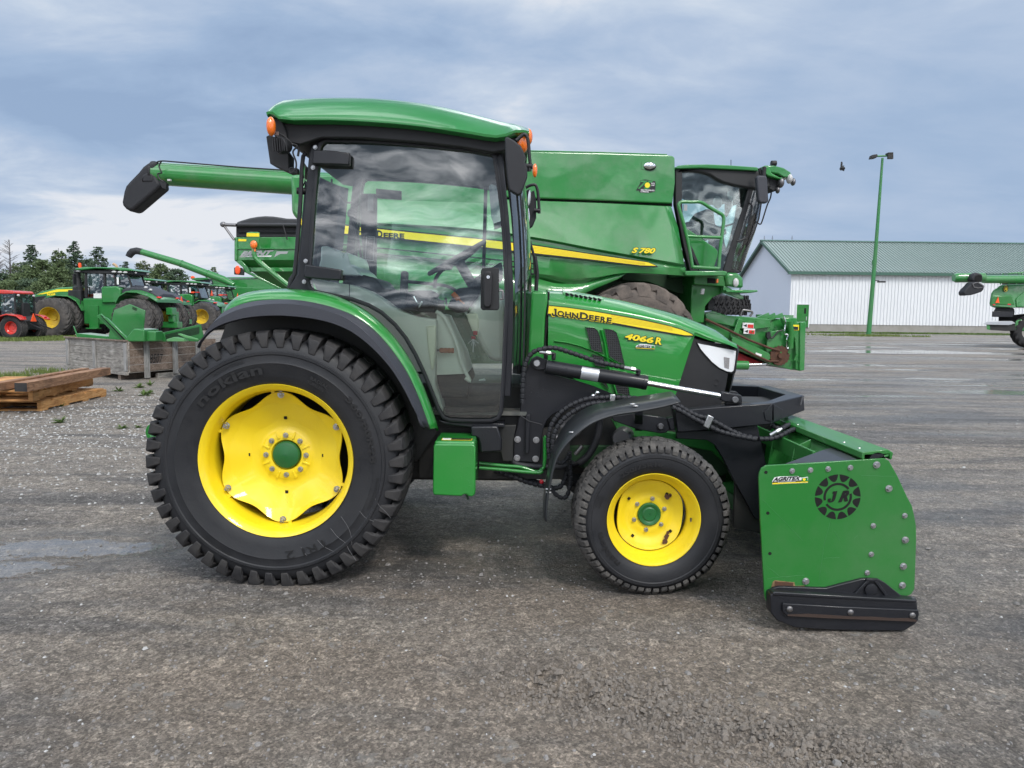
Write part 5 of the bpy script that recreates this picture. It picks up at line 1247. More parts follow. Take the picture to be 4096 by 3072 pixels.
# ------------------------------------------------------------------ snow pusher
YP = 3.10; FAR = 5.72
push = thing('snow_pusher', 'green box snow pusher on the compact tractor, bolted side plate with round cut-out emblem', 'snow pusher', (1.4, YC, 0))
op = [(204, 620), (208, 590), (222, 562), (250, 546), (500, 532), (900, 507), (962, 503), (988, 516), (1036, 600), (1100, 738), (1128, 790), (1142, 850), (1153, 912), (1154, 1000), (1149, 1150), (1143, 1292), (1122, 1324), (1080, 1340), (700, 1400), (290, 1420), (262, 1376), (246, 1360), (238, 1320), (226, 1100), (214, 880)]
pp = T(k6, op, YP)
plate = part('side_plate', MB().prism(pp, (0, .012, 0)), 'paint_green_dull', push, bevel=.002)
far_plate = part('side_plate', MB().prism([Vector((p.x, FAR, p.z)) for p in pp], (0, -.012, 0)), 'paint_green_dull', push, bevel=.002)
for q in ((405, 578), (515, 573), (622, 566), (756, 558), (914, 541), (988, 684), (1084, 848), (1087, 994), (1075, 1153), (1069, 1268), (894, 909), (882, 1081), (858, 1192), (487, 1243)):
    big = q in ((914, 541), (988, 684), (1087, 994), (1075, 1153), (1069, 1268), (487, 1243))
    part('plate_bolt', MB().bolt(P(k6(*q), YP), .0118 if big else .0092), 'zinc', plate, angle=30)
m = MB()
for q in ((247, 587), (259, 833), (271, 1077)): m.lathe(P(k6(*q), YP-.0008), [(0, 0), (.0072, 0), (.0072, .002)], 16)
part('bolt_hole', m, 'void_black', plate, angle=0)
# emblem: cut-out gear ring, arcs and letters, dark because one looks through the plate
c = P(k6(680, 735), YP-.0008); Rr = .0975
def pol(r, t, y=0.0): return Vector((c.x+r*math.cos(t), c.y+y, c.z+r*math.sin(t)))
m = MB()
for i in range(12):
    t0 = R(30*i+15); 
    out = [pol(Rr, t0+R(-13.6+27.2*j/8)) for j in range(9)]
    inn = []
    for j in range(9):
        u = -1+2*j/8; inn.append(pol(Rr-.030*math.sqrt(max(0, 1-u*u))-.001, t0+R(13.4*-u)))
    m.add(out+inn[1:-1], [list(range(16))])
for (a0, a1) in ((38, 196), (-145, 15)):
    n = 20; m.ring([pol(.048, R(a0+(a1-a0)*j/n)) for j in range(n+1)]+[pol(.0481, R(a1))]*0, [pol(.058, R(a0+(a1-a0)*j/n)) for j in range(n+1)], (0, .0004, 0)) if 0 else m.add([pol(.051, R(a0+(a1-a0)*j/n)) for j in range(n+1)]+[pol(.061, R(a0+(a1-a0)*j/n)) for j in range(n+1)], [[j, j+1, n+2+j, n+1+j] for j in range(n)])
m.join(text_quad('J', P(k6(614, 771), YP-.001), P(k6(672, 764), YP-.001), P(k6(619, 706), YP-.001), .10, .35)).join(text_quad('R', P(k6(682, 769), YP-.001), P(k6(744, 760), YP-.001), P(k6(689, 702), YP-.001), .07, .35))
part('emblem_cutout', m, 'void_black', plate, angle=0)
stk = decal('dealer_sticker', k6, [(284, 642), (298, 618), (330, 612), (440, 610), (460, 620), (500, 614), (500, 650), (286, 660)], YP-.001, 'decal_white', plate)
part('sticker_lettering', text_quad('AGRITEX', P(k6(288, 641), YP-.0022), P(k6(456, 633), YP-.0022), P(k6(292, 617), YP-.0022), .04, .25), 'decal_black', stk, angle=0)
decal('sticker_band', k6, [(286, 643), (460, 635), (500, 636), (500, 645), (286, 652)], YP-.0018, 'decal_black', stk, .0005)
decal('sticker_line', k6, [(286, 651), (500, 642), (500, 648), (286, 659)], YP-.0021, 'decal_yellow', stk, .0003)
part('sticker_address', text_quad('www.agritex.ca', P(k6(318, 650), YP-.0026), P(k6(425, 645), YP-.0026), P(k6(318, 643), YP-.0026), .02), 'decal_white', stk, angle=0)
decal('sticker_emblem', k6, [(462, 624), (498, 618), (498, 640), (462, 642)], YP-.0024, 'paint_green', stk, .0003)
part('emblem_dot', MB().lathe(P(k6(478, 630), YP-.0028), [(0, 0), (.006, 0), (.006, .0003)], 12), 'decal_yellow', stk)
decal('paint_scar', k6, [(276, 1290), (288, 1248), (300, 1238), (418, 1250), (424, 1272), (480, 1270), (482, 1284), (420, 1290), (300, 1284)], YP-.0009, 'chipped_edge', plate, .0003)
decal('bare_patch', k6, [(300, 1244), (412, 1254), (412, 1276), (300, 1274)], YP-.0014, 'rust', plate, .0003)
m = MB(); sr = random.Random(9)
for (x0, y0, x1, y1) in ((215, 740, 390, 915), (390, 915, 470, 1000), (250, 1150, 330, 1215), (255, 1228, 480, 1205), (820, 606, 1030, 612), (660, 940, 695, 1000), (595, 1105, 690, 1100), (640, 870, 600, 1010), (600, 1010, 565, 1250), (780, 985, 800, 965), (920, 900, 905, 960)):
    n = 6; lastp = None
    for j in range(n):
        a = (x0+(x1-x0)*j/n, y0+(y1-y0)*j/n+sr.uniform(-2, 2)); b = (x0+(x1-x0)*(j+1)/n, y0+(y1-y0)*(j+1)/n+sr.uniform(-2, 2))
        m.tube([P(k6(*a), YP-.0003), P(k6(*b), YP-.0003)], .0004, 4)
part('scratches', m, 'scratch', plate, angle=0)
# skid shoe
shoe = thing_part('skid_shoe', push)
up_ = T(k6, [(276, 1300), (290, 1285), (330, 1277), (610, 1286), (700, 1262), (830, 1230), (860, 1228), (928, 1232), (965, 1252), (1010, 1288), (1068, 1334), (1150, 1345), (1158, 1362), (1158, 1430), (276, 1430)], YP-.018)
part('shoe_plate', MB().prism(up_, (0, .018, 0)), 'black_steel', shoe, bevel=.003)
lo_ = T(k6, [(286, 1318), (1160, 1372), (1168, 1480), (1148, 1504), (1082, 1545), (860, 1543), (640, 1540), (420, 1524), (314, 1482), (276, 1434), (274, 1330)], YP-.055)
part('shoe_runner', MB().prism(lo_, (0, .065, 0)), 'black_steel', shoe, bevel=.005)
part('shoe_ledge', MB().prism(T(k6, [(286, 1316), (300, 1308), (1155, 1358), (1160, 1376), (290, 1330)], YP-.060), (0, .05, 0)), 'black_steel', shoe, bevel=.004)
ws = T(k6, [(350, 1378), (700, 1398), (1168, 1418), (1172, 1446), (1156, 1488), (900, 1478), (600, 1466), (372, 1452), (348, 1428)], YP-.068)
wsp = part('wear_strip', MB().prism(ws, (0, .014, 0)), 'black_steel', shoe, bevel=.003)
part('worn_edge', MB().prism(T(k6, [(380, 1444), (500, 1440), (640, 1448), (760, 1456), (900, 1458), (1000, 1466), (1120, 1466), (1156, 1478), (1156, 1488), (900, 1478), (600, 1466), (376, 1453)], YP-.0692), (0, .001, 0)), 'rust_dark', wsp, angle=0)
for q in ((390, 1412), (757, 1432), (1130, 1450)): part('strip_bolt', MB().ell(P(k6(*q), YP-.069), .014, .008, .014, 16, 8), 'dull_steel', wsp)
part('brace', MB().beam(P(k6(862, 1242), YP-.024), P(k6(780, 1328), YP-.024), .008, .012).beam(P(k6(908, 1242), YP-.024), P(k6(978, 1336), YP-.024), .008, .012).beam(P(k6(850, 1236), YP-.024), P(k6(920, 1236), YP-.024), .008, .012), 'black_steel', shoe, bevel=.002)
part('pivot_boss', MB().lathe(P(k6(884, 1298), YP-.03), [(0, 0), (.018, 0), (.026, .002), (.027, .012)], 24), 'black_steel', shoe)
m = MB()
for (x0, x1, y) in ((300, 362, 1308), (458, 634, 1316), (736, 778, 1330), (850, 1018, 1338), (1080, 1150, 1344)): m.beam(P(k6(x0, y), YP-.026), P(k6(x1, y+(x1-x0)*.03), YP-.026), .010, .010)
part('weld_bead', m, 'weld', shoe, bevel=.004)
part('skid_shoe', MB().prism([Vector((p.x, FAR+.05, p.z)) for p in lo_], (0, -.06, 0)), 'black_steel', push, bevel=.004)
# moldboard: curved blade across, with top rail and ribs on its back
x0 = P(k6(845, 505), YP).x; zt = P(k6(800, 512), YP).z
prof = [(x0+.105, zt+.02), (x0+.03, zt-.02), (x0-.01, zt-.10), (x0-.025, zt-.25), (x0-.02, zt-.42), (x0+.02, zt-.58), (x0+.10, zt-.68)]
prof = smooth_path([Vector((x, 0, z)) for x, z in prof], 4)
part('moldboard', openloft([[Vector((p.x, y, p.z)) for p in prof] for y in (YP+.012, FAR-.012)]), 'paint_green_dull', push, solid=.008, angle=60)
part('cutting_edge', MB().box(x0+.09, x0+.12, YP+.012, FAR-.012, .02, .16), 'black_steel', push, bevel=.004)
part('top_rail', MB().prism([(x0-.01, YP+.012, zt+.004), (x0-.006, YP+.012, zt+.03), (x0+.10, YP+.012, zt+.045), (x0+.125, YP+.012, zt+.03), (x0+.12, YP+.012, zt), (x0+.112, YP+.012, zt), (x0+.108, YP+.012, zt+.025), (x0+.004, YP+.012, zt+.02), (x0+.004, YP+.012, zt-.005)], (0, FAR-YP-.024, 0)), 'paint_green_dull', push, bevel=.003)
part('rail_tube', MB().tube([(x0+.06, YP+.012, zt-.004), (x0+.06, FAR-.012, zt-.004)], .035, 16), 'black_steel', push)
part('lower_rail', MB().box(x0-.10, x0-.085, YP+.30, FAR-.3, zt-.10, zt-.02), 'paint_green_dull', push, bevel=.003)
m = MB()
for y in (3.62, 3.92, 4.30, 4.5, 4.88, 5.2):
    m.prism([(x0-.02, y, zt), (x0-.10, y, zt-.04), (x0-.14, y, zt-.3), (x0-.10, y, zt-.6), (x0+.06, y, zt-.66), (x0-.02, y, zt-.3)], (0, .012, 0))
part('back_rib', m, 'paint_green_dull', push, bevel=.002)
part('back_channel', MB().box(x0-.13, x0-.02, YP+.1, FAR-.1, .14, .24), 'paint_green_dull', push, bevel=.006)
part('corner_gusset', MB().prism([P(k6(362, 534), YP+.012), P(k6(800, 510), YP+.012), G(k6(650, 434), z=zt-.005), G(k6(580, 455), z=zt-.005)], (0, 0, -.01)), 'black_steel', push, bevel=.002)
cpl = MB()
for sy in (3.90, 4.84): part('coupler_plate', MB().prism([(x0-.30, sy, .45), (x0-.30, sy, .20), (x0-.08, sy, .16), (x0-.06, sy, .5)], (0, .03, 0)), 'chassis', push, bevel=.003)
pt = part('rail_decal', MB().box(x0+.02, x0+.09, 4.28, 4.52, zt+.046, zt+.0475), 'decal_black', push, angle=0)
part('decal_lettering', text_quad('JR. ...', (x0+.03, 4.48, zt+.049), (x0+.03, 4.32, zt+.049), (x0+.06, 4.48, zt+.049), .02, .2, out=Vector((0, 0, 0))), 'decal_grey', pt, angle=0)
m = MB()
for y in (3.2, 3.35, 3.9, 4.1): m.bolt((x0+.02, y, zt+.028), .007, Vector((0, 0, 1)))
part('rail_bolt', m, 'zinc', push, angle=30)
# ------------------------------------------------------------------ field tyres with chevron bars
def ag_tyre(c, ax, ex, Rr, w, n, rimr, seg=64, bar=.055, hh=None, mb=None, lug=None):
    """c centre of the outer face, ax unit vector into the machine, ex unit vector along travel; returns carcass and bars"""
    c = Vector(c); ax = Vector(ax).normalized(); ex = Vector(ex).normalized(); up = Vector((0, 0, 1)); hh = hh or Rr*.055; Rb = Rr-hh
    def Q(t, r, h): return c+ex*r*math.cos(t)+up*r*math.sin(t)+ax*h
    prof = [(rimr, w*.12), (rimr+.02, w*.05), ((rimr+Rb)/2, 0), (Rb-.06*Rr, w*.015), (Rb-.012, w*.08), (Rb, w*.2), (Rb+.004, w*.5), (Rb, w*.8), (Rb-.012, w*.92), (Rb-.06*Rr, w*.985), ((rimr+Rb)/2, w), (rimr+.02, w*.95), (rimr, w*.88)]
    m = mb or MB(); base = len(m.v); vs = [Q(2*PI*i/seg, r, h) for r, h in prof for i in range(seg)]; q = len(prof)
    m.add(vs, [[k*seg+i, k*seg+(i+1) % seg, (k+1)*seg+(i+1) % seg, (k+1)*seg+i] for k in range(q-1) for i in range(seg)]+[[(q-1)*seg+i, (q-1)*seg+(i+1) % seg, (i+1) % seg, i] for i in range(seg)])
    l = lug or MB()
    for side in (0, 1):
        f = (lambda h: h) if side == 0 else (lambda h: w-h)
        for i in range(n):
            t0 = 2*PI*(i+.5*side)/n; rows = [(.0, Rb-.07*Rr, 0), (.03*w, Rr-.035, .02), (.10*w, Rr-.008, .07), (.30*w, Rr, .21), (.53*w, Rr, .38)]
            vs = []
            for h, r, dt in rows:
                t = t0+dt*w/Rr*1.9; b = bar/Rr/2*(1.25 if h < .12*w else 1)
                vs += [Q(t-b, r, f(h)), Q(t+b, r, f(h)), Q(t+b*1.5, Rb-.01 if h > .05*w else r-.05, f(h)), Q(t-b*1.5, Rb-.01 if h > .05*w else r-.05, f(h))]
            fs = [[0, 1, 2, 3], [16, 17, 18, 19]]
            for k in range(4):
                a = 4*k; fs += [[a+q_, a+(q_+1) % 4, a+4+(q_+1) % 4, a+4+q_] for q_ in range(4)]
            l.add(vs, fs)
    return m, l
def dish_mb(c, ax, ex, r, deep, seg=40, holes=True):
    c = Vector(c); ax = Vector(ax).normalized(); ex = Vector(ex).normalized(); up = Vector((0, 0, 1))
    prof = [(r+.012, .02), (r+.015, -.005), (r, .0), (r*.94, .06), (r*.90, deep*.5), (r*.82, deep*.6), (r*.78, deep), (r*.3, deep*1.05), (r*.25, deep*.95), (.001, deep*.95)]
    m = MB(); vs = [c+ex*a*math.cos(2*PI*i/seg)+up*a*math.sin(2*PI*i/seg)+ax*h for a, h in prof for i in range(seg)]; q = len(prof)
    return m.add(vs, [[k*seg+i, k*seg+(i+1) % seg, (k+1)*seg+(i+1) % seg, (k+1)*seg+i] for k in range(q-1) for i in range(seg)])

# ------------------------------------------------------------------ big combine behind the tractor
CK = .123; CY0 = 11.9; _n = math.sqrt(1+CK*CK); NV = Vector((-CK, 1, 0))/_n; EV = Vector((1, CK, 0))/_n
def CT(k, pts, d=0.0): return T(k, pts, CY0+d*_n, CK)
combo = thing('combine_harvester', 'large green combine harvester parked right behind the compact tractor, grey mirror on its cab', 'combine harvester', (0, 13, 0), math.atan(CK))
CG = 'paint_combine'
def cp(name, k, pts, d, depth, mat=CG, parent=None, bevel=.02, **kw): return part(name, MB().prism(CT(k, pts, d), NV*depth), mat, parent or combo, bevel=bevel, **kw)
iden = lambda x, y: (x, y)
cp('tank_panel', k7, [(-160, 85), (148, 93), (600, 102), (1028, 115), (1066, 122), (1078, 135), (1080, 300), (1062, 438), (600, 418), (148, 402), (-160, 392)], .0, 3.1, bevel=.035, seg=4)
cp('tank_lid', k7, [(-100, 78), (600, 94), (1028, 108), (1028, 118), (600, 104), (-100, 88)], .3, 2.5)
cp('panel_gap', k7, [(-900, 380), (148, 400), (1060, 436), (1060, 458), (148, 424), (-900, 400)], .06, 2.8, 'void_black', bevel=0)
# sculpted side: lofted strips between traced lines standing at different depths
def strips(name, rows, mat=CG, n=40, angle=35):
    """rows: (crop, [(x, y)...], depth); all resampled to n points"""
    out = []
    for k, pts, d in rows:
        q = smooth_path(CT(k, pts, d), 6); L = [0]
        for i in range(1, len(q)): L.append(L[-1]+(q[i]-q[i-1]).length)
        r = []; j = 0
        for i in range(n):
            t = L[-1]*i/(n-1)
            while j < len(L)-2 and L[j+1] < t: j += 1
            r.append(q[j].lerp(q[j+1], (t-L[j])/max(1e-9, L[j+1]-L[j])))
        out.append(r)
    m = MB(); m.add([p for r in out for p in r], [[k*n+i, k*n+i+1, (k+1)*n+i+1, (k+1)*n+i] for k in range(len(out)-1) for i in range(n-1)])
    return part(name, m, mat, combo, angle=angle, solid=.02)
L7 = lambda pts, d: (k7, pts, d)
strips('side_panel', [
    L7([(-1000, 385), (-300, 400), (148, 416), (600, 432), (1045, 452)], .10),
    L7([(-1000, 392), (-300, 406), (148, 424), (600, 440), (1052, 462)], .0),
    L7([(-1000, 470), (-300, 500), (148, 540), (600, 560), (1098, 600)], -.04),
    L7([(-1000, 560), (-300, 600), (148, 660), (600, 745), (1140, 840)], -.13),
    L7([(-1000, 575), (-300, 615), (148, 676), (600, 762), (1142, 858)], -.06),
    L7([(-1000, 640), (-300, 680), (148, 760), (600, 830), (1148, 870)], -.09),
    L7([(-1000, 760), (-300, 830), (148, 900), (500, 930), (760, 895), (1146, 914)], -.07),
    L7([(-1000, 780), (-300, 850), (100, 925), (420, 985), (620, 925), (800, 880), (1146, 918)], .02)])
strips('lower_panel', [
    L7([(-1000, 770), (-300, 840), (100, 918), (300, 970), (480, 960), (620, 920), (790, 880)], -.0),
    L7([(-1000, 1000), (-300, 1050), (100, 1100), (300, 1120), (400, 1085), (500, 1025), (700, 940)], -.02)])
cp('body', k7, [(-1000, 470), (300, 470), (1040, 480), (1100, 700), (1120, 890), (1120, 960), (1100, 1200), (300, 1500), (-1000, 1500)], .95, 2.8, 'green_dark', bevel=0)
rear = cp('rear_hood', iden, [(1163, 700), (1400, 690), (1980, 700), (1980, 1000), (1240, 1000), (1220, 905), (1190, 880), (1166, 850)], -.02, 2.6, bevel=.05, seg=3)
cp('rear_lower', iden, [(1240, 1000), (1980, 1010), (1980, 1240), (1300, 1240), (1250, 1150)], .05, 2.4, 'paint_combine')
# rear side door outline and stripe, seen through the cab glass
def gl_line(name, k, pts, d, w, mat='void_black', parent=None): 
    q = CT(k, pts, d); m = MB()
    for a, b in zip(q, q[1:]): m.beam(a, b, .02, w, Vector((0, 1, 0))) if 0 else m.tube([a, b], w/2, 6)
    return part(name, m, mat, parent or combo, angle=60)
gl_line('door_seam', k1, [(598, 700), (600, 1000), (612, 1060), (650, 1098), (1100, 1140), (1640, 1195), (1985, 1230)], -.14, .022)
gl_line('panel_seam', k1, [(880, 1160), (1300, 1200), (1640, 1232), (1985, 1268)], -.14, .02)
def cdecal(name, k, pts, d, mat, parent=None): return part(name, MB().prism(CT(k, pts, d), NV*.004), mat, parent or combo, angle=0)
def yat(x): return 0
so_ = cdecal('side_stripe_border', iden, [k1(628, 952), k1(1100, 1000), k1(1650, 1055), k7(120, 706), k7(500, 765), k7(900, 824), k7(962, 852), k7(964, 862), k7(860, 858), k7(500, 815), k7(120, 776), k1(1640, 1128), k1(1100, 1072), k1(628, 1030)], -.152, 'decal_black')
cdecal('side_stripe', iden, [k1(634, 962), k1(1100, 1010), k1(1650, 1064), k7(120, 714), k7(500, 772), k7(900, 829), k7(955, 852), k7(850, 848), k7(500, 806), k7(120, 764), k1(1640, 1115), k1(1100, 1060), k1(634, 1018)], -.158, 'decal_yellow', so_)
m = MB()
words = [('JOHN', 712, 1036, 860, 1050), ('DEERE', 880, 1046, 1078, 1062)]
YY = CY0-.163*_n
for w_, x0, y0, x1, y1 in (('J', 715, 1036, 742, 1038), ('OHN', 746, 1036, 868, 1048)):
    hh_ = 50 if len(w_) == 1 else 36
    m.join(text_quad(w_, P(k1(x0, y0), YY, CK), P(k1(x1, y1), YY, CK), P(k1(x0, y0-hh_), YY, CK), .04))
for w_, x0, y0, x1, y1 in (('D', 886, 1046, 926, 1050), ('EERE', 932, 1050, 1078, 1056)):
    hh_ = 50 if len(w_) == 1 else 36
    m.join(text_quad(w_, P(k1(x0, y0), YY, CK), P(k1(x1, y1), YY, CK), P(k1(x0, y0-hh_), YY, CK), .04))
part('side_lettering', m, 'decal_black', so_, angle=0)
m = MB(); 
for j in range(4):
    a = MB()
    m.prism(CT(k7, [(120, 722+j*10), (880, 832+j*4), (880, 833.5+j*4), (120, 724.5+j*10)], -.160), NV*.001)
part('side_stripe_lines', m, 'stripe_line', so_, angle=0)
for bo, mt, dd, e in ((.075, 'decal_black', -.19, 3), (.04, 'decal_yellow', -.196, 0)):
    YY = CY0+dd*_n; m = MB()
    m.join(text_quad('S', P(k7(790-e, 766+e), YY, CK), P(k7(828+e, 767+e), YY, CK), P(k7(798-e, 730-e), YY, CK), bo, .2)).join(text_quad('780', P(k7(838-e, 768+e), YY, CK), P(k7(944+e, 770+e), YY, CK), P(k7(846-e, 732-e), YY, CK), bo, .2))
    part('model_number' if e == 0 else 'model_number_shadow', m, mt, combo, angle=0)
# round lamp plate and the anniversary sticker
lp = cdecal('lamp_plate', k7, [(858, 158), (962, 162), (958, 214), (856, 210)], -.008, CG)
q = P(k7(910, 187), CY0-.02, CK); part('side_lamp', MB().ell(q, .165*.6, .03, .055), 'chrome', lp, angle=60); part('lamp_ring', MB().ell(q+Vector((0, .012, -.008)), .165*.66, .03, .068), 'decal_black', lp, angle=60)
bd = cdecal('anniversary_badge', k7, [(820, 352), (850, 300), (850, 285), (880, 278), (948, 290), (950, 318), (946, 358), (912, 366), (846, 364), (840, 352)], -.006, 'decal_black')
YY = CY0-.013*_n
part('badge_numerals', text_quad('75', P(k7(830, 342), YY, CK), P(k7(916, 346), YY, CK), P(k7(846, 284), YY, CK), .03, .2), CG, bd, angle=0)
part('badge_dot', MB().lathe(P(k7(895, 316), YY-.004, CK), [(0, 0), (.042, 0), (.042, .002)], 20), 'decal_yellow', bd)
part('badge_lettering', text_quad('SELF-PROPELLED', P(k7(852, 352), YY, CK), P(k7(942, 356), YY, CK), P(k7(852, 343), YY, CK), .02).join(text_quad('COMBINES', P(k7(850, 363), YY, CK), P(k7(904, 365), YY, CK), P(k7(850, 354), YY, CK), .02)).join(text_quad('SINCE', P(k7(920, 308), YY, CK), P(k7(944, 309), YY, CK), P(k7(920, 300), YY, CK), .02)).join(text_quad('1947', P(k7(922, 322), YY, CK), P(k7(944, 323), YY, CK), P(k7(922, 312), YY, CK), .02)), 'decal_white', bd, angle=0)
# unloading auger folded along the machine
a = P(kd4(560, 244), 12.9); b = P(kd4(2020, 340), 12.9)
aug = thing_part('unloading_auger', combo)
ra = (P(kd4(600, 125), 12.9)-P(kd4(600, 362), 12.9)).length/2; rb = (P(kd4(1985, 210), 12.9)-P(kd4(1985, 462), 12.9)).length/2
part('auger_tube', MB().tube([a, a.lerp(b, .02), b, b+(b-a)*.6], [ra*1.03, ra, rb, rb], 32), CG, aug, angle=40)
part('auger_flange', MB().tube([a-(b-a)*.004, a+(b-a)*.012], ra*1.07, 32), 'black_plastic', aug)
def ringc(c, d, rx, rz, n=18, sq=.6):
    u, v = frame(d); out = []
    for i in range(n):
        t = 2*PI*i/n; cs, sn = math.cos(t), math.sin(t)
        out.append(Vector(c)+u*rx*math.copysign(abs(cs)**sq, cs)+v*rz*math.copysign(abs(sn)**sq, sn))
    return out
sp_old = [((560, 244), .46, (-1, -.06), 1.0), ((500, 262), .47, (-1, -.25), .85), ((430, 325), .43, (-.8, -.6), .7), ((350, 420), .44, (-.72, -.7), .6), ((285, 520), .48, (-.72, -.75), .55), ((268, 560), .46, (-.7, -.75), .55)]
part('auger_spout', MB().prism(T(kd4, [(600, 113), (540, 118), (490, 135), (440, 172), (395, 230), (300, 328), (262, 372), (242, 430), (222, 540), (230, 575), (262, 612), (300, 634), (335, 638), (420, 565), (540, 462), (640, 378), (618, 340), (590, 290), (575, 230), (580, 170)], 12.9-ra*.95), (0, ra*1.9, 0)), 'black_soft', aug, bevel=.11, seg=4)
part('spout_rib', MB().prism(T(kd4, [(555, 235), (480, 225), (430, 260), (420, 320), (430, 345), (560, 340)], 12.9-ra*1.0), (0, .1, 0)), 'black_soft', aug, bevel=.05, seg=3)
part('auger_cable', MB().tube(smooth_path(T(kd4, [(560, 150), (630, 115), (800, 125), (1100, 150), (1500, 182), (1960, 212)], 12.75), 5), .012, 6).tube(smooth_path(T(kd4, [(640, 115), (615, 170), (640, 235), (600, 250), (620, 300), (660, 330)], 12.6), 5), .012, 6), 'black_plastic', aug)
part('spout_bracket', MB().prism(T(kd4, [(610, 320), (650, 310), (690, 350), (680, 405), (645, 390)], 12.6), (0, .1, 0)), 'black_plastic', aug)
part('tube_lamp', MB().prism(T(kd4, [(700, 302), (732, 302), (732, 320), (700, 320)], 12.6), (0, .05, 0)), 'lamp_far', aug)
# ---- cab of the combine
cc = thing_part('operator_cab', combo)
def cq(name, k, pts, d, depth, mat, parent=cc, bevel=.015, **kw): return part(name, MB().prism(CT(k, pts, d), NV*depth), mat, parent, bevel=bevel, **kw)
cq('cab_roof', k7, [(1083, 196), (1100, 186), (1160, 179), (1300, 177), (1450, 184), (1620, 196), (1634, 202), (1630, 222), (1450, 212), (1250, 203), (1085, 208)], .25, 2.0, 'paint_green_roof')
cq('roof_trim', k7, [(1083, 204), (1250, 200), (1450, 209), (1632, 220), (1700, 235), (1720, 330), (1640, 345), (1560, 335), (1470, 318), (1400, 300), (1350, 275), (1310, 248), (1250, 232), (1160, 224), (1120, 224), (1085, 260)], .30, 1.9, 'cab_trim', bevel=.03)
cq('front_visor', k7, [(1672, 184), (1740, 186), (1800, 200), (1845, 228), (1858, 255), (1852, 268), (1800, 262), (1760, 240), (1700, 230), (1675, 240)], .25, 2.0, 'paint_green_roof', bevel=.04)
cq('visor_underside', k7, [(1660, 200), (1705, 228), (1762, 242), (1806, 268), (1795, 300), (1770, 345), (1735, 360), (1680, 330)], .32, 1.8, 'cab_trim', bevel=.02)
cq('visor_skirt', k7, [(1672, 190), (1705, 195), (1720, 235), (1770, 262), (1795, 266), (1805, 280), (1770, 275), (1700, 255), (1676, 240)], .22, .1, 'paint_green')
for q, r_ in (((1838, 275), .10), ((1862, 295), .08), ((1780, 300), .11), ((1760, 350), .07)):
    c_ = P(k7(*q), CY0+.28, CK); part('roof_lamp', MB().ell(c_, r_*.5, r_*.8, r_*.8), 'lamp_far' if q[0] > 1830 and q[0] < 1850 else 'dull_steel', cc, angle=60)
cq('rear_post', k7, [(1083, 206), (1128, 206), (1126, 420), (1140, 620), (1180, 800), (1250, 900), (1180, 900), (1130, 700), (1095, 520), (1080, 440)], .30, .12, 'cab_trim')
cq('front_post', k7, [(1572, 320), (1606, 320), (1580, 420), (1520, 620), (1480, 760), (1450, 895), (1395, 895), (1430, 780), (1480, 620), (1540, 440)], .34, .14, 'cab_trim')
cq('cab_base', k7, [(1330, 850), (1380, 760), (1440, 860), (1510, 885), (1512, 900), (1330, 900)], .40, 1.7, 'cab_trim')
part('cab_side_glass', MB().prism(CT(k7, [(1120, 222), (1250, 232), (1310, 248), (1350, 275), (1400, 300), (1470, 318), (1595, 335), (1540, 520), (1440, 895), (1380, 895), (1200, 880), (1130, 600)], .36), NV*.01), 'glass_clear', cc, angle=0)
cws = [(1606, 325), (1650, 340), (1640, 480), (1605, 640), (1560, 770), (1512, 895), (1450, 895), (1500, 730), (1560, 540)]
# curved windscreen
a_ = CT(k7, [(1600, 330), (1565, 450), (1520, 600), (1480, 740), (1445, 890)], .38); b_ = CT(k7, [(1662, 345), (1640, 480), (1606, 620), (1560, 750), (1512, 893)], .8)
rows = []
for t in range(15):
    u = t/14
    if u <= .25: f = math.sin(u/.25*PI/2); rows.append([p.lerp(Vector((q.x, p.y+(q.y-p.y)*(1-math.cos(u/.25*PI/2)), q.z)), 1) if False else Vector((p.x+(q.x-p.x)*f, p.y+(q.y-p.y)*(1-math.cos(u/.25*PI/2)), p.z+(q.z-p.z)*f)) for p, q in zip(a_, b_)])
    elif u >= .75:
        v = (1-u)/.25; rows.append([Vector((p.x+(q.x-p.x)*math.sin(v*PI/2), 0, p.z+(q.z-p.z)*math.sin(v*PI/2)))+Vector((0, p.y+1.75-(q.y-p.y)*(1-math.cos(v*PI/2)), 0)) for p, q in zip(a_, b_)])
    else: rows.append([Vector((q.x+.03*math.sin((u-.25)/.5*PI), q.y+(1.75-2*(q.y-p.y))*(u-.25)/.5, q.z)) for p, q in zip(a_, b_)])
part('windscreen', openloft(rows), 'glass_clear', cc, angle=60)
cq('far_wall', k7, [(1090, 206), (1570, 320), (1540, 520), (1440, 895), (1200, 895), (1120, 500)], 2.05, .03, 'glass_clear', bevel=0)
cq('cab_back_wall', k7, [(1128, 760), (1200, 640), (1300, 700), (1340, 780), (1340, 895), (1190, 895)], 1.1, .1, 'cab_trim')
cq('driver_seat', k7, [(1240, 540), (1290, 470), (1340, 480), (1350, 580), (1420, 600), (1430, 640), (1360, 660), (1240, 700), (1150, 700), (1150, 560), (1200, 555)], .9, .6, 'cab_trim', bevel=.04)
cq('console', k7, [(1340, 600), (1490, 560), (1490, 572), (1400, 600), (1410, 700), (1440, 800), (1380, 860), (1340, 700)], 1.0, .3, 'cab_trim')
for q in ((1365, 430), (1460, 378)): 
    c_ = P(k7(*q), CY0+.5, CK); part('round_mirror', MB().lathe(c_, [(0, 0), (.09, 0), (.1, .01), (.1, .02)], 24, Vector((-.5, 1, 0))).tube([c_-Vector((0, 0, .1)), c_-Vector((0, 0, .22))], .01, 6), 'silver_label', cc)
cq('inner_screen', k7, [(1410, 440), (1440, 412), (1460, 420), (1450, 480), (1425, 530), (1410, 520)], 1.5, .03, 'cab_trim')
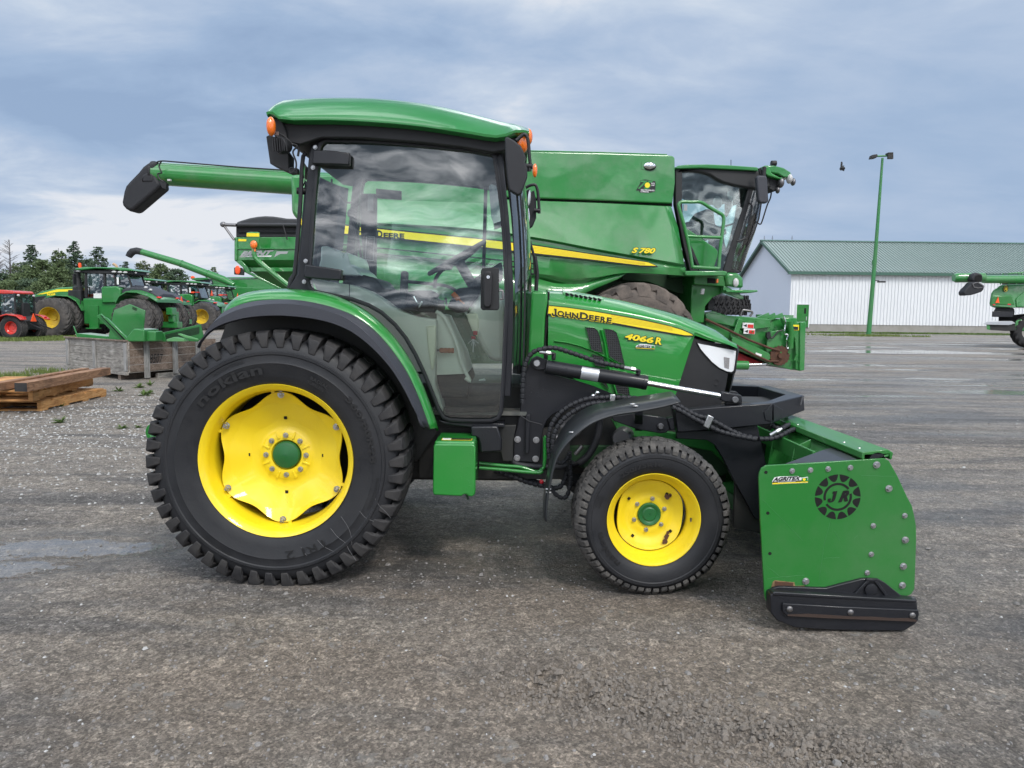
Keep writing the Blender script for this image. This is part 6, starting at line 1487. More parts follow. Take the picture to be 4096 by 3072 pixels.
cq('mirror_housing', k7, [(1622, 262), (1640, 250), (1680, 252), (1692, 262), (1702, 420), (1690, 436), (1645, 434), (1632, 415)], .0, .1, 'grey_plastic', bevel=.04, seg=3)
part('mirror_bracket', MB().tube(CT(k7, [(1672, 196), (1668, 258)], .06), .035, 10).tube(CT(k7, [(1640, 205), (1650, 250)], .12), .03, 8), 'black_plastic', cc)
part('wiper_cable', MB().tube(smooth_path(CT(k7, [(1690, 350), (1716, 350), (1712, 400), (1690, 450), (1655, 560), (1640, 575), (1620, 560)], .5), 4), .012, 6).tube(CT(k7, [(1652, 430), (1635, 540), (1600, 640), (1545, 750)], .45), .012, 6), 'black_plastic', cc)
cq('door_panel', k7, [(1142, 598), (1180, 616), (1352, 738), (1366, 758), (1362, 790), (1338, 862), (1240, 862), (1190, 750)], .27, .04, CG)
cq('door_edge', k7, [(1168, 690), (1200, 740), (1250, 860), (1225, 860), (1180, 760)], .265, .04, 'cab_trim')
part('door_handrail', MB().tube(smooth_path(CT(k7, [(1565, 430), (1588, 455), (1580, 520), (1558, 610), (1548, 665), (1490, 690)], .25), 4), .016, 8), 'black_plastic', cc)
cq('sun_sticker', k7, [(1138, 445), (1160, 445), (1160, 486), (1138, 486)], .33, .01, 'decal_grey', bevel=0)
part('antenna', MB().tube(CT(k7, [(1450, 148), (1450, 186)], 1.0), .006, 6).tube(CT(k7, [(1718, 172), (1748, 172)], 1.0), .05, 10).tube(CT(k7, [(1732, 172), (1732, 186)], 1.0), .03, 8), 'black_plastic', cc)
rl = thing_part('ladder_railing', combo)
m = MB().tube(smooth_path(CT(k7, [(1195, 862), (1180, 770), (1158, 660), (1130, 550), (1105, 465), (1106, 440), (1125, 428), (1190, 428), (1250, 430), (1310, 465), (1370, 500), (1394, 515), (1402, 545), (1394, 620), (1386, 680), (1375, 780), (1370, 868)], -.1), 4), .028, 10)
m.tube(CT(k7, [(1157, 655), (1388, 664)], -.1), .026, 10).tube(CT(k7, [(1195, 859), (1370, 870)], -.1), .03, 10)
part('handrail', m, CG, rl, angle=60)
cq('platform', k7, [(1148, 886), (1400, 884), (1430, 892), (1415, 918), (1160, 918), (1148, 914)], -.15, 1.2, CG, parent=rl)
cq('step_bracket', k7, [(1205, 918), (1400, 918), (1420, 990), (1205, 975)], .2, .6, 'paint_green_dull', parent=combo)
cq('service_recess', k7, [(1295, 932), (1345, 934), (1345, 968), (1295, 965)], .19, .02, 'void_black', parent=combo, bevel=0)
cq('side_reflector', k7, [(1354, 938), (1368, 938), (1366, 965), (1353, 965)], .17, .03, 'amber_lens', parent=combo, bevel=.005)
cq('lamp_pod', k7, [(1418, 908), (1440, 896), (1500, 898), (1535, 935), (1535, 1000), (1420, 985)], .15, 1.9, CG, parent=combo, bevel=.04)
c_ = P(k7(1482, 963), CY0+.13, CK); part('headlight', MB().ell(c_, .05, .03, .075), 'lamp_far', combo, angle=60)
cq('front_deck', k7, [(1418, 1010), (1628, 1012), (1628, 1024), (1580, 1032), (1420, 1028)], .1, 1.6, CG, parent=combo, bevel=.01)
cq('deck_brace', k7, [(1400, 985), (1420, 985), (1535, 1055), (1535, 1072), (1510, 1072), (1400, 1030)], .2, .12, CG, parent=combo, bevel=.01)
cq('axle_column', k7, [(1190, 960), (1420, 985), (1400, 1030), (1330, 1060), (1280, 1120), (1270, 1230), (1180, 1230)], .35, 1.5, 'paint_green_dull', parent=combo)
cq('arch_beam', k7, [(720, 900), (1190, 915), (1190, 1050), (1090, 1030), (900, 960), (730, 950)], .75, 1.0, 'green_dark', parent=combo)
cq('work_lamp', k7, [(1258, 1002), (1278, 1004), (1272, 1042), (1250, 1040)], .15, .05, 'lamp_far', parent=combo, bevel=.01)
# front wheel
wc = P(k7(850, 972), CY0-.16, CK); wc = Vector((wc.x, wc.y, .86)); 
w1 = thing_part('front_wheel', combo); tm, lm = ag_tyre(wc, NV, EV, 1.03, .72, 17, .50, 80, .15, .115)
part('tyre', tm, 'tyre_big', w1, angle=50); part('tread_bars', lm, 'tyre_big', w1, angle=30, bevel=.008, seg=1); part('rim', dish_mb(wc+NV*.03, NV, EV, .5, .3), 'paint_yellow_far', w1)
wc2 = wc+NV*2.9; w2 = thing_part('front_wheel', combo); tm, lm = ag_tyre(wc2+NV*.0, NV, EV, 1.02, .72, 20, .50, 48, .10, .055); part('tyre', tm, 'tyre_far', w2, angle=50); part('tread_bars', lm, 'tyre_far', w2, angle=30)
for kk_ in (0, 1):
    wr_ = P((1500, 1400), CY0+.3, CK); c_ = Vector((wr_.x, wr_.y, .72))+NV*2.2*kk_; w3 = thing_part('rear_wheel', combo); tm, lm = ag_tyre(c_, NV, EV, .72, .5, 18, .35, 40, .08, .05); part('tyre', tm, 'tyre_far', w3, angle=50); part('tread_bars', lm, 'tyre_far', w3, angle=30)
# feeder house with chain drive
fh = thing_part('feeder_house', combo)
def ff(name, pts, d, depth, mat=CG, bevel=.01, k=k7, parent=fh, **kw): return part(name, MB().prism(CT(k, pts, d), NV*depth), mat, parent, bevel=bevel, **kw)
ff('feeder_body', [(1270, 1160), (1330, 1150), (1420, 1180), (1700, 1200), (1790, 1205), (1885, 1200), (1890, 1540), (1700, 1500), (1600, 1450), (1440, 1380), (1290, 1290)], .62, 1.3)
ff('upper_side', [(1280, 1170), (1320, 1165), (1420, 1180), (1712, 1206), (1712, 1260), (1560, 1280), (1400, 1240), (1290, 1220)], .55, .06)
ff('face_plate', [(1790, 1198), (1884, 1196), (1890, 1226), (1947, 1222), (1946, 1300), (1938, 1542), (1912, 1550), (1880, 1540), (1880, 1400), (1870, 1330), (1845, 1290), (1825, 1260), (1800, 1230)], .42, .10, bevel=.012)
ff('face_flange', [(1912, 1226), (1948, 1224), (1938, 1545), (1905, 1550)], .38, 1.7, bevel=.01)
ff('pivot_plate', [(1700, 1290), (1830, 1270), (1870, 1330), (1880, 1400), (1882, 1530), (1850, 1542), (1700, 1505), (1680, 1460)], .5, .06)
part('top_bars', MB().beam(*CT(k7, [(1615, 1205), (1700, 1170)], .6), .05, .05).beam(*CT(k7, [(1655, 1208), (1740, 1172)], .6), .05, .05).beam(*CT(k7, [(1700, 1208), (1790, 1172)], .6), .05, .05).beam(*CT(k7, [(1620, 1185), (1860, 1190)], .9), .06, .06), CG, fh)
part('top_handle', MB().tube(smooth_path(CT(k7, [(1512, 1185), (1526, 1150), (1540, 1146), (1592, 1158), (1576, 1186)], .7), 3), .02, 8), 'dull_steel', fh)
ff('chain_guard', [(1460, 1330), (1475, 1316), (1680, 1420), (1712, 1440), (1712, 1470), (1690, 1490), (1660, 1480), (1450, 1390)], .46, .05)
ff('guard_lip', [(1440, 1300), (1470, 1290), (1500, 1200), (1530, 1210), (1490, 1345), (1450, 1330)], .48, .05)
part('drive_chain', MB().tube(CT(k7, [(1280, 1205), (1400, 1262), (1560, 1340), (1700, 1395), (1770, 1415)], .44), .022, 6).tube(CT(k7, [(1420, 1345), (1600, 1440), (1700, 1485), (1765, 1485)], .44), .022, 6), 'rust', fh)
c_ = P(k7(1775, 1448), CY0+.44, CK)
part('sprocket', MB().lathe(c_, [(0, -.05), (.045, -.05), (.05, 0), (.17, 0), (.17, .02)], 36, NV, fn=lambda r, t, k: r*(1+.05*math.cos(18*t)) if k > 2 else r), 'rust', fh, angle=30)
part('hydraulic_ram', MB().tube(CT(k7, [(1450, 1510), (1560, 1512)], .5), .08, 14), CG, fh); part('ram_rod', MB().tube(CT(k7, [(1560, 1510), (1680, 1504)], .5), .028, 12), 'chrome', fh)
ff('feeder_floor', [(1290, 1290), (1440, 1400), (1620, 1480), (1700, 1505), (1480, 1490), (1300, 1400)], .7, 1.1, 'key_red')
for (x, y) in ((1528, 1232), (1536, 1270)):
    s_ = ff('warning_sticker', [(x, y-4), (x+74, y), (x+72, y+36), (x-2, y+32)], .53, .01, 'decal_white', 0)
    part('sticker_text', MB().prism(CT(k7, [(x+34, y+8), (x+72, y+10), (x+70, y+34), (x+32, y+31)], .525), NV*.004), 'decal_red', s_, angle=0)
    part('sticker_picture', MB().prism(CT(k7, [(x+4, y+16), (x+28, y+6), (x+26, y+26)], .525), NV*.004), 'decal_black', s_, angle=0)
s_ = ff('notice_sticker', [(1857, 1242), (1902, 1244), (1901, 1280), (1857, 1278)], .41, .006, 'decal_yellow', 0)
part('sticker_text', MB().prism(CT(k7, [(1862, 1254), (1897, 1256), (1896, 1276), (1862, 1275)], .405), NV*.002), 'decal_black', s_, angle=0)
ff('paper_label', [(1615, 1426), (1656, 1440), (1650, 1456), (1612, 1446)], .45, .006, 'decal_white', 0)
part('multicoupler', MB().prism(CT(k7, [(1688, 1296), (1712, 1288), (1716, 1330), (1700, 1340), (1688, 1325)], .45), NV*.06).tube(smooth_path(CT(k7, [(1712, 1330), (1730, 1325), (1760, 1290), (1790, 1280)], .45), 4), .015, 6), 'black_plastic', fh)
part('feeder_hose', MB().tube(smooth_path(CT(k7, [(1800, 1190), (1812, 1230), (1805, 1300), (1830, 1310), (1820, 1340), (1822, 1400), (1840, 1380)], .42), 4), .016, 6), 'chrome', fh)
part('spring', MB().tube(CT(k7, [(1840, 1220), (1850, 1290), (1845, 1400)], .42), .05, 10).tube(CT(k7, [(1870, 1480), (1890, 1440)], .4), .02, 8), 'paint_green_dull', fh)
m = MB(); rr_ = random.Random(1)
for _ in range(34):
    x, y = rr_.uniform(1500, 1900), rr_.uniform(1215, 1530)
    if y < 1240+(x-1500)*.0+60 or x > 1780: m.bolt(P(k7(x, y), CY0+(.5 if x < 1780 else .41), CK), .012, Vector((0, -1, 0)))
part('rivets', m, 'paint_green_dull', fh, angle=30)
# black gap hose pod left of the feeder
cq('hose_pod', k7, [(1300, 1070), (1330, 1060), (1345, 1100), (1335, 1140), (1295, 1150)], .5, .4, 'cab_trim', parent=fh)
# ------------------------------------------------------------------ barn
def barn():
    b = thing('barn', 'long white corrugated metal barn with dull green ribbed roof behind the wet yard', 'barn', (45, 80, 0))
    X0, X1, YF, YB, ZE, ZR = 27.4, 64.0, 72.2, 88.2, 6.15, 9.55; YM = (YF+YB)/2
    c = P(kd2(492, 340), YF); X0 = c.x; ZE = c.z
    rid = P(kd2(250, 119), YM); ZR = rid.z
    m = MB(); x = X0; vs = []; prof = []
    while x < X1: prof += [(x, 0), (x+.15, 0), (x+.19, -.07), (x+.25, -.07), (x+.29, 0)]; x += .32
    n = len(prof); vs = [Vector((px, YF+py, .78)) for px, py in prof]+[Vector((px, YF+py, ZE)) for px, py in prof]
    part('side_wall', MB().add(vs, [[i, i+1, n+i+1, n+i] for i in range(n-1)]), 'barn_white', b, angle=20)
    part('gable_wall', MB().prism([(X0, YF+.01, .8), (X0, YB, .8), (X0, YB, ZE), (X0, YM, ZR-.1), (X0, YF+.01, ZE)], (.1, 0, 0)), 'barn_white_shaded', b)
    part('back_wall', MB().box(X0, X1, YB-.1, YB, .8, ZE).box(X1-.1, X1, YF+.02, YB-.1, .8, ZE), 'barn_white', b)
    prof = []; x = X0-.45
    while x < X1+.4: prof += [(x, 0), (x+.17, 0), (x+.20, .085), (x+.25, .085), (x+.28, 0)]; x += .33
    n = len(prof); sl = (ZR-ZE)/(YM-YF)
    ye = YF-.45; ze = ZE+.05-.45*sl+.1
    vs = [Vector((px, ye, ze+pz)) for px, pz in prof]+[Vector((px, YM, ZR+.05+pz)) for px, pz in prof]+[Vector((px, YB+.45, ze+pz)) for px, pz in prof]
    part('roof', MB().add(vs, [[r*n+i, r*n+i+1, (r+1)*n+i+1, (r+1)*n+i] for r in (0, 1) for i in range(n-1)]), 'barn_roof', b, angle=20)
    part('ridge_cap', MB().prism([(X0-.5, YM-.3, ZR+.02), (X0-.5, YM, ZR+.16), (X0-.5, YM+.3, ZR+.02)], (X1-X0+.9, 0, 0)), 'trim_green', b)
    part('fascia', MB().box(X0-.45, X1+.4, YF-.47, YF-.43, ze-.28, ze-.005).box(X0-.45, X1+.4, YF-.43, YF, ze-.27, ze-.24), 'trim_green', b)
    part('rake_trim', MB().beam((X0-.42, YF-.45, ze-.10), (X0-.42, YM, ZR-.08), .08, .28).beam((X0-.42, YB+.45, ze-.10), (X0-.42, YM+.04, ZR-.08), .08, .28), 'trim_green', b)
    part('foundation', MB().box(X0-.05, X1, YF+.02, YB+.05, -.1, .80), 'concrete', b)
    dl = P(kd2(531, 588), YF-.06); dr = P(kd2(621, 588), YF-.06)
    d = part('door', MB().box(dl.x, dr.x, YF-.10, YF-.04, .5, dl.z), 'paint_green_dull', b)
    part('door_frame', MB().box(dl.x-.08, dl.x, YF-.13, YF-.03, .45, dl.z+.08).box(dr.x, dr.x+.08, YF-.13, YF-.03, .45, dl.z+.08).box(dl.x, dr.x, YF-.13, YF-.03, dl.z, dl.z+.08), 'barn_white', d)
    w0 = P(kd2(587, 615), YF-.11); w1 = P(kd2(599, 656), YF-.11); part('door_window', MB().box(w0.x, w1.x, YF-.115, YF-.10, w1.z, w0.z), 'void_black', d)
    part('door_handle', MB().box(w1.x+.02, w1.x+.10, YF-.14, YF-.10, 1.15, 1.5), 'zinc', d)
    m = MB()
    for px in (290, 350, 495): q = P(kd2(px, 118), YM); m.tube([q-Vector((0, 0, .1)), q+Vector((0, 0, .55))], .025, 6).beam(q+Vector((-.12, 0, .3)), q+Vector((.12, 0, .3)), .03, .03)
    part('roof_vent', m, 'dull_steel', b)
barn()
# ------------------------------------------------------------------ light poles
def pole(pb, pt, Y, name_label, lamps=True, r0=.19, r1=.09):
    a = G(pb); 
    if Y is None: Y = a.y
    a = P(pb, Y); a.z = 0; t = P(pt, Y); a.x = P(pb, Y).x
    o = thing('light_pole', name_label, 'light pole', (a.x, Y, 0), 0, 'green light poles in the yard')
    part('pole', MB().tube([a, a.lerp(t, .5)+Vector((.03, 0, 0)), t], [r0, (r0+r1)/2, r1], 12), 'pole_green', o)
    part('base', MB().tube([(a.x, a.y, -.05), (a.x, a.y, .12)], r0*2.0, 12), 'pole_green', o)
    if lamps:
        part('arm', MB().tube(T(crop(3300, 550, .15823), [(1320, 472), (1600, 462)], Y), .07, 8), 'pole_green', o)
        kl = crop(3300, 550, .15823)
        part('flood_lamp', MB().prism(T(kl, [(1200, 435), (1325, 415), (1340, 460), (1300, 515), (1168, 530)], Y-.25), (0, .5, 0)), 'chassis', o, bevel=.04)
        part('flood_lamp', MB().prism(T(kl, [(1600, 375), (1730, 370), (1732, 415), (1600, 415)], Y-.3), (0, .5, 0)).prism(T(kl, [(1598, 418), (1732, 418), (1732, 538), (1598, 538)], Y-.3), (0, .2, 0)), 'chassis', o, bevel=.02)
        q = P(kd2(1150, 420), Y); part('camera_bracket', MB().tube([P(kd2(1105, 410), Y), P(kd2(1140, 412), Y)], .03, 8).box(q.x-.2, q.x+.35, Y-.15, Y+.15, q.z-.06, q.z+.06), 'black_plastic', o)
        part('clamp_band', MB().tube([a.lerp(t, .405), a.lerp(t, .43)], r0*.95, 12), 'pole_green', o)
    return o
pole(kd2(1062, 818), (3530, 632), None, 'tall green light pole with floodlamps, standing leaning in front of the white barn')
pole((2962, 1300), (2962, 870), 96., 'distant green light pole without lamps, seen behind the harvester cab and barn gable', False, .16, .12)
# ------------------------------------------------------------------ bird
q = P((3368, 663), 30.)
bd_ = thing('bird', 'small dark bird flying in the grey sky left of the light pole', 'bird', q)
kb = crop(3300, 550, .15823)
def bl(pts, y0, y1): return MB().prism(T(kb, pts, y0), (0, y1-y0, 0))
bp = [((430, 730), .06), ((432, 765), .10), ((440, 795), .13), ((448, 815), .08)]
part('body', MB().loft([ringc(P(kb(*c), 30.), Vector((.1, 0, -1)), w_*1.1, w_, 10, 1.) for c, w_ in [((428, 720), .03), ((432, 745), .07), ((440, 780), .10), ((448, 805), .08), ((455, 825), .03)]]), 'cab_trim', bd_, angle=60)
part('wing', bl([(412, 612), (425, 606), (442, 625), (448, 660), (442, 700), (455, 745), (425, 770), (405, 745), (404, 690), (412, 650)], 29.97, 30.02), 'cab_trim', bd_)
part('wing', bl([(430, 760), (470, 755), (498, 785), (488, 845), (474, 812), (458, 832), (440, 818), (405, 826), (385, 785), (395, 765)], 29.95, 30.03), 'cab_trim', bd_)
part('head', bl([(448, 712), (490, 704), (486, 716), (460, 730)], 29.98, 30.02), 'cab_trim', bd_)
# ------------------------------------------------------------------ trees
def crown(r, h, w, kind, n):
    """leaf clumps set along drooping or spreading branches, origin at the foot"""
    m = MB(); br = []
    if kind == 'conifer':
        z = h*.04
        while z < h*.985:
            t = z/h; L0 = w*1.22*(1-t)**.62+.12
            for j in range(8):
                a = r.uniform(0, 2*PI); L = L0*r.uniform(.45, 1.12)*(1 if r.random() < .8 else .6)
                br.append((a, z, L, -.10*L, .05+.10*L, .25))
            z += .20
    else:
        lob = [(r.uniform(0, 2*PI), r.uniform(.2, .95), r.uniform(.65, 1.15)) for _ in range(9)]
        for i in range(230):
            t = r.random()**.75; z = h*(.03+.90*t); a = r.uniform(0, 2*PI); L0 = w*1.1*(math.sin(PI*min(1, .25+t*.72))**.6)
            k = 1
            for la, lt, lk in lob:
                d = abs((a-la+PI) % (2*PI)-PI)/.9+abs(t-lt)/.22
                if d < 1: k = lk
            br.append((a, z, L0*k*r.uniform(.5, 1.05), .22*L0, .10+.13*L0, .35))
    wt = [b[2]+.2 for b in br]; tot = 0; cum = []
    for x in wt: tot += x; cum.append(tot)
    import bisect
    for i in range(n):
        b = br[min(len(br)-1, bisect.bisect(cum, r.random()*tot))]; f = b[5]+(1-b[5])*r.random()**.7
        g = b[4]*(.5+.5*f); x = b[2]*f
        c = Vector((math.cos(b[0])*x+r.gauss(0, g*.5), math.sin(b[0])*x+r.gauss(0, g*.5), b[1]+b[3]*f+r.gauss(0, g*.42))); s = r.uniform(.06, .15)
        if c.z > h*1.02 or c.z < 0: continue
        a1 = Vector((r.gauss(0, 1), r.gauss(0, 1), r.gauss(0, .6))).normalized()*s; a2 = a1.cross(Vector((r.gauss(0, 1), r.gauss(0, 1), r.gauss(0, 1)))).normalized()*s*r.uniform(.4, .9)
        m.add([c-a1, c+a2, c+a1, c-a2], [[0, 1, 2, 3]])
    return m
def trunk(r, h, w, kind, bare=False):
    m = MB().tube([(0, 0, -.1), (r.uniform(-.05, .05), 0, h*.5), (r.uniform(-.1, .1), 0, h*.97)], [.13+h*.008, .08+h*.003, .02], 8)
    k = 46 if bare else 16
    for i in range(k):
        t = .22+.74*i/k; a = r.uniform(0, 2*PI); L = w*(1-t)**.6*r.uniform(.6, 1.1)+.15; z = h*t
        d = Vector((math.cos(a), math.sin(a), 0)); rise = .55 if bare else (.1 if kind == 'conifer' else .5)
        p = [Vector((0, 0, z)), Vector((0, 0, z))+d*L*.5+Vector((0, 0, L*rise*.35)), Vector((0, 0, z))+d*L+Vector((0, 0, L*rise))]
        m.tube(p, [.035, .02, .008], 5)
        if bare:
            for j in range(5):
                q = p[0].lerp(p[2], .35+.13*j); a2 = a+r.choice((-1, 1))*r.uniform(.5, 1.1); d2 = Vector((math.cos(a2), math.sin(a2), .5))
                m.tube([q, q+d2*L*.4], [.014, .005], 4)
    return m
def tree(name, px, top, width, Y, kind, lf, label, seed, n=2600, bare=False):
    r = random.Random(seed); p = P(kd1(px, top), Y); h = p.z; w = width*.48232/2957*Y/2*1.45
    o = thing(name, label, 'tree', (p.x, Y, 0), 0, 'trees behind the parked tractors')
    part('trunk', trunk(r, h, w, kind, bare), 'bark_grey' if bare else 'bark', o, local=True, angle=60)
    if not bare: part('crown', crown(r, h, w, kind, n), lf, o, local=True, angle=0)
TR = [('bare_tree', 72, 105, 190, 82, 'dec', None, 'leafless grey tree standing farthest left against the sky', 1, 0, True),
 ('bare_tree', -30, 190, 150, 84, 'dec', None, 'leafless grey tree cut by the left picture edge', 15, 0, True),
 ('larch_tree', 262, 152, 215, 80, 'conifer', 'leaf_dark', 'tall dark larch with ragged branches, second tall tree from the left', 2, 3600, False),
 ('birch_tree', 482, 172, 150, 86, 'dec', 'leaf_mid', 'slim pale green tree between two taller dark conifers', 3, 2600, False),
 ('larch_tree', 612, 128, 215, 82, 'conifer', 'leaf_dark', 'tallest dark conifer above the black exhaust of the big tractor', 4, 4200, False),
 ('larch_tree', 812, 168, 220, 84, 'conifer', 'leaf_dark', 'dark conifer with broad top, behind the beacon of the big tractor', 5, 3800, False),
 ('broadleaf_tree', 345, 270, 260, 78, 'dec', 'leaf_mid', 'bushy mid green tree right of the tall larch, lower than it', 6, 4200, False),
 ('broadleaf_tree', 160, 385, 240, 76, 'dec', 'leaf_mid', 'low rounded bush tree below the leafless tree', 7, 3400, False),
 ('broadleaf_tree', 20, 380, 170, 78, 'dec', 'leaf_dark', 'low dark tree at the left edge above the red tractor', 8, 3000, False),
 ('broadleaf_tree', 480, 330, 240, 78, 'dec', 'leaf_mid', 'full mid green tree left of the black exhaust stack', 9, 3800, False),
 ('broadleaf_tree', 700, 330, 280, 80, 'dec', 'leaf_dark', 'dark leafy tree filling the gap behind the big tractor cab', 10, 3800, False),
 ('larch_tree', 1040, 290, 110, 86, 'conifer', 'leaf_dark', 'small dark conifer just right of the big tractor roof', 11, 1800, False),
 ('birch_tree', 1190, 272, 190, 84, 'dec', 'leaf_pale', 'thin pale tree with airy crown below the long auger', 12, 1500, False),
 ('broadleaf_tree', 1330, 300, 190, 82, 'dec', 'leaf_mid', 'mid green tree under the middle of the long auger', 13, 3000, False),
 ('broadleaf_tree', 1465, 345, 190, 82, 'dec', 'leaf_dark', 'dark tree above the third tractor roof, right end of the wood', 14, 3200, False),
 ('larch_tree', 1775, 345, 100, 88, 'conifer', 'leaf_mid', 'lone small conifer top behind the far auger', 16, 1500, False),
 ('broadleaf_tree', 90, 450, 260, 74, 'dec', 'leaf_mid', 'low spreading tree above the left half of the red tractor roof', 20, 3000, False),
 ('broadleaf_tree', 260, 430, 280, 75, 'dec', 'leaf_dark', 'low dark tree between the red tractor and the green hood', 21, 3200, False),
 ('broadleaf_tree', 400, 425, 240, 74, 'dec', 'leaf_mid', 'low leafy tree directly above the yellow hood stripe of the big tractor', 22, 3000, False),
 ('broadleaf_tree', 590, 400, 240, 84, 'dec', 'leaf_mid', 'green tree filling the gap left of the exhaust stack top', 23, 3200, False),
 ('broadleaf_tree', 820, 330, 200, 88, 'dec', 'leaf_mid', 'green tree seen just above the big tractor roof', 24, 3200, False),
 ('broadleaf_tree', 1120, 350, 220, 86, 'dec', 'leaf_mid', 'green tree behind the second tractor roof', 25, 3200, False),
 ('broadleaf_tree', 1260, 360, 220, 84, 'dec', 'leaf_dark', 'dark green tree behind the middle of the tractor row', 26, 3200, False),
 ('broadleaf_tree', 1400, 400, 220, 84, 'dec', 'leaf_mid', 'low green tree between the third and fourth tractor roofs', 27, 3000, False),
 ('broadleaf_tree', 170, 290, 230, 86, 'dec', 'leaf_mid', 'green tree closing the gap between leafless tree and tall larch', 30, 3200, False),
 ('broadleaf_tree', 540, 250, 230, 88, 'dec', 'leaf_mid', 'green tree closing the gap left of the tallest conifer', 31, 3600, False),
 ('broadleaf_tree', 715, 255, 230, 88, 'dec', 'leaf_dark', 'dark leafy tree closing the gap right of the tallest conifer', 32, 3600, False),
 ('broadleaf_tree', 950, 420, 260, 84, 'dec', 'leaf_mid', 'low green tree just visible over the second tractor', 17, 2400, False)]
for a in TR: tree(*a[:9], int(a[9]*1.9), a[10])
# ------------------------------------------------------------------ grass verge and weeds
def blades(name, spots, mat, label, cat='grass', kind='stuff', hmin=.06, hmax=.22, w=.012):
    r = random.Random(21); m = MB()
    for (x, y, rad, n, hs) in spots:
        for i in range(n):
            a = r.uniform(0, 2*PI); q = rad*r.random()**.5; px, py = x+q*math.cos(a)*1.6, y+q*math.sin(a); h = r.uniform(hmin, hmax)*hs; b = r.uniform(0, PI); ww = w*(1+.04*y)*r.uniform(.6, 1.3)
            d = Vector((math.cos(b), math.sin(b), 0)); l = Vector((r.uniform(-.5, .5), r.uniform(-.5, .5), 0))*h
            p = Vector((px, py, -.002)); m.add([p-d*ww, p+d*ww, p+l*.4+d*ww*.7+Vector((0, 0, h*.6)), p+l+Vector((0, 0, h)), p+l*.4-d*ww*.7+Vector((0, 0, h*.6))], [[0, 1, 2, 4], [4, 2, 3]])
    o = part(name, m, mat, None, angle=0); return tag(o, label, cat, None, kind)
r = random.Random(3)
verge = []
for i in range(240):
    t = r.random(); px = -150+t*1500; g = G(kd1(px, 962-12*r.random()-px*.012)); verge.append((g.x, g.y+r.uniform(-.3, 1.6), .7, 75, .8))
blades('verge_grass', verge, 'grass_green', 'short green grass strip under the parked tractors', w=.010)
strip = [(G(kd1(px, py)).x, G(kd1(px, py)).y, .16, 60, .8) for px, py in ((20, 1270), (60, 1262), (110, 1268), (150, 1262), (195, 1272), (300, 1228), (345, 1222), (390, 1225), (430, 1232), (480, 1230), (240, 1262), (530, 1240))]
blades('yard_grass', strip, 'grass_green', 'tufts of grass growing in the gravel behind the pallets', hmin=.05, hmax=.2, w=.005)
base = [(G(kd2(px, 792+px*.0105)).x, G(kd2(px, 792+px*.0105)).y+r.uniform(-.3, .5), .5, 60, .9) for px in [620+r.random()*1480 for _ in range(90)]]
blades('wall_grass', base, 'weed_green', 'thin grass along the foot of the barn wall', w=.012)
pg = G(kd2(1062, 822)); blades('pole_grass', [(pg.x+r.gauss(0, 1.6), pg.y+r.gauss(0, .7), .6, 60, .8) for _ in range(34)], 'grass_green', 'patch of yellow green grass round the foot of the light pole', w=.012)
def weed(px, py, s, label, seed, k=kd1):
    r = random.Random(seed); g = G(k(px, py)); g.z = ground_h(g.x, g.y); m = MB()
    for i in range(int(26)):
        a = r.uniform(0, 2*PI); L = s*r.uniform(.5, 1); el = r.uniform(.15, 1.1); d = Vector((math.cos(a)*math.cos(el), math.sin(a)*math.cos(el), math.sin(el))); sd_ = Vector((-math.sin(a), math.cos(a), 0))*L*.13
        m.add([g, g+d*L*.45+sd_, g+d*L+Vector((0, 0, -.15*L)), g+d*L*.45-sd_], [[0, 1, 2, 3]])
    o = part('weed', m, 'weed_green', None, angle=0); tag(o, label, 'weed', 'weeds sprouting in the gravel')
weed(500, 1640, .13, 'small green weed in the gravel below the pallets, its own low tuft', 1)
weed(1195, 1415, .15, 'broad leaved weed in front of the wooden crate corner', 2)
weed(1240, 1400, .12, 'grassy weed just right of the broad leaved one by the crate', 3)
weed(985, 1380, .15, 'upright weed at the left front foot of the crate', 4)
weed(1150, 1350, .15, 'tall weed at the corner foot of the crate', 5)
weed(1250, 1330, .15, 'thin weed under the right side of the crate', 6)
weed(660, 1450, .12, 'thin weed growing through the edge of the bottom pallet', 7)
weed(1080, 1140, .11, 'flat green weed left of the big rear tyre', 8, ke1)
weed(1230, 1130, .08, 'tiny weed beside the big rear tyre, right of a larger one', 9, ke1)
weed(510, 1505, .1, 'tiny green weed touching the front of the bottom pallet', 10)
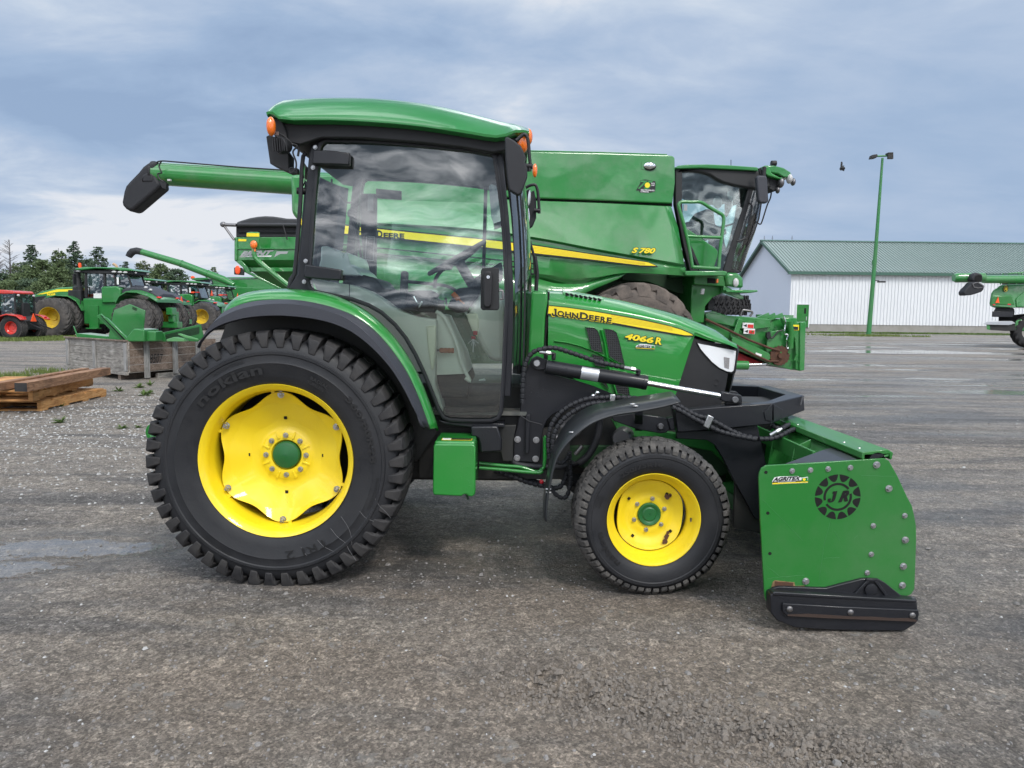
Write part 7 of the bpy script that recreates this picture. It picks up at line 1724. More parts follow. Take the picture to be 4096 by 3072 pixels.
# ------------------------------------------------------------------ parked tractors on the left
RED = False
def smv(parent, c, s, ax=Vector((1, 0, 0)), side=Vector((0, 1, 0))):
    c = Vector(c); p = [c+side*s-Vector((0, 0, s*.6)), c-side*s-Vector((0, 0, s*.6)), c+Vector((0, 0, s*1.1))]
    part('slow_vehicle_triangle', MB().prism(p, ax*.02), 'smv_orange', parent, local=True)
def field_tractor(label, loc, rot, art=True, sc=1.0, cat='tractor', group='green field tractors parked in a row', seed=1, beacon=True, triangle=False):
    """nose along +x, left side +y"""
    o = thing('field_tractor', label, cat, loc, rot, group)
    g = 'paint_green_far'
    def pt(name, m, mat=g, bevel=.02, parent=o, angle=40): 
        for v in m.v: v *= sc
        return part(name, m, mat, parent, bevel=bevel*sc, angle=angle, local=True)
    def pz(pts, y0, y1): return MB().prism([(x, y0, z) for x, z in pts], (0, y1-y0, 0))
    Rw, w = .95, .62
    fx, rx = 1.92, -1.95
    ys = ((1.55, 1), (.78, 1), (-1.55, -1), (-.78, -1)) if True else ()
    for xi, x in enumerate((fx, rx)):
        rw = Rw if (art or xi == 1) else .72
        for y, s in ys:
            if not art and xi == 0 and abs(y) > 1: continue
            if not art: y = y*.95
            wl = bpy.data.objects.new('wheel', None); COL.objects.link(wl); wl.parent = o
            c = Vector((x, y+s*w, rw)); 
            tm, lm = ag_tyre(c, Vector((0, -s, 0)), Vector((-1, 0, 0)), rw, w, 22, rw*.52, 44, .075, .05)
            pt('tyre', tm, 'tyre_far', 0, wl, 50); pt('tread_bars', lm, 'tyre_far', 0, wl, 30)
            pt('rim', dish_mb(c-Vector((0, s*.02, 0)), Vector((0, -s, 0)), Vector((1, 0, 0)), rw*.52, .42), 'paint_yellow_far', 0, wl)
    # hood
    hood = pt('hood', pz([(.75, 2.45), (1.4, 2.5), (2.4, 2.42), (3.3, 2.22), (3.75, 2.0), (3.7, 1.9), (3.2, 1.5), (2.4, 1.25), (.75, 1.3)], -.48, .48), g, .06)
    pt('hood_stripe', pz([(.8, 2.40), (2.5, 2.33), (3.5, 2.07), (3.2, 2.09), (2.4, 2.22), (.8, 2.28)], .485, .49), 'decal_yellow', 0, hood)
    if art:
        l_ = text_quad('JOHN DEERE', (1.75*sc, .495*sc, 2.27*sc), (.82*sc, .495*sc, 2.28*sc), (1.75*sc, .495*sc, 2.36*sc), .03, out=Vector((0, .004, 0))); part('stripe_lettering', l_, 'decal_black', hood, local=True, angle=0)
        l_ = text_quad('9620R', (3.0*sc, .495*sc, 2.02*sc), (2.55*sc, .495*sc, 2.04*sc), (3.0*sc, .495*sc, 2.13*sc), .05, out=Vector((0, .004, 0))); part('model_lettering', l_, 'decal_yellow', hood, local=True, angle=0)
    pt('nose_grille', pz([(3.05, 2.02), (3.55, 1.96), (3.72, 1.88), (3.3, 1.3), (2.9, 1.3)], -.5, .5), 'grille_dark', .02, hood)
    pt('hood_vent', pz([(2.0, 2.05), (2.45, 2.08), (2.35, 1.6), (1.9, 1.6)], .487, .50), 'void_black', 0, hood)
    pt('front_chassis', pz([(.6, 1.5), (3.4, 1.4), (3.3, .75), (.6, .7)], -.38, .38), 'green_dark')
    pt('front_fender', MB().loft([[Vector((x, y, z)) for y, z in ((.42, a), (.42, a+.04), (1.30, a+.03), (1.30, a-.02))] for x, a in ((3.0, 1.6), (2.6, 1.88), (2.1, 2.02), (1.5, 1.98), (1.1, 1.75), (.85, 1.3))]).loft([[Vector((x, -y, z)) for y, z in ((.42, a), (.42, a+.04), (1.30, a+.03), (1.30, a-.02))] for x, a in ((3.0, 1.6), (2.6, 1.88), (2.1, 2.02), (1.5, 1.98), (1.1, 1.75), (.85, 1.3))]), g)
    # cab
    pt('cab_frame', pz([(.95, 3.2), (1.02, 2.0), (.95, 1.9), (.88, 1.9), (.86, 3.2)], .66, .74).join(pz([(-.05, 3.2), (-.05, 1.9), (.05, 1.9), (.05, 3.2)], .68, .76)).join(pz([(-.55, 3.2), (-.58, 2.3), (-.5, 2.3), (-.48, 3.2)], .68, .76)).join(pz([(-1.15, 3.15), (-1.45, 2.2), (-1.36, 2.2), (-1.08, 3.15)], .66, .74))
       .join(pz([(.95, 3.2), (1.02, 2.0), (.95, 1.9), (.88, 1.9), (.86, 3.2)], -.74, -.66)).join(pz([(-1.15, 3.15), (-1.45, 2.2), (-1.36, 2.2), (-1.08, 3.15)], -.74, -.66)), 'cab_trim', .01)
    pt('roof_trim', pz([(1.15, 3.2), (1.15, 3.28), (-1.4, 3.28), (-1.45, 3.1), (-1.2, 3.08), (.9, 3.12)], -.8, .8), 'cab_trim', .03)
    pt('roof', pz([(1.35, 3.27), (1.3, 3.36), (.8, 3.42), (-.9, 3.42), (-1.4, 3.36), (-1.55, 3.26), (-.9, 3.25), (-.6, 3.32), (.3, 3.34), (1.0, 3.26)], -.92, .92), 'paint_green_roof', .05)
    pt('cab_glass', pz([(.92, 3.14), (1.0, 1.95), (-.9, 1.95), (-1.4, 2.25), (-1.12, 3.12)], -.69, .69), 'glass_far', .0)
    pt('cab_floor', pz([(1.0, 1.95), (.9, 1.45), (-.1, 1.45), (-.9, 1.9), (-1.3, 2.2)], -.72, .72), 'cab_trim', .02)
    pt('driver_seat', pz([(-.6, 2.85), (-.45, 2.85), (-.4, 2.3), (.1, 2.25), (.1, 2.0), (-.6, 2.0)], -.3, .3), 'cab_trim', .04)
    pt('door_panel', pz([(.2, 2.36) if False else (-.02, 2.42), (-.12, 2.48), (-.75, 2.5), (-.95, 2.4), (-.95, 1.72), (-.02, 1.68)], .76, 1.1), g, .05)
    if seed in (1, 3):
        pt('window_notice', pz([(.55, 2.15), (.16, 2.15), (.16, 1.92), (.55, 1.92)], .745, .755), 'decal_white', 0)
        pt('window_label', pz([(-.72, 2.95), (-.62, 2.95), (-.62, 2.6), (-.72, 2.6)], .765, .77), 'decal_white', 0)
    lm = MB()
    for x, y, z in ((1.22, .80, 3.22), (-.55, .86, 3.20), (-.85, .87, 3.19), (-1.1, .86, 3.18), (-1.42, .6, 3.18), (-1.42, -.6, 3.18)): lm.ell((x, y, z), .12, .06, .055, 12, 8)
    for v in lm.v: v *= sc
    part('roof_lamps', lm, 'lamp_far', o, local=True, angle=60)
    pt('cab_step', pz([(.62, 1.55), (.18, 1.55), (.18, .45), (.62, .45)], 1.0, 1.12).join(pz([(.66, .48), (.14, .48), (.14, .42), (.66, .42)], .9, 1.35)), 'paint_green_far', .01)
    pt('side_body', pz([(.95, 1.9), (.95, .65), (-.85, .65), (-1.0, 1.1), (-1.0, 1.9)], -.98, .98), g, .04)
    pt('handrail', MB().tube([(.98, 1.05, 2.45), (1.02, 1.1, 1.5)], .025, 6).tube([(.98, .75, 2.5), (.98, 1.05, 2.45)], .025, 6), 'black_plastic', 0)
    # rear deck and fenders
    if art:
        rings = []
        for x, a in ((-.85, 1.75), (-1.05, 2.10), (-1.4, 2.30), (-1.9, 2.28), (-2.45, 2.10), (-2.85, 1.86)):
            rings.append([Vector((x, y, z)) for y, z in ((1.42, a-.10), (1.42, a-.04), (1.0, a+.02), (.5, a+.22 if x > -2.6 else a+.05), (-.5, a+.22 if x > -2.6 else a+.05), (-1.0, a+.02), (-1.42, a-.04), (-1.42, a-.10), (-1.35, a-.12), (0, a-.12), (1.35, a-.12))])
        pt('rear_fender', MB().loft(rings), g, .01)
        rg_ = [[Vector((x, y, z)) for y, z in ((.95, a-.2), (.95, a), (.5, a+.12), (-.5, a+.12), (-.95, a), (-.95, a-.2))] for x, a in ((-.75, 2.1), (-.95, 2.33), (-1.4, 2.46), (-1.9, 2.44), (-2.5, 2.2), (-2.75, 2.05))]
        pt('fuel_tank', MB().loft(rg_), 'grey_plastic', .03)
        pt('rear_hitch', MB().box(-3.2, -2.9, .1, .6, 1.15, 1.5).box(-3.15, -2.9, .1, .4, .8, 1.1).box(-3.3, -2.4, -.3, .3, .5, .8).box(-3.0, -2.7, -.6, -.3, .6, 1.3), g, .02)
        pt('exhaust_stack', MB().tube([(1.42, .50, 2.0), (1.42, .50, 2.45), (1.42, .50, 2.5), (1.42, .50, 2.62)], [.26, .26, .18, .16], 16).tube([(1.42, .50, 2.62), (1.42, .50, 2.95), (1.42, .50, 3.15), (1.42, .50, 3.18), (1.42, .50, 3.36)], [.15, .12, .12, .17, .17], 16), 'cab_trim', 0)
        pt('exhaust_cover', pz([(1.75, 2.3), (1.1, 2.3), (1.1, 1.75), (1.75, 1.75)], .40, .85), 'cab_trim', .03)
        pt('exhaust_tip', MB().tube(smooth_path([(.15, -.75, 3.3), (.15, -.75, 3.5), (.22, -.75, 3.62), (.34, -.75, 3.68)], 4), .07, 10), 'exhaust_tan', 0)
    else:
        rings = []
        for x, a in ((-1.0, 1.9), (-1.3, 2.08), (-1.8, 2.08), (-2.4, 1.92), (-2.75, 1.7)):
            rings.append([Vector((x, y, z)) for y, z in ((.95, a-.08), (.95, a), (.5, a+.03), (-.5, a+.03), (-.95, a), (-.95, a-.08))])
        pt('rear_fender', MB().loft(rings), g, .02)
        pt('fender_skirt', MB().loft([[Vector((x, y, z)) for y, z in ((1.40, a-.22), (1.40, a-.12), (.95, a), (.95, a-.06))] for x, a in ((-1.5, 2.0), (-2.1, 1.98), (-2.6, 1.76), (-2.8, 1.5))]), 'grey_plastic', .02)
        pt('rear_hitch', MB().beam((-2.4, .3, 1.4), (-3.0, .45, .6), .08, .1).beam((-2.4, -.3, 1.4), (-3.0, -.45, .6), .08, .1).box(-3.1, -2.2, -.25, .25, .55, 1.0).box(-2.7, -2.2, -.3, .3, 1.0, 1.8), g, .02)
        pt('warning_arm', MB().tube([(-.6, .7, 2.62), (-1.4, .95, 2.62)], .03, 6), 'red_lens', 0)
        pt('side_marker', MB().beam((-.7, .73, 2.62), (-1.0, .82, 2.62), .06, .10), 'smv_orange', 0)
    for y in (.95, -.95):
        pt('tail_light', MB().ell((-2.75 if art else -2.5, y, 1.98 if art else 1.9), .14, .12, .05), 'red_lens', 0)
    pt('fender_lamp', MB().ell((-2.05, .8, 2.46 if art else 2.15), .09, .09, .07).ell((-2.35, .95, 2.35 if art else 2.1), .08, .08, .06), 'lamp_far', 0)
    pt('mirror', MB().beam((1.1, 1.35, 3.05), (1.1, 1.35, 2.55), .06, .22).tube([(1.0, .7, 3.15), (1.1, 1.35, 3.15), (1.1, 1.35, 3.0)], .03, 6), 'black_plastic', .01)
    if beacon: pt('beacon', MB().lathe((1.25 if art else .9, .6, 3.5), [(0, .14), (.06, .12), (.08, 0), (.05, -.1), (.05, -.16)], 14, Vector((0, 0, 1))), 'smv_orange', 0)
    if triangle: smv(o, Vector((-2.9 if art else -2.0, .25, 2.05 if art else 2.55))*sc, .22*sc, Vector((1, 0, 0)), Vector((0, 1, 0)))
    return o
simple('exhaust_tan', (.45, .30, .19), .7)
field_tractor('large articulated green tractor with deep yellow rims and black exhaust stack, nearest of the row', (-20.0, 37.2, 0), PI, True, 1.0, seed=1)
field_tractor('second articulated green tractor in the row, partly hidden by the nearest one', (-24.4, 48.5, 0), PI, True, 1.0, seed=2, triangle=True)
field_tractor('third green tractor in the row, with red and orange warning arm on its cab', (-24.0, 50.5+4, 0), PI, False, 1.03, seed=3, triangle=True, beacon=False)
field_tractor('fourth green tractor, smallest and farthest of the parked row', (-24.9, 62., 0), PI, False, 1.03, seed=4, triangle=True, beacon=False)
# red tractor seen from behind
def red_tractor():
    o = thing('red_tractor', 'small red and black tractor with red rims and knobbly tyres at the left picture edge', 'tractor', (-21.6, 32.75, 0), R(175), None); o.scale = (.88, .88, .88)
    def pt(name, m, mat, bevel=.02, parent=o, angle=40): return part(name, m, mat, parent, bevel=bevel, angle=angle, local=True)
    def pz(pts, y0, y1): return MB().prism([(x, y0, z) for x, z in pts], (0, y1-y0, 0))
    for x, y, rw in ((0, .68, .60), (0, -.68, .60), (1.55, .80, .50), (1.55, -.80, .50)):
        s = 1 if y > 0 else -1; w = .44 if x == 0 else .34; wl = bpy.data.objects.new('wheel', None); COL.objects.link(wl); wl.parent = o
        c = Vector((x, y+s*w/2, rw)); m, l = ag_tyre(c, Vector((0, -s, 0)), Vector((-1, 0, 0)), rw, w, 4, rw*.5, 40, .05, .03)
        l = MB()
        for row in range(6):
            for i in range(40):
                t = 2*PI*(i+.5*(row % 2))/40; h = w*(.03+row*.17); top = rw if 0 < row < 5 else rw-.02
                vs = []
                for hh_ in (h, h+w*.11):
                    for dt, rr in ((-.05, top), (.05, top), (.065, top-.05), (-.065, top-.05)):
                        vs.append(c+Vector((0, -s, 0))*hh_+Vector((rr*math.cos(t+dt), 0, rr*math.sin(t+dt))))
                l.add(vs, [[0, 1, 2, 3], [4, 5, 6, 7]]+[[q, (q+1) % 4, 4+(q+1) % 4, 4+q] for q in range(4)])
        pt('tyre', m, 'tyre_dark', 0, wl, 50); pt('tread_blocks', l, 'tyre_far', 0, wl, 30); pt('rim', dish_mb(c-Vector((0, s*.02, 0)), Vector((0, -s, 0)), Vector((1, 0, 0)), rw*.5, .16), 'paint_red', 0, wl)
    pt('roof', pz([(1.65, 2.34), (1.55, 2.42), (.6, 2.46), (.0, 2.42), (-.12, 2.34), (-.1, 2.26), (1.6, 2.26)], -.68, .68), 'paint_red', .05)
    fr = MB()
    for x, y in ((-.1, .64), (-.1, -.64), (.75, .66), (.75, -.66), (1.5, .6), (1.5, -.6)): fr.beam((x, y, 2.3), (x*1.02, y, 1.15), .07, .07)
    pt('cab_frame', fr, 'cab_trim', .005); pt('cab_glass', pz([(1.48, 2.28), (1.5, 1.2), (-.1, 1.2), (-.08, 2.28)], -.61, .61), 'glass_far', 0)
    pt('fender', MB().loft([[Vector((x, y, z)) for y, z in ((.62, a), (.62, a+.05), (1.02, a+.04), (1.02, a-.02))] for x, a in ((-.66, 1.0), (-.4, 1.18), (.1, 1.25), (.5, 1.15), (.75, .85))]).loft([[Vector((x, -y, z)) for y, z in ((.62, a), (.62, a+.05), (1.02, a+.04), (1.02, a-.02))] for x, a in ((-.66, 1.0), (-.4, 1.18), (.1, 1.25), (.5, 1.15), (.75, .85))]), 'paint_red', .01)
    pt('rear_body', pz([(1.2, 1.22), (-.15, 1.22), (-.45, .95), (-.4, .5), (1.2, .45)], -.44, .44), 'cab_trim', .03)
    pt('hood', pz([(1.2, 1.45), (2.4, 1.35), (2.5, 1.0), (2.4, .6), (1.2, .6)], -.32, .32), 'paint_red', .05)
    pt('seat', pz([(-.2, 1.85), (-.1, 1.85), (0, 1.4), (.4, 1.35), (.4, 1.15), (-.2, 1.15)], -.24, .24), 'cab_trim', .03)
    pt('hitch', MB().beam((-.5, .25, .8), (-1.2, .35, .55), .05, .07).beam((-.5, -.25, .8), (-1.2, -.35, .55), .05, .07).beam((-.5, .1, .55), (-1.15, .1, .5), .04, .04), 'cab_trim', .005)
    pt('tail_light', MB().box(-.64, -.6, .64, .8, 1.05, 1.16).box(-.64, -.6, -.8, -.64, 1.05, 1.16), 'red_lens', .01)
    lm = MB().ell((-.2, .52, 2.2), .05, .09, .06).ell((-.2, -.52, 2.2), .05, .09, .06); pt('work_lamps', lm, 'lamp_far', 0)
    part('slow_vehicle_triangle', MB().prism([(-.66, .35, .92), (-.66, -.05, .92), (-.66, .15, 1.32)], (.02, 0, 0)), 'smv_orange', o, local=True)
    return o
red_tractor()
# ------------------------------------------------------------------ far combine with raised auger
def far_combine():
    Y = 66.; o = thing('combine_harvester', 'far green combine with long raised auger and black spout, beyond the parked tractors', 'combine harvester', (P(kd5(1800, 700), Y).x, Y, 0))
    g = 'paint_green_far'
    def q(name, pts, d, depth, mat=g, bevel=.03): return part(name, MB().prism(T(kd5, pts, Y+d), (0, depth, 0)), mat, o, bevel=bevel)
    q('body', [(1530, 555), (2600, 540), (2600, 860), (1700, 830), (1530, 800)], 0, 3.); q('grain_tank', [(1470, 440), (2600, 410), (2600, 560), (1500, 560)], .5, 2.4)
    q('tank_roof', [(1600, 402), (2300, 398), (2300, 416), (1600, 420)], .4, 2.6, 'paint_green_roof')
    q('cab_roof', [(1165, 420), (1250, 408), (1400, 406), (1420, 430), (1260, 450), (1170, 440)], .4, 2., 'paint_green_roof')
    q('cab_trim', [(1190, 440), (1420, 430), (1420, 462), (1260, 470)], .5, 1.8, 'cab_trim'); q('cab_glass', [(1250, 462), (1470, 440), (1470, 600), (1290, 600)], .6, 1.6, 'glass_far', 0)
    q('stripe', [(1530, 730), (1800, 700), (1800, 712), (1530, 745)], -.05, .03, 'decal_yellow', 0)
    q('underbody', [(1550, 800), (2600, 860), (2600, 1000), (1550, 1000)], .4, 2., 'green_dark')
    part('beacon', MB().ell(P(kd5(1183, 408), Y+1), .18, .18, .16), 'smv_orange', o)
    A = [P(kd5(*p), Y-1) for p in ((1790, 520), (1640, 440), (1400, 350), (1010, 200), (430, 28))]
    au = MB().tube([A[0], A[1], A[2]], [.22, .33, .33], 20).tube([A[2]+(A[1]-A[2])*.03, A[2]], .36, 20)
    au.tube([A[2], A[3]], [.31, .30], 20).tube([A[3]+(A[2]-A[3])*.03, A[3]], .33, 20).tube([A[3], A[4]], [.29, .27], 20)
    part('auger_tube', au, g, o, angle=40)
    rg = []
    for p, d, r_, s in (((430, 28), (-1, .36), .29, 1), ((360, 12), (-1, .0), .30, 1), ((300, 22), (-.8, -.55), .31, .9), ((265, 55), (-.6, -.8), .29, .8), ((238, 100), (-.45, -.9), .25, .8)): rg.append(ringc(P(kd5(*p), Y-1), Vector((d[0], 0, d[1])), r_, r_, 18, s))
    part('auger_spout', MB().loft(rg), 'black_soft', o, angle=50)
    for x in (1560, 2200):
        c = P(kd5(x, 900), Y+.2); tm, lm = ag_tyre(Vector((c.x, c.y, 1.0)), (0, 1, 0), (1, 0, 0), 1.0, .6, 18, .5, 32, .09, .05); tm.join(lm); part('wheel', tm, 'tyre_far', o)
far_combine()
# ------------------------------------------------------------------ grain cart
def cart():
    Y = 22.; o = thing('grain_cart', 'green grain cart with black tarpaulin roof and grey lettering, behind the tractor cab', 'grain cart', (P((1500, 1250), Y).x, Y+1.5, 0))
    g = 'paint_combine'
    def q(name, pts, d, depth, mat=g, bevel=.02, k=kd4, parent=o): return part(name, MB().prism(T(k, pts, Y+d), (0, depth, 0)), mat, parent, bevel=bevel)
    X = 3300
    q('upper_body', [(1397, 908), (1990, 905), (X, 900), (X, 1150), (1430, 1150), (1400, 1150)], 0, 3.2)
    q('body_rail', [(1425, 1018), (X, 1018), (X, 1034), (1425, 1034)], -.04, .05); q('body_post', [(1397, 908), (1430, 908), (1430, 1150), (1397, 1150)], -.05, .06)
    lofted = MB().loft([[P(kd4(x, y), Y+d) for x, y, d in ((1400, 1150, 0), (X, 1150, 0))]+[P(kd4(x, y), Y+d) for x, y, d in ((X, 1150, 3.2), (1400, 1150, 3.2))], [P(kd4(x, y), Y+d) for x, y, d in ((1850, 1445, .9), (X-450, 1445, .9))]+[P(kd4(x, y), Y+d) for x, y, d in ((X-450, 1445, 2.3), (1850, 1445, 2.3))]])
    part('hopper', lofted, 'paint_green_dull', o)
    q('hopper_band', [(1485, 1222), (X, 1222), (X, 1268), (1500, 1268)], .1, .1); q('hopper_edge', [(1400, 1148), (1485, 1222), (1500, 1270), (1850, 1445), (1900, 1445), (1560, 1270), (1540, 1222), (1470, 1148)], -.02, .1)
    q('extension', [(1415, 790), (X, 785), (X, 908), (1415, 908)], .05, 3.1, 'cab_trim'); q('extension_rail', [(1440, 850), (X, 850), (X, 862), (1440, 862)], .0, .05, 'black_steel')
    part('tarp_hump', MB().prism(T(kd4, [(1418, 785), (1415, 752), (1470, 732), (1560, 706), (1640, 692), (1720, 686), (1800, 690), (1870, 700), (1940, 712), (2100, 716), (X, 716), (X, 785)], Y+.02), (0, 3.1, 0)), 'tarp', o, bevel=.05)
    rg = []
    for t in range(9):
        x = 1415+(X-1415)*t/8
        sec = []
        for i in range(9):
            u = i/8; sec.append((x, 790-20*math.sin(PI*u)*(1 if 0 < t < 8 else .9)*(.82+.18*math.sin(t*2.1+1)), 3.2*u))
        rg.append([P(kd4(a, 790), Y+d)+Vector((0, 0, (790-b)*.38427/2957*Y)) for a, b, d in sec]+[P(kd4(x, 800), Y+3.2), P(kd4(x, 800), Y)])
    part('tarpaulin', MB().loft(rg), 'tarp', o, angle=60)
    q('tarp_roll', [(1415, 755), (X, 765), (X, 798), (1418, 796)], -.12, .14, 'tarp', .04)
    part('tarp_crank', MB().tube(T(kd4, [(1300, 778), (1418, 782)], Y-.1), .05, 8).tube(T(kd4, [(1280, 775), (1300, 800), (1396, 935)], Y-.1), .035, 8).ell(P(kd4(1282, 775), Y-.1), .09, .07, .08), 'dull_steel', o)
    part('tarp_strap', MB().tube(T(kd4, [(1905, 780), (1950, 935)], Y-.14), .02, 6), 'black_plastic', o)
    tx = text_quad('BRENT', P(kd4(1452, 1112), Y-.006), P(kd4(1790, 1098), Y-.006), P(kd4(1470, 1055), Y-.006), .06, .35)
    s_ = q('letter_shadow', [(1448, 1118), (1560, 1112), (1780, 1112), (1788, 1098), (1570, 1100)], -.003, .002, 'decal_white', 0)
    part('lettering', tx, 'decal_grey', o, angle=0)
    q('logo_sweep', [(1812, 1118), (1840, 1055), (1960, 1055), (1945, 1080), (1880, 1082), (1850, 1095)], -.005, .002, 'decal_grey', 0)
    lp = q('lamp_board', [(1522, 860), (1560, 852), (1640, 852), (1660, 860), (1662, 920), (1652, 1035), (1600, 1035), (1560, 985), (1530, 930)], -.5, .05, g)
    part('reflector_strip', MB().prism(T(kd4, [(1526, 864), (1656, 866), (1656, 902), (1526, 900)], Y-.52), (0, .01, 0)), 'decal_yellow', lp); q('reflector', [(1440, 926), (1523, 928), (1522, 950), (1440, 950)], -.01, .01, 'decal_yellow', 0)
    c = P(kd4(1600, 985), Y-.56); part('marker_lamp', MB().ell(c, .105, .06, .12).box(c.x-.05, c.x+.05, c.y, c.y+.03, c.z-.19, c.z-.1), 'amber_lens', lp, angle=60)
    part('lamp_stalk', MB().tube(smooth_path(T(kd4, [(1602, 1030), (1604, 1080), (1625, 1130), (1700, 1200), (1860, 1330), (2000, 1440)], Y-.5), 4), .07, 8), g, o)
    q('tail_board', [(1393, 1222), (1480, 1226), (1503, 1262), (1500, 1305), (1393, 1296)], -.1, .04, 'cab_trim'); part('tail_lamp', MB().ell(P(kd4(1432, 1250), Y-.13), .08, .03, .13), 'smv_orange', o)
    for y in (0, 2.4):
        c = P((1620, 1450), Y); c = Vector((c.x, Y+.1+y, .9)); tm, lm = ag_tyre(c, (0, 1, 0), (1, 0, 0), .9, .6, 18, .45, 36, .09, .05); w = thing_part('wheel', o); part('tyre', tm, 'tyre_far', w, angle=50); part('tread_bars', lm, 'tyre_far', w); part('rim', dish_mb(c, (0, 1, 0), (1, 0, 0), .45, .15), 'paint_yellow_far', w)
    part('undercarriage', MB().box(c.x-.3, c.x+3, Y+.7, Y+2.5, .8, 1.6), 'green_dark', o)
cart()
# ------------------------------------------------------------------ stack of spare tyres behind the harvester
for i, (x, y) in enumerate(((1400, 1150), (1425, 1130), (1420, 1105), (1410, 1078))):
    o = thing('spare_tyre', ('loose tractor tyre at the bottom of the pile behind the harvester', 'loose tractor tyre lying second from the bottom of the pile', 'loose tractor tyre lying third from the bottom of the pile', 'topmost loose tractor tyre of the pile behind the harvester')[i], 'tyre', P(k7(x, y), 24.), 0, 'tyres piled behind the harvester')
    c = Vector(P(k7(x, y), 24.)); m = MB(); l = MB(); Rr = .72
    m.lathe(c-Vector((0, 0, .13)), [(.4, 0), (.62, .0), (Rr-.04, .05), (Rr-.03, .13), (Rr-.04, .21), (.62, .27), (.4, .27), (.36, .13)], 40, Vector((0, 0, 1)), closed=True)
    for j in range(28):
        t = 2*PI*j/28
        for s_ in (0, 1):
            d0 = Vector((math.cos(t), math.sin(t), 0)); d1 = Vector((math.cos(t+.1), math.sin(t+.1), 0)); l.beam(c+d0*(Rr-.01)+Vector((0, 0, -.13 if s_ else .13)), c+d1*(Rr-.01), .05, .05)
    part('carcass', m, 'tyre_dark', o); part('tread_bars', l, 'tyre_dark', o)
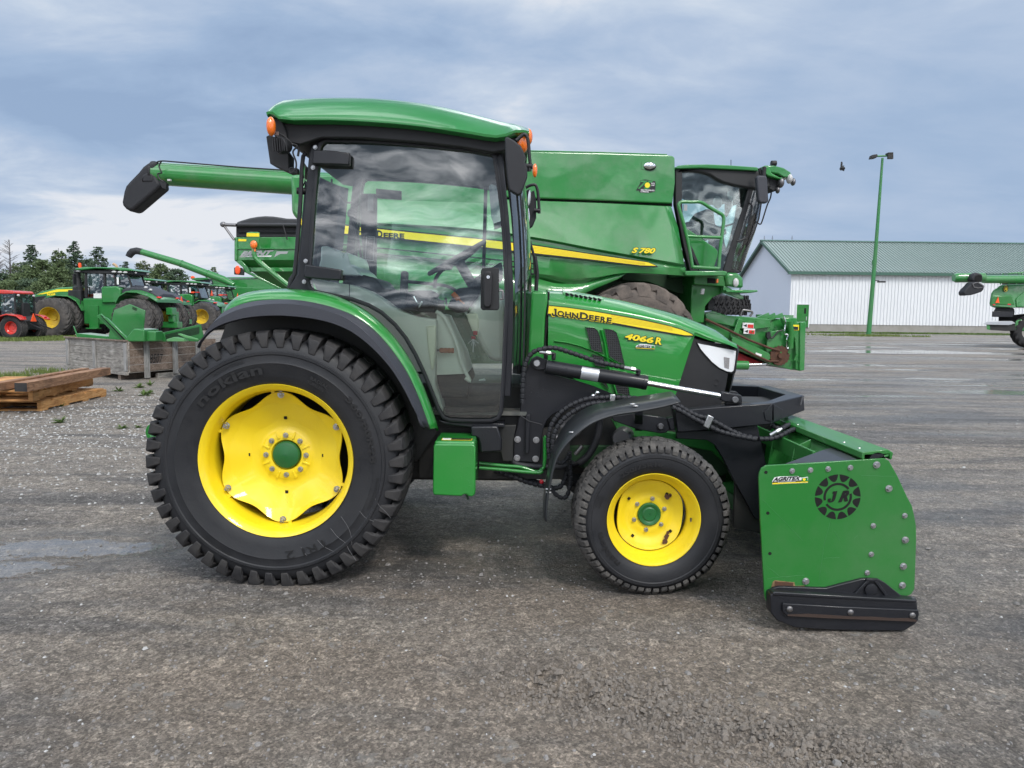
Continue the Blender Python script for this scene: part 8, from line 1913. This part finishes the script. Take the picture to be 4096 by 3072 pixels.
# ------------------------------------------------------------------ combine at the right edge
def right_combine():
    Y = 36.5; o = thing('combine_harvester', 'green combine seen from behind at the right picture edge, black spout hanging from its auger', 'combine harvester', (P(kd6(1500, 900), Y).x, Y+2, 0))
    g = 'paint_combine'
    def q(name, pts, d, depth, mat=g, bevel=.03, parent=o): return part(name, MB().prism(T(kd6, pts, Y+d), (depth*.58, depth*.82, 0)), mat, parent, bevel=bevel)
    q('rear_hood', [(1105, 512), (1300, 504), (2300, 500), (2300, 860), (1340, 850), (1000, 850), (950, 815), (948, 780), (975, 640), (1010, 580), (1060, 560)], 0, 4., g, .12)
    q('tailgate_frame', [(1010, 672), (1275, 668), (1300, 690), (1345, 850), (1325, 852), (960, 825), (955, 800), (985, 700)], -.06, .08, g, .02); q('tailgate', [(1020, 684), (1268, 680), (1288, 698), (1318, 812), (965, 804), (994, 702)], -.09, .06, 'paint_green_dull', .02)
    q('side_panel', [(1340, 740), (1350, 710), (1460, 620), (2300, 560), (2300, 860), (1350, 840)], -.04, .06, g)
    part('slow_vehicle_triangle', MB().prism(T(kd6, [(1040, 778), (1098, 780), (1082, 690)], Y-.12), (0, .03, 0)), 'smv_orange', o)
    q('tail_lamp', [(1000, 798), (1036, 800), (1036, 816), (1000, 814)], -.1, .03, 'red_lens', .005); q('tail_lamp', [(1218, 792), (1266, 794), (1266, 812), (1218, 808)], -.1, .03, 'red_lens', .005)
    e = P(kd6(1195, 570), Y-.06)
    def ell_(rx, rz, y, mt, name, par): return part(name, MB().prism([Vector((e.x+rx*math.cos(2*PI*i/20)+.12*rz*math.sin(2*PI*i/20)*1.6, y, e.z+rz*math.sin(2*PI*i/20))) for i in range(20)], (0, .01, 0)), mt, par, angle=0)
    em = ell_(.115, .165, Y-.05, 'decal_black', 'emblem', o); part('emblem_ring', MB().ring([Vector((e.x+.085*math.cos(2*PI*i/20), Y-.055, e.z+.13*math.sin(2*PI*i/20))) for i in range(20)], [Vector((e.x+.097*math.cos(2*PI*i/20), Y-.055, e.z+.146*math.sin(2*PI*i/20))) for i in range(20)], (0, .004, 0)), 'decal_yellow', em)
    part('emblem_deer', MB().prism([Vector((e.x+x*.38, Y-.057, e.z+z*.42)) for x, z in ((-.16, -.18), (-.04, -.10), (.05, -.2), (.17, -.22), (.1, -.08), (.14, .05), (.03, .10), (.06, .26), (-.02, .12), (-.06, .22), (-.08, .05), (-.1, -.05))], (0, .004, 0)), 'decal_yellow', em, angle=0)
    au = thing_part('unloading_auger', o)
    a, b = P(kd6(460, 410), Y-1.), P(kd6(860, 405), Y-.9); c, d = P(kd6(860, 432), Y-.3), P(kd6(1300, 432), Y-.3)
    part('auger_tube', MB().tube([a+Vector((-.12, 0, 0)), a, b], [.17, .225, .23], 22).tube([c, d, d+(d-c)], .19, 22), g, au, angle=40)
    part('auger_elbow', MB().prism(T(kd6, [(690, 460), (685, 410), (720, 350), (770, 332), (830, 345), (858, 380), (858, 440), (840, 470), (760, 475)], Y-1.5), (0, .4, 0)), 'black_soft', au, bevel=.08, seg=3)
    part('elbow_mouth', MB().prism(T(kd6, [(735, 440), (745, 390), (790, 368), (835, 375), (838, 430), (820, 455), (760, 460)], Y-1.52), (0, .03, 0)), 'void_black', au)
    part('auger_spout', MB().prism(T(kd6, [(690, 478), (740, 468), (792, 470), (850, 505), (882, 540), (870, 580), (845, 615), (770, 642), (690, 665), (582, 675), (568, 622), (600, 575), (660, 520)], Y-1.9), (0, .45, 0)), 'black_soft', au, bevel=.06, seg=3)
    part('spout_rim', MB().ring(T(kd6, [(715, 500), (780, 482), (850, 525), (862, 545), (790, 552), (730, 540)], Y-1.93), T(kd6, [(700, 492), (782, 470), (862, 515), (880, 548), (790, 566), (722, 552)], Y-1.93), (0, .05, 0)), 'dull_steel', au)
    m = MB()
    for p in ([(1110, 510), (1150, 350), (1235, 345), (1240, 500)], [(1350, 500), (1390, 330), (1425, 330), (1450, 490)], [(1240, 345), (1500, 330)], [(1240, 400), (1500, 380)]): m.tube(T(kd6, p, Y+.5), .035, 6)
    part('top_railing', m, g, o); q('engine_deck', [(1140, 470), (1200, 445), (1330, 440), (1500, 420), (2200, 420), (2200, 505), (1130, 508)], .6, 2.5, 'cab_trim')
    q('chopper_hood', [(1040, 850), (1300, 855), (1310, 900), (1300, 990), (990, 985), (985, 960), (1010, 905)], .2, 1.6, 'cab_trim'); q('chopper_lip', [(990, 905), (1300, 910), (1290, 988), (985, 985)], .0, .1, 'black_steel', .01)
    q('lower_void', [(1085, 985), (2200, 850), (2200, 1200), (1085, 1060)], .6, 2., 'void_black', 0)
    q('spreader_board', [(855, 1090), (925, 1050), (1275, 1048), (1335, 1082), (1220, 1108), (900, 1100)], -.2, 1.6, 'silver_label', .01); q('spreader_box', [(905, 1100), (1220, 1110), (1330, 1090), (1340, 1190), (1190, 1195), (960, 1180), (915, 1165)], -.1, 1.4, 'chassis', .01); q('spreader_side', [(905, 1100), (955, 1104), (960, 1182), (912, 1170)], -.15, .1, g, .01)
    q('rear_axle_cover', [(1340, 1040), (1420, 1020), (2200, 1000), (2200, 1190), (1340, 1200), (1320, 1120)], -.1, 1.2, g, .06); q('number_plate', [(1420, 1058), (1470, 1056), (1470, 1085), (1422, 1085)], -.13, .02, 'decal_white', 0)
    c = P(kd6(1300, 1430), Y-.1); w = thing_part('rear_wheel', o); tm, lm = ag_tyre(Vector((c.x+.75, Y-.3, .80)), (.25, .97, 0), (.97, -.25, 0), .80, .6, 16, .42, 44, .09, .07); part('tyre', tm, 'tyre_dark', w, angle=50); part('tread_bars', lm, 'tyre_dark', w)
    w = thing_part('rear_wheel', o); tm, lm = ag_tyre(Vector((c.x+3.6, Y-.3, .80)), (.25, .97, 0), (.97, -.25, 0), .80, .6, 16, .42, 32, .09, .07); part('tyre', tm, 'tyre_dark', w, angle=50); part('tread_bars', lm, 'tyre_dark', w)
right_combine()
# ------------------------------------------------------------------ wooden crate with sheet metal guards in it
def crate():
    A = G(kd1(1150, 1300)); B = G(kd1(556, 1222)); C_ = G(kd1(1700, 1245))
    A = G(kd1(1072, 1290)); u = (B-A); v = (G(kd1(1640, 1238))-A)
    u.z = v.z = 0; U_ = u.normalized(); V_ = (v-U_*v.dot(U_)).normalized(); Lu = u.length; Lv = 2.25; V_ = v.normalized()
    zb = .14; zt = P(kd1(1072, 968), A.y).z
    o = thing('wooden_crate', 'open crate of weathered grey boards full of green sheet metal guards', 'crate', A+(U_*Lu+V_*Lv)/2)
    def wall(o0, d, L, nrm, nb=4, flip=1, name='side_boards'):
        m = MB(); r = random.Random(int(L*100)); h = (zt-zb)/nb
        for i in range(nb):
            z0 = zb+i*h+.004; z1 = zb+(i+1)*h-.004; dz = r.uniform(-.004, .004)
            m.prism([o0+Vector((0, 0, z0)), o0+d*L+Vector((0, 0, z0+dz)), o0+d*L+Vector((0, 0, z1+dz)), o0+Vector((0, 0, z1))], nrm*.025)
        return m
    nu = Vector((U_.y, -U_.x, 0)); nu = nu if nu.dot(V_) < 0 else -nu
    nv = Vector((V_.y, -V_.x, 0)); nv = nv if nv.dot(U_) < 0 else -nv
    part('side_boards', wall(A, U_, Lu, -nu), 'wood_grey', o, bevel=.004); part('side_boards', wall(A, V_, Lv, -nv), 'wood_brown', o, bevel=.004)
    part('side_boards', wall(A+V_*Lv, U_, Lu, nu), 'wood_grey', o); part('side_boards', wall(A+U_*Lu, V_, Lv, nv), 'wood_grey', o)
    part('floor_boards', MB().prism([A+Vector((0, 0, zb)), A+U_*Lu+Vector((0, 0, zb)), A+U_*Lu+V_*Lv+Vector((0, 0, zb)), A+V_*Lv+Vector((0, 0, zb))], (0, 0, .03)), 'wood_grey', o)
    def post(p, d, n, w=.10, z0=zb-.0, z1=zt): return MB().prism([p-d*w/2+Vector((0, 0, z0)), p+d*w/2+Vector((0, 0, z0)), p+d*w/2+Vector((0, 0, z1)), p-d*w/2+Vector((0, 0, z1))], n*.035)
    for t in (.025, .50, .955): part('post', post(A+U_*Lu*t+nu*.002, U_, nu, .11, zb+.03, zt-.03), 'wood_grey_post', o, bevel=.004)
    for t, dz in ((.22, -.12), (.60, -.08), (.93, -.08)): part('post', post(A+V_*Lv*t*.82+nv*.002, V_, nv, .12, zb+dz, zt+.015), 'wood_grey_post', o, bevel=.006)
    part('top_rail', MB().prism([A+nu*.04+Vector((0, 0, zt)), A+U_*Lu+nu*.04+Vector((0, 0, zt)), A+U_*Lu-nu*.01+Vector((0, 0, zt)), A-nu*.01+Vector((0, 0, zt))], (0, 0, .03)), 'wood_brown', o, bevel=.004)
    part('base_rail', MB().prism([A+nu*.05+Vector((0, 0, zb-.04)), A+U_*Lu+nu*.05+Vector((0, 0, zb-.04)), A+U_*Lu+Vector((0, 0, zb-.04)), A+Vector((0, 0, zb-.04))], (0, 0, .06)), 'wood_grey', o, bevel=.004)
    for t in (.12, .5, .88): part('skid', MB().prism([A+U_*Lu*t-V_*.0+Vector((0, 0, 0)), A+U_*(Lu*t+.12), A+U_*(Lu*t+.12)+V_*Lv, A+U_*Lu*t+V_*Lv], (0, 0, zb-.045)), 'wood_brown', o)
    part('skid', MB().prism([A+V_*(Lv*.3), A+V_*(Lv*1.), A+V_*Lv+U_*.1, A+V_*(Lv*.3)+U_*.1], (0, 0, zb-.05)), 'wood_grey', o)
    out = nv*.012
    def on(px, py): 
        # point of the right hand face seen at a pixel
        d = ray(kd1(px, py)); n = nv; t = (A+nv*.003-CAM).dot(n)/d.dot(n); return CAM+d*t
    part('paint_marks', text_quad('W', on(1180, 1050), on(1240, 1048), on(1180, 1000), .0, .1, out=nv*.004).join(text_quad('268507', on(1185, 1148), on(1345, 1142), on(1190, 1072), -.004, .1, out=nv*.004)), 'decal_black', o, angle=0)
    return A, U_, V_, Lu, Lv, zt
cA, cU, cV, cLu, cLv, cz = crate()
def guard(name, pts, Y, dy, label, mat='paint_green_far', k=kd1, bevel=.008, vec=None):
    c = P(k(*pts[0]), Y); o = part(name, MB().prism(T(k, pts, Y), vec or (0, dy, 0)), mat, None, bevel=bevel)
    return tag(o, label, 'metal guard', 'green metal guards thrown in the crate')
p = guard('shield_plate', [(890, 968), (945, 705), (1075, 655), (1205, 710), (1190, 880), (1100, 968)], 15.0, .02, 'big flat five sided green plate standing up in the crate')
part('plate_label', MB().prism(T(kd1, [(1098, 675), (1134, 690), (1130, 712), (1096, 696)], 14.99), (0, .004, 0)), 'green_dark', p)
g = part('metal_chute', MB().prism(T(kd1, [(798, 755), (835, 735), (1075, 965), (1010, 968)], 14.3), (0, .04, 0)).prism(T(kd1, [(850, 762), (885, 770), (1080, 962), (1055, 968)], 14.1), (0, .05, 0)), 'paint_green_far', None, bevel=.008); tag(g, 'long green channel leaning out of the crate to the upper left', 'metal guard', 'green metal guards thrown in the crate')
part('chute_shadow_gap', MB().prism(T(kd1, [(828, 745), (862, 765), (1068, 965), (1040, 968)], 14.25), (0, .02, 0)), 'void_black', g)
g = part('metal_box_cover', MB().prism(T(kd1, [(1040, 940), (1110, 858), (1196, 868), (1200, 968), (1060, 968)], 14.1), (0, .6, 0)), 'paint_green_far', None, bevel=.02); tag(g, 'folded green box cover right of the five sided plate', 'metal guard', 'green metal guards thrown in the crate')
guard('bent_sheet', [(1208, 882), (1290, 880), (1294, 965), (1206, 968)], 14.2, .3, 'small upright bent green sheet beside the box cover', bevel=.02)
guard('side_sheet', [(1296, 905), (1360, 890), (1380, 968), (1290, 968)], 14.6, .02, 'plain green sheet between the bent sheet and the perforated one')
ms = guard('perforated_sheet', [(1355, 890), (1665, 822), (1690, 925), (1640, 968), (1375, 955)], 14.9, .015, 'green perforated sheet at the right end of the crate')
mm = MB(); rr = random.Random(6)
for i in range(38):
    for j in range(9):
        x = 1372+i*7.4+(j % 2)*3.5; y = 900-(x-1372)*.235+12+j*6.5
        if x < 1650 and y < 952-(x-1372)*.05: 
            c = P(kd1(x, y), 14.893); mm.box(c.x-.009, c.x+.009, 14.89, 14.894, c.z-.006, c.z+.006)
part('perforation', mm, 'green_dark', ms, angle=0)
g = part('pale_bracket', MB().prism(T(kd1, [(1470, 905), (1490, 900), (1640, 945), (1640, 955), (1530, 935)], 14.3), (0, .05, 0)).prism(T(kd1, [(1380, 948), (1440, 930), (1520, 945), (1530, 966), (1385, 966)], 14.2), (0, .2, 0)), 'paint_pale', None, bevel=.006); tag(g, 'faded light green brackets lying on top at the right of the crate', 'metal guard', 'green metal guards thrown in the crate')
guard('low_tray', [(640, 898), (895, 925), (890, 962), (655, 958)], 15.6, .5, 'long low green tray lying in the left part of the crate')
guard('thin_fin', [(604, 835), (612, 840), (660, 955), (645, 958)], 15.4, .03, 'thin green fin sticking up at the left of the crate')
# ------------------------------------------------------------------ pallets and timber
def beam_px(a, b, w, h, z, k=kd1):
    pass
def pallet(label, z0, z1, fl, fr, bl_, mat, nm='pallet', slats=9, seed=1):
    """fl, fr, bl_: ground-plane points of the front left, front right and back left corners"""
    o = thing(nm, label, 'pallet', (fl+fr)/2, 0, 'stacked wooden pallets'); h = z1-z0
    e = fr-fl; d = bl_-fl; r = random.Random(seed); up = Vector((0, 0, 1))
    def blk(p, ee, dd, a, b): return MB().prism([p+up*a, p+ee+up*a, p+ee+dd+up*a, p+dd+up*a], up*(b-a))
    tb = .022
    for i in range(slats):
        t = i/(slats)*.985; w = .98/slats*.80
        part('deck_board', blk(fl+d*t, e, d*w, z1-tb, z1+r.uniform(-.002, .002)), mat, o, bevel=.003)
    for i in range(4): part('bottom_board', blk(fl+d*(i*.30), e, d*.09, z0, z0+tb), mat, o, bevel=.003)
    for t in (0, .47, .955): part('stringer', blk(fl+e*t, e*.045, d, z0+tb+.001, z1-tb-.001), mat, o, bevel=.003)
    return o
def stack():
    # corner seen at the right front of each pallet
    c0 = G(kd1(345, 1545)); r0 = G(kd1(885, 1420)); d = (r0-c0); left = Vector((-1, -.10, 0))
    L = d.length; dn = d.normalized(); left = Vector((-dn.y*-1, 0, 0)) if 0 else Vector((-1, -.06, 0)).normalized()
    pallet('bottom weathered wooden pallet, lying on the gravel under two others', 0.0, .135, c0+left*1.25, c0, c0+left*1.25+d, 'wood_fresh', seed=1, slats=6)
    c1 = G(kd1(275, 1465), .15); c1b = G(kd1(775, 1330), .15); c1.z = c1b.z = 0
    pallet('fresh orange brown pallet on top of the stack, below the long timbers', .15, .29, c1+left*1.3, c1, c1+left*1.3+(c1b-c1), 'wood_fresh', seed=2, slats=11)
    z = .31
    a = G(kd1(120, 1350), z+.05); b = G(kd1(845, 1215), z+.05); o = part('timber', MB().prism([Vector((a.x-.0, a.y, z)), Vector((a.x+.16, a.y, z)), Vector((b.x+.14, b.y, z)), Vector((b.x-.02, b.y, z))], (0, 0, .115)), 'wood_timber', None, bevel=.004)
    tag(o, 'thick dark square timber lying on the pallets with its sawn end forward', 'timber', 'timbers on the pallet stack')
    part('sawn_end', MB().box(a.x+.003, a.x+.157, a.y-.004, a.y, z+.003, z+.112), 'tyre_tread', o)
    a2 = G(kd1(-260, 1380), z+.04); b2 = G(kd1(700, 1215), z+.04); o = part('timber', MB().prism([Vector((a2.x, a2.y, z)), Vector((a2.x+.12, a2.y, z)), Vector((b2.x+.08, b2.y, z)), Vector((b2.x-.04, b2.y, z))], (0, 0, .10)), 'wood_timber', None, bevel=.004)
    tag(o, 'longer paler timber lying behind the thick one and running out of the picture', 'timber', 'timbers on the pallet stack')
stack()
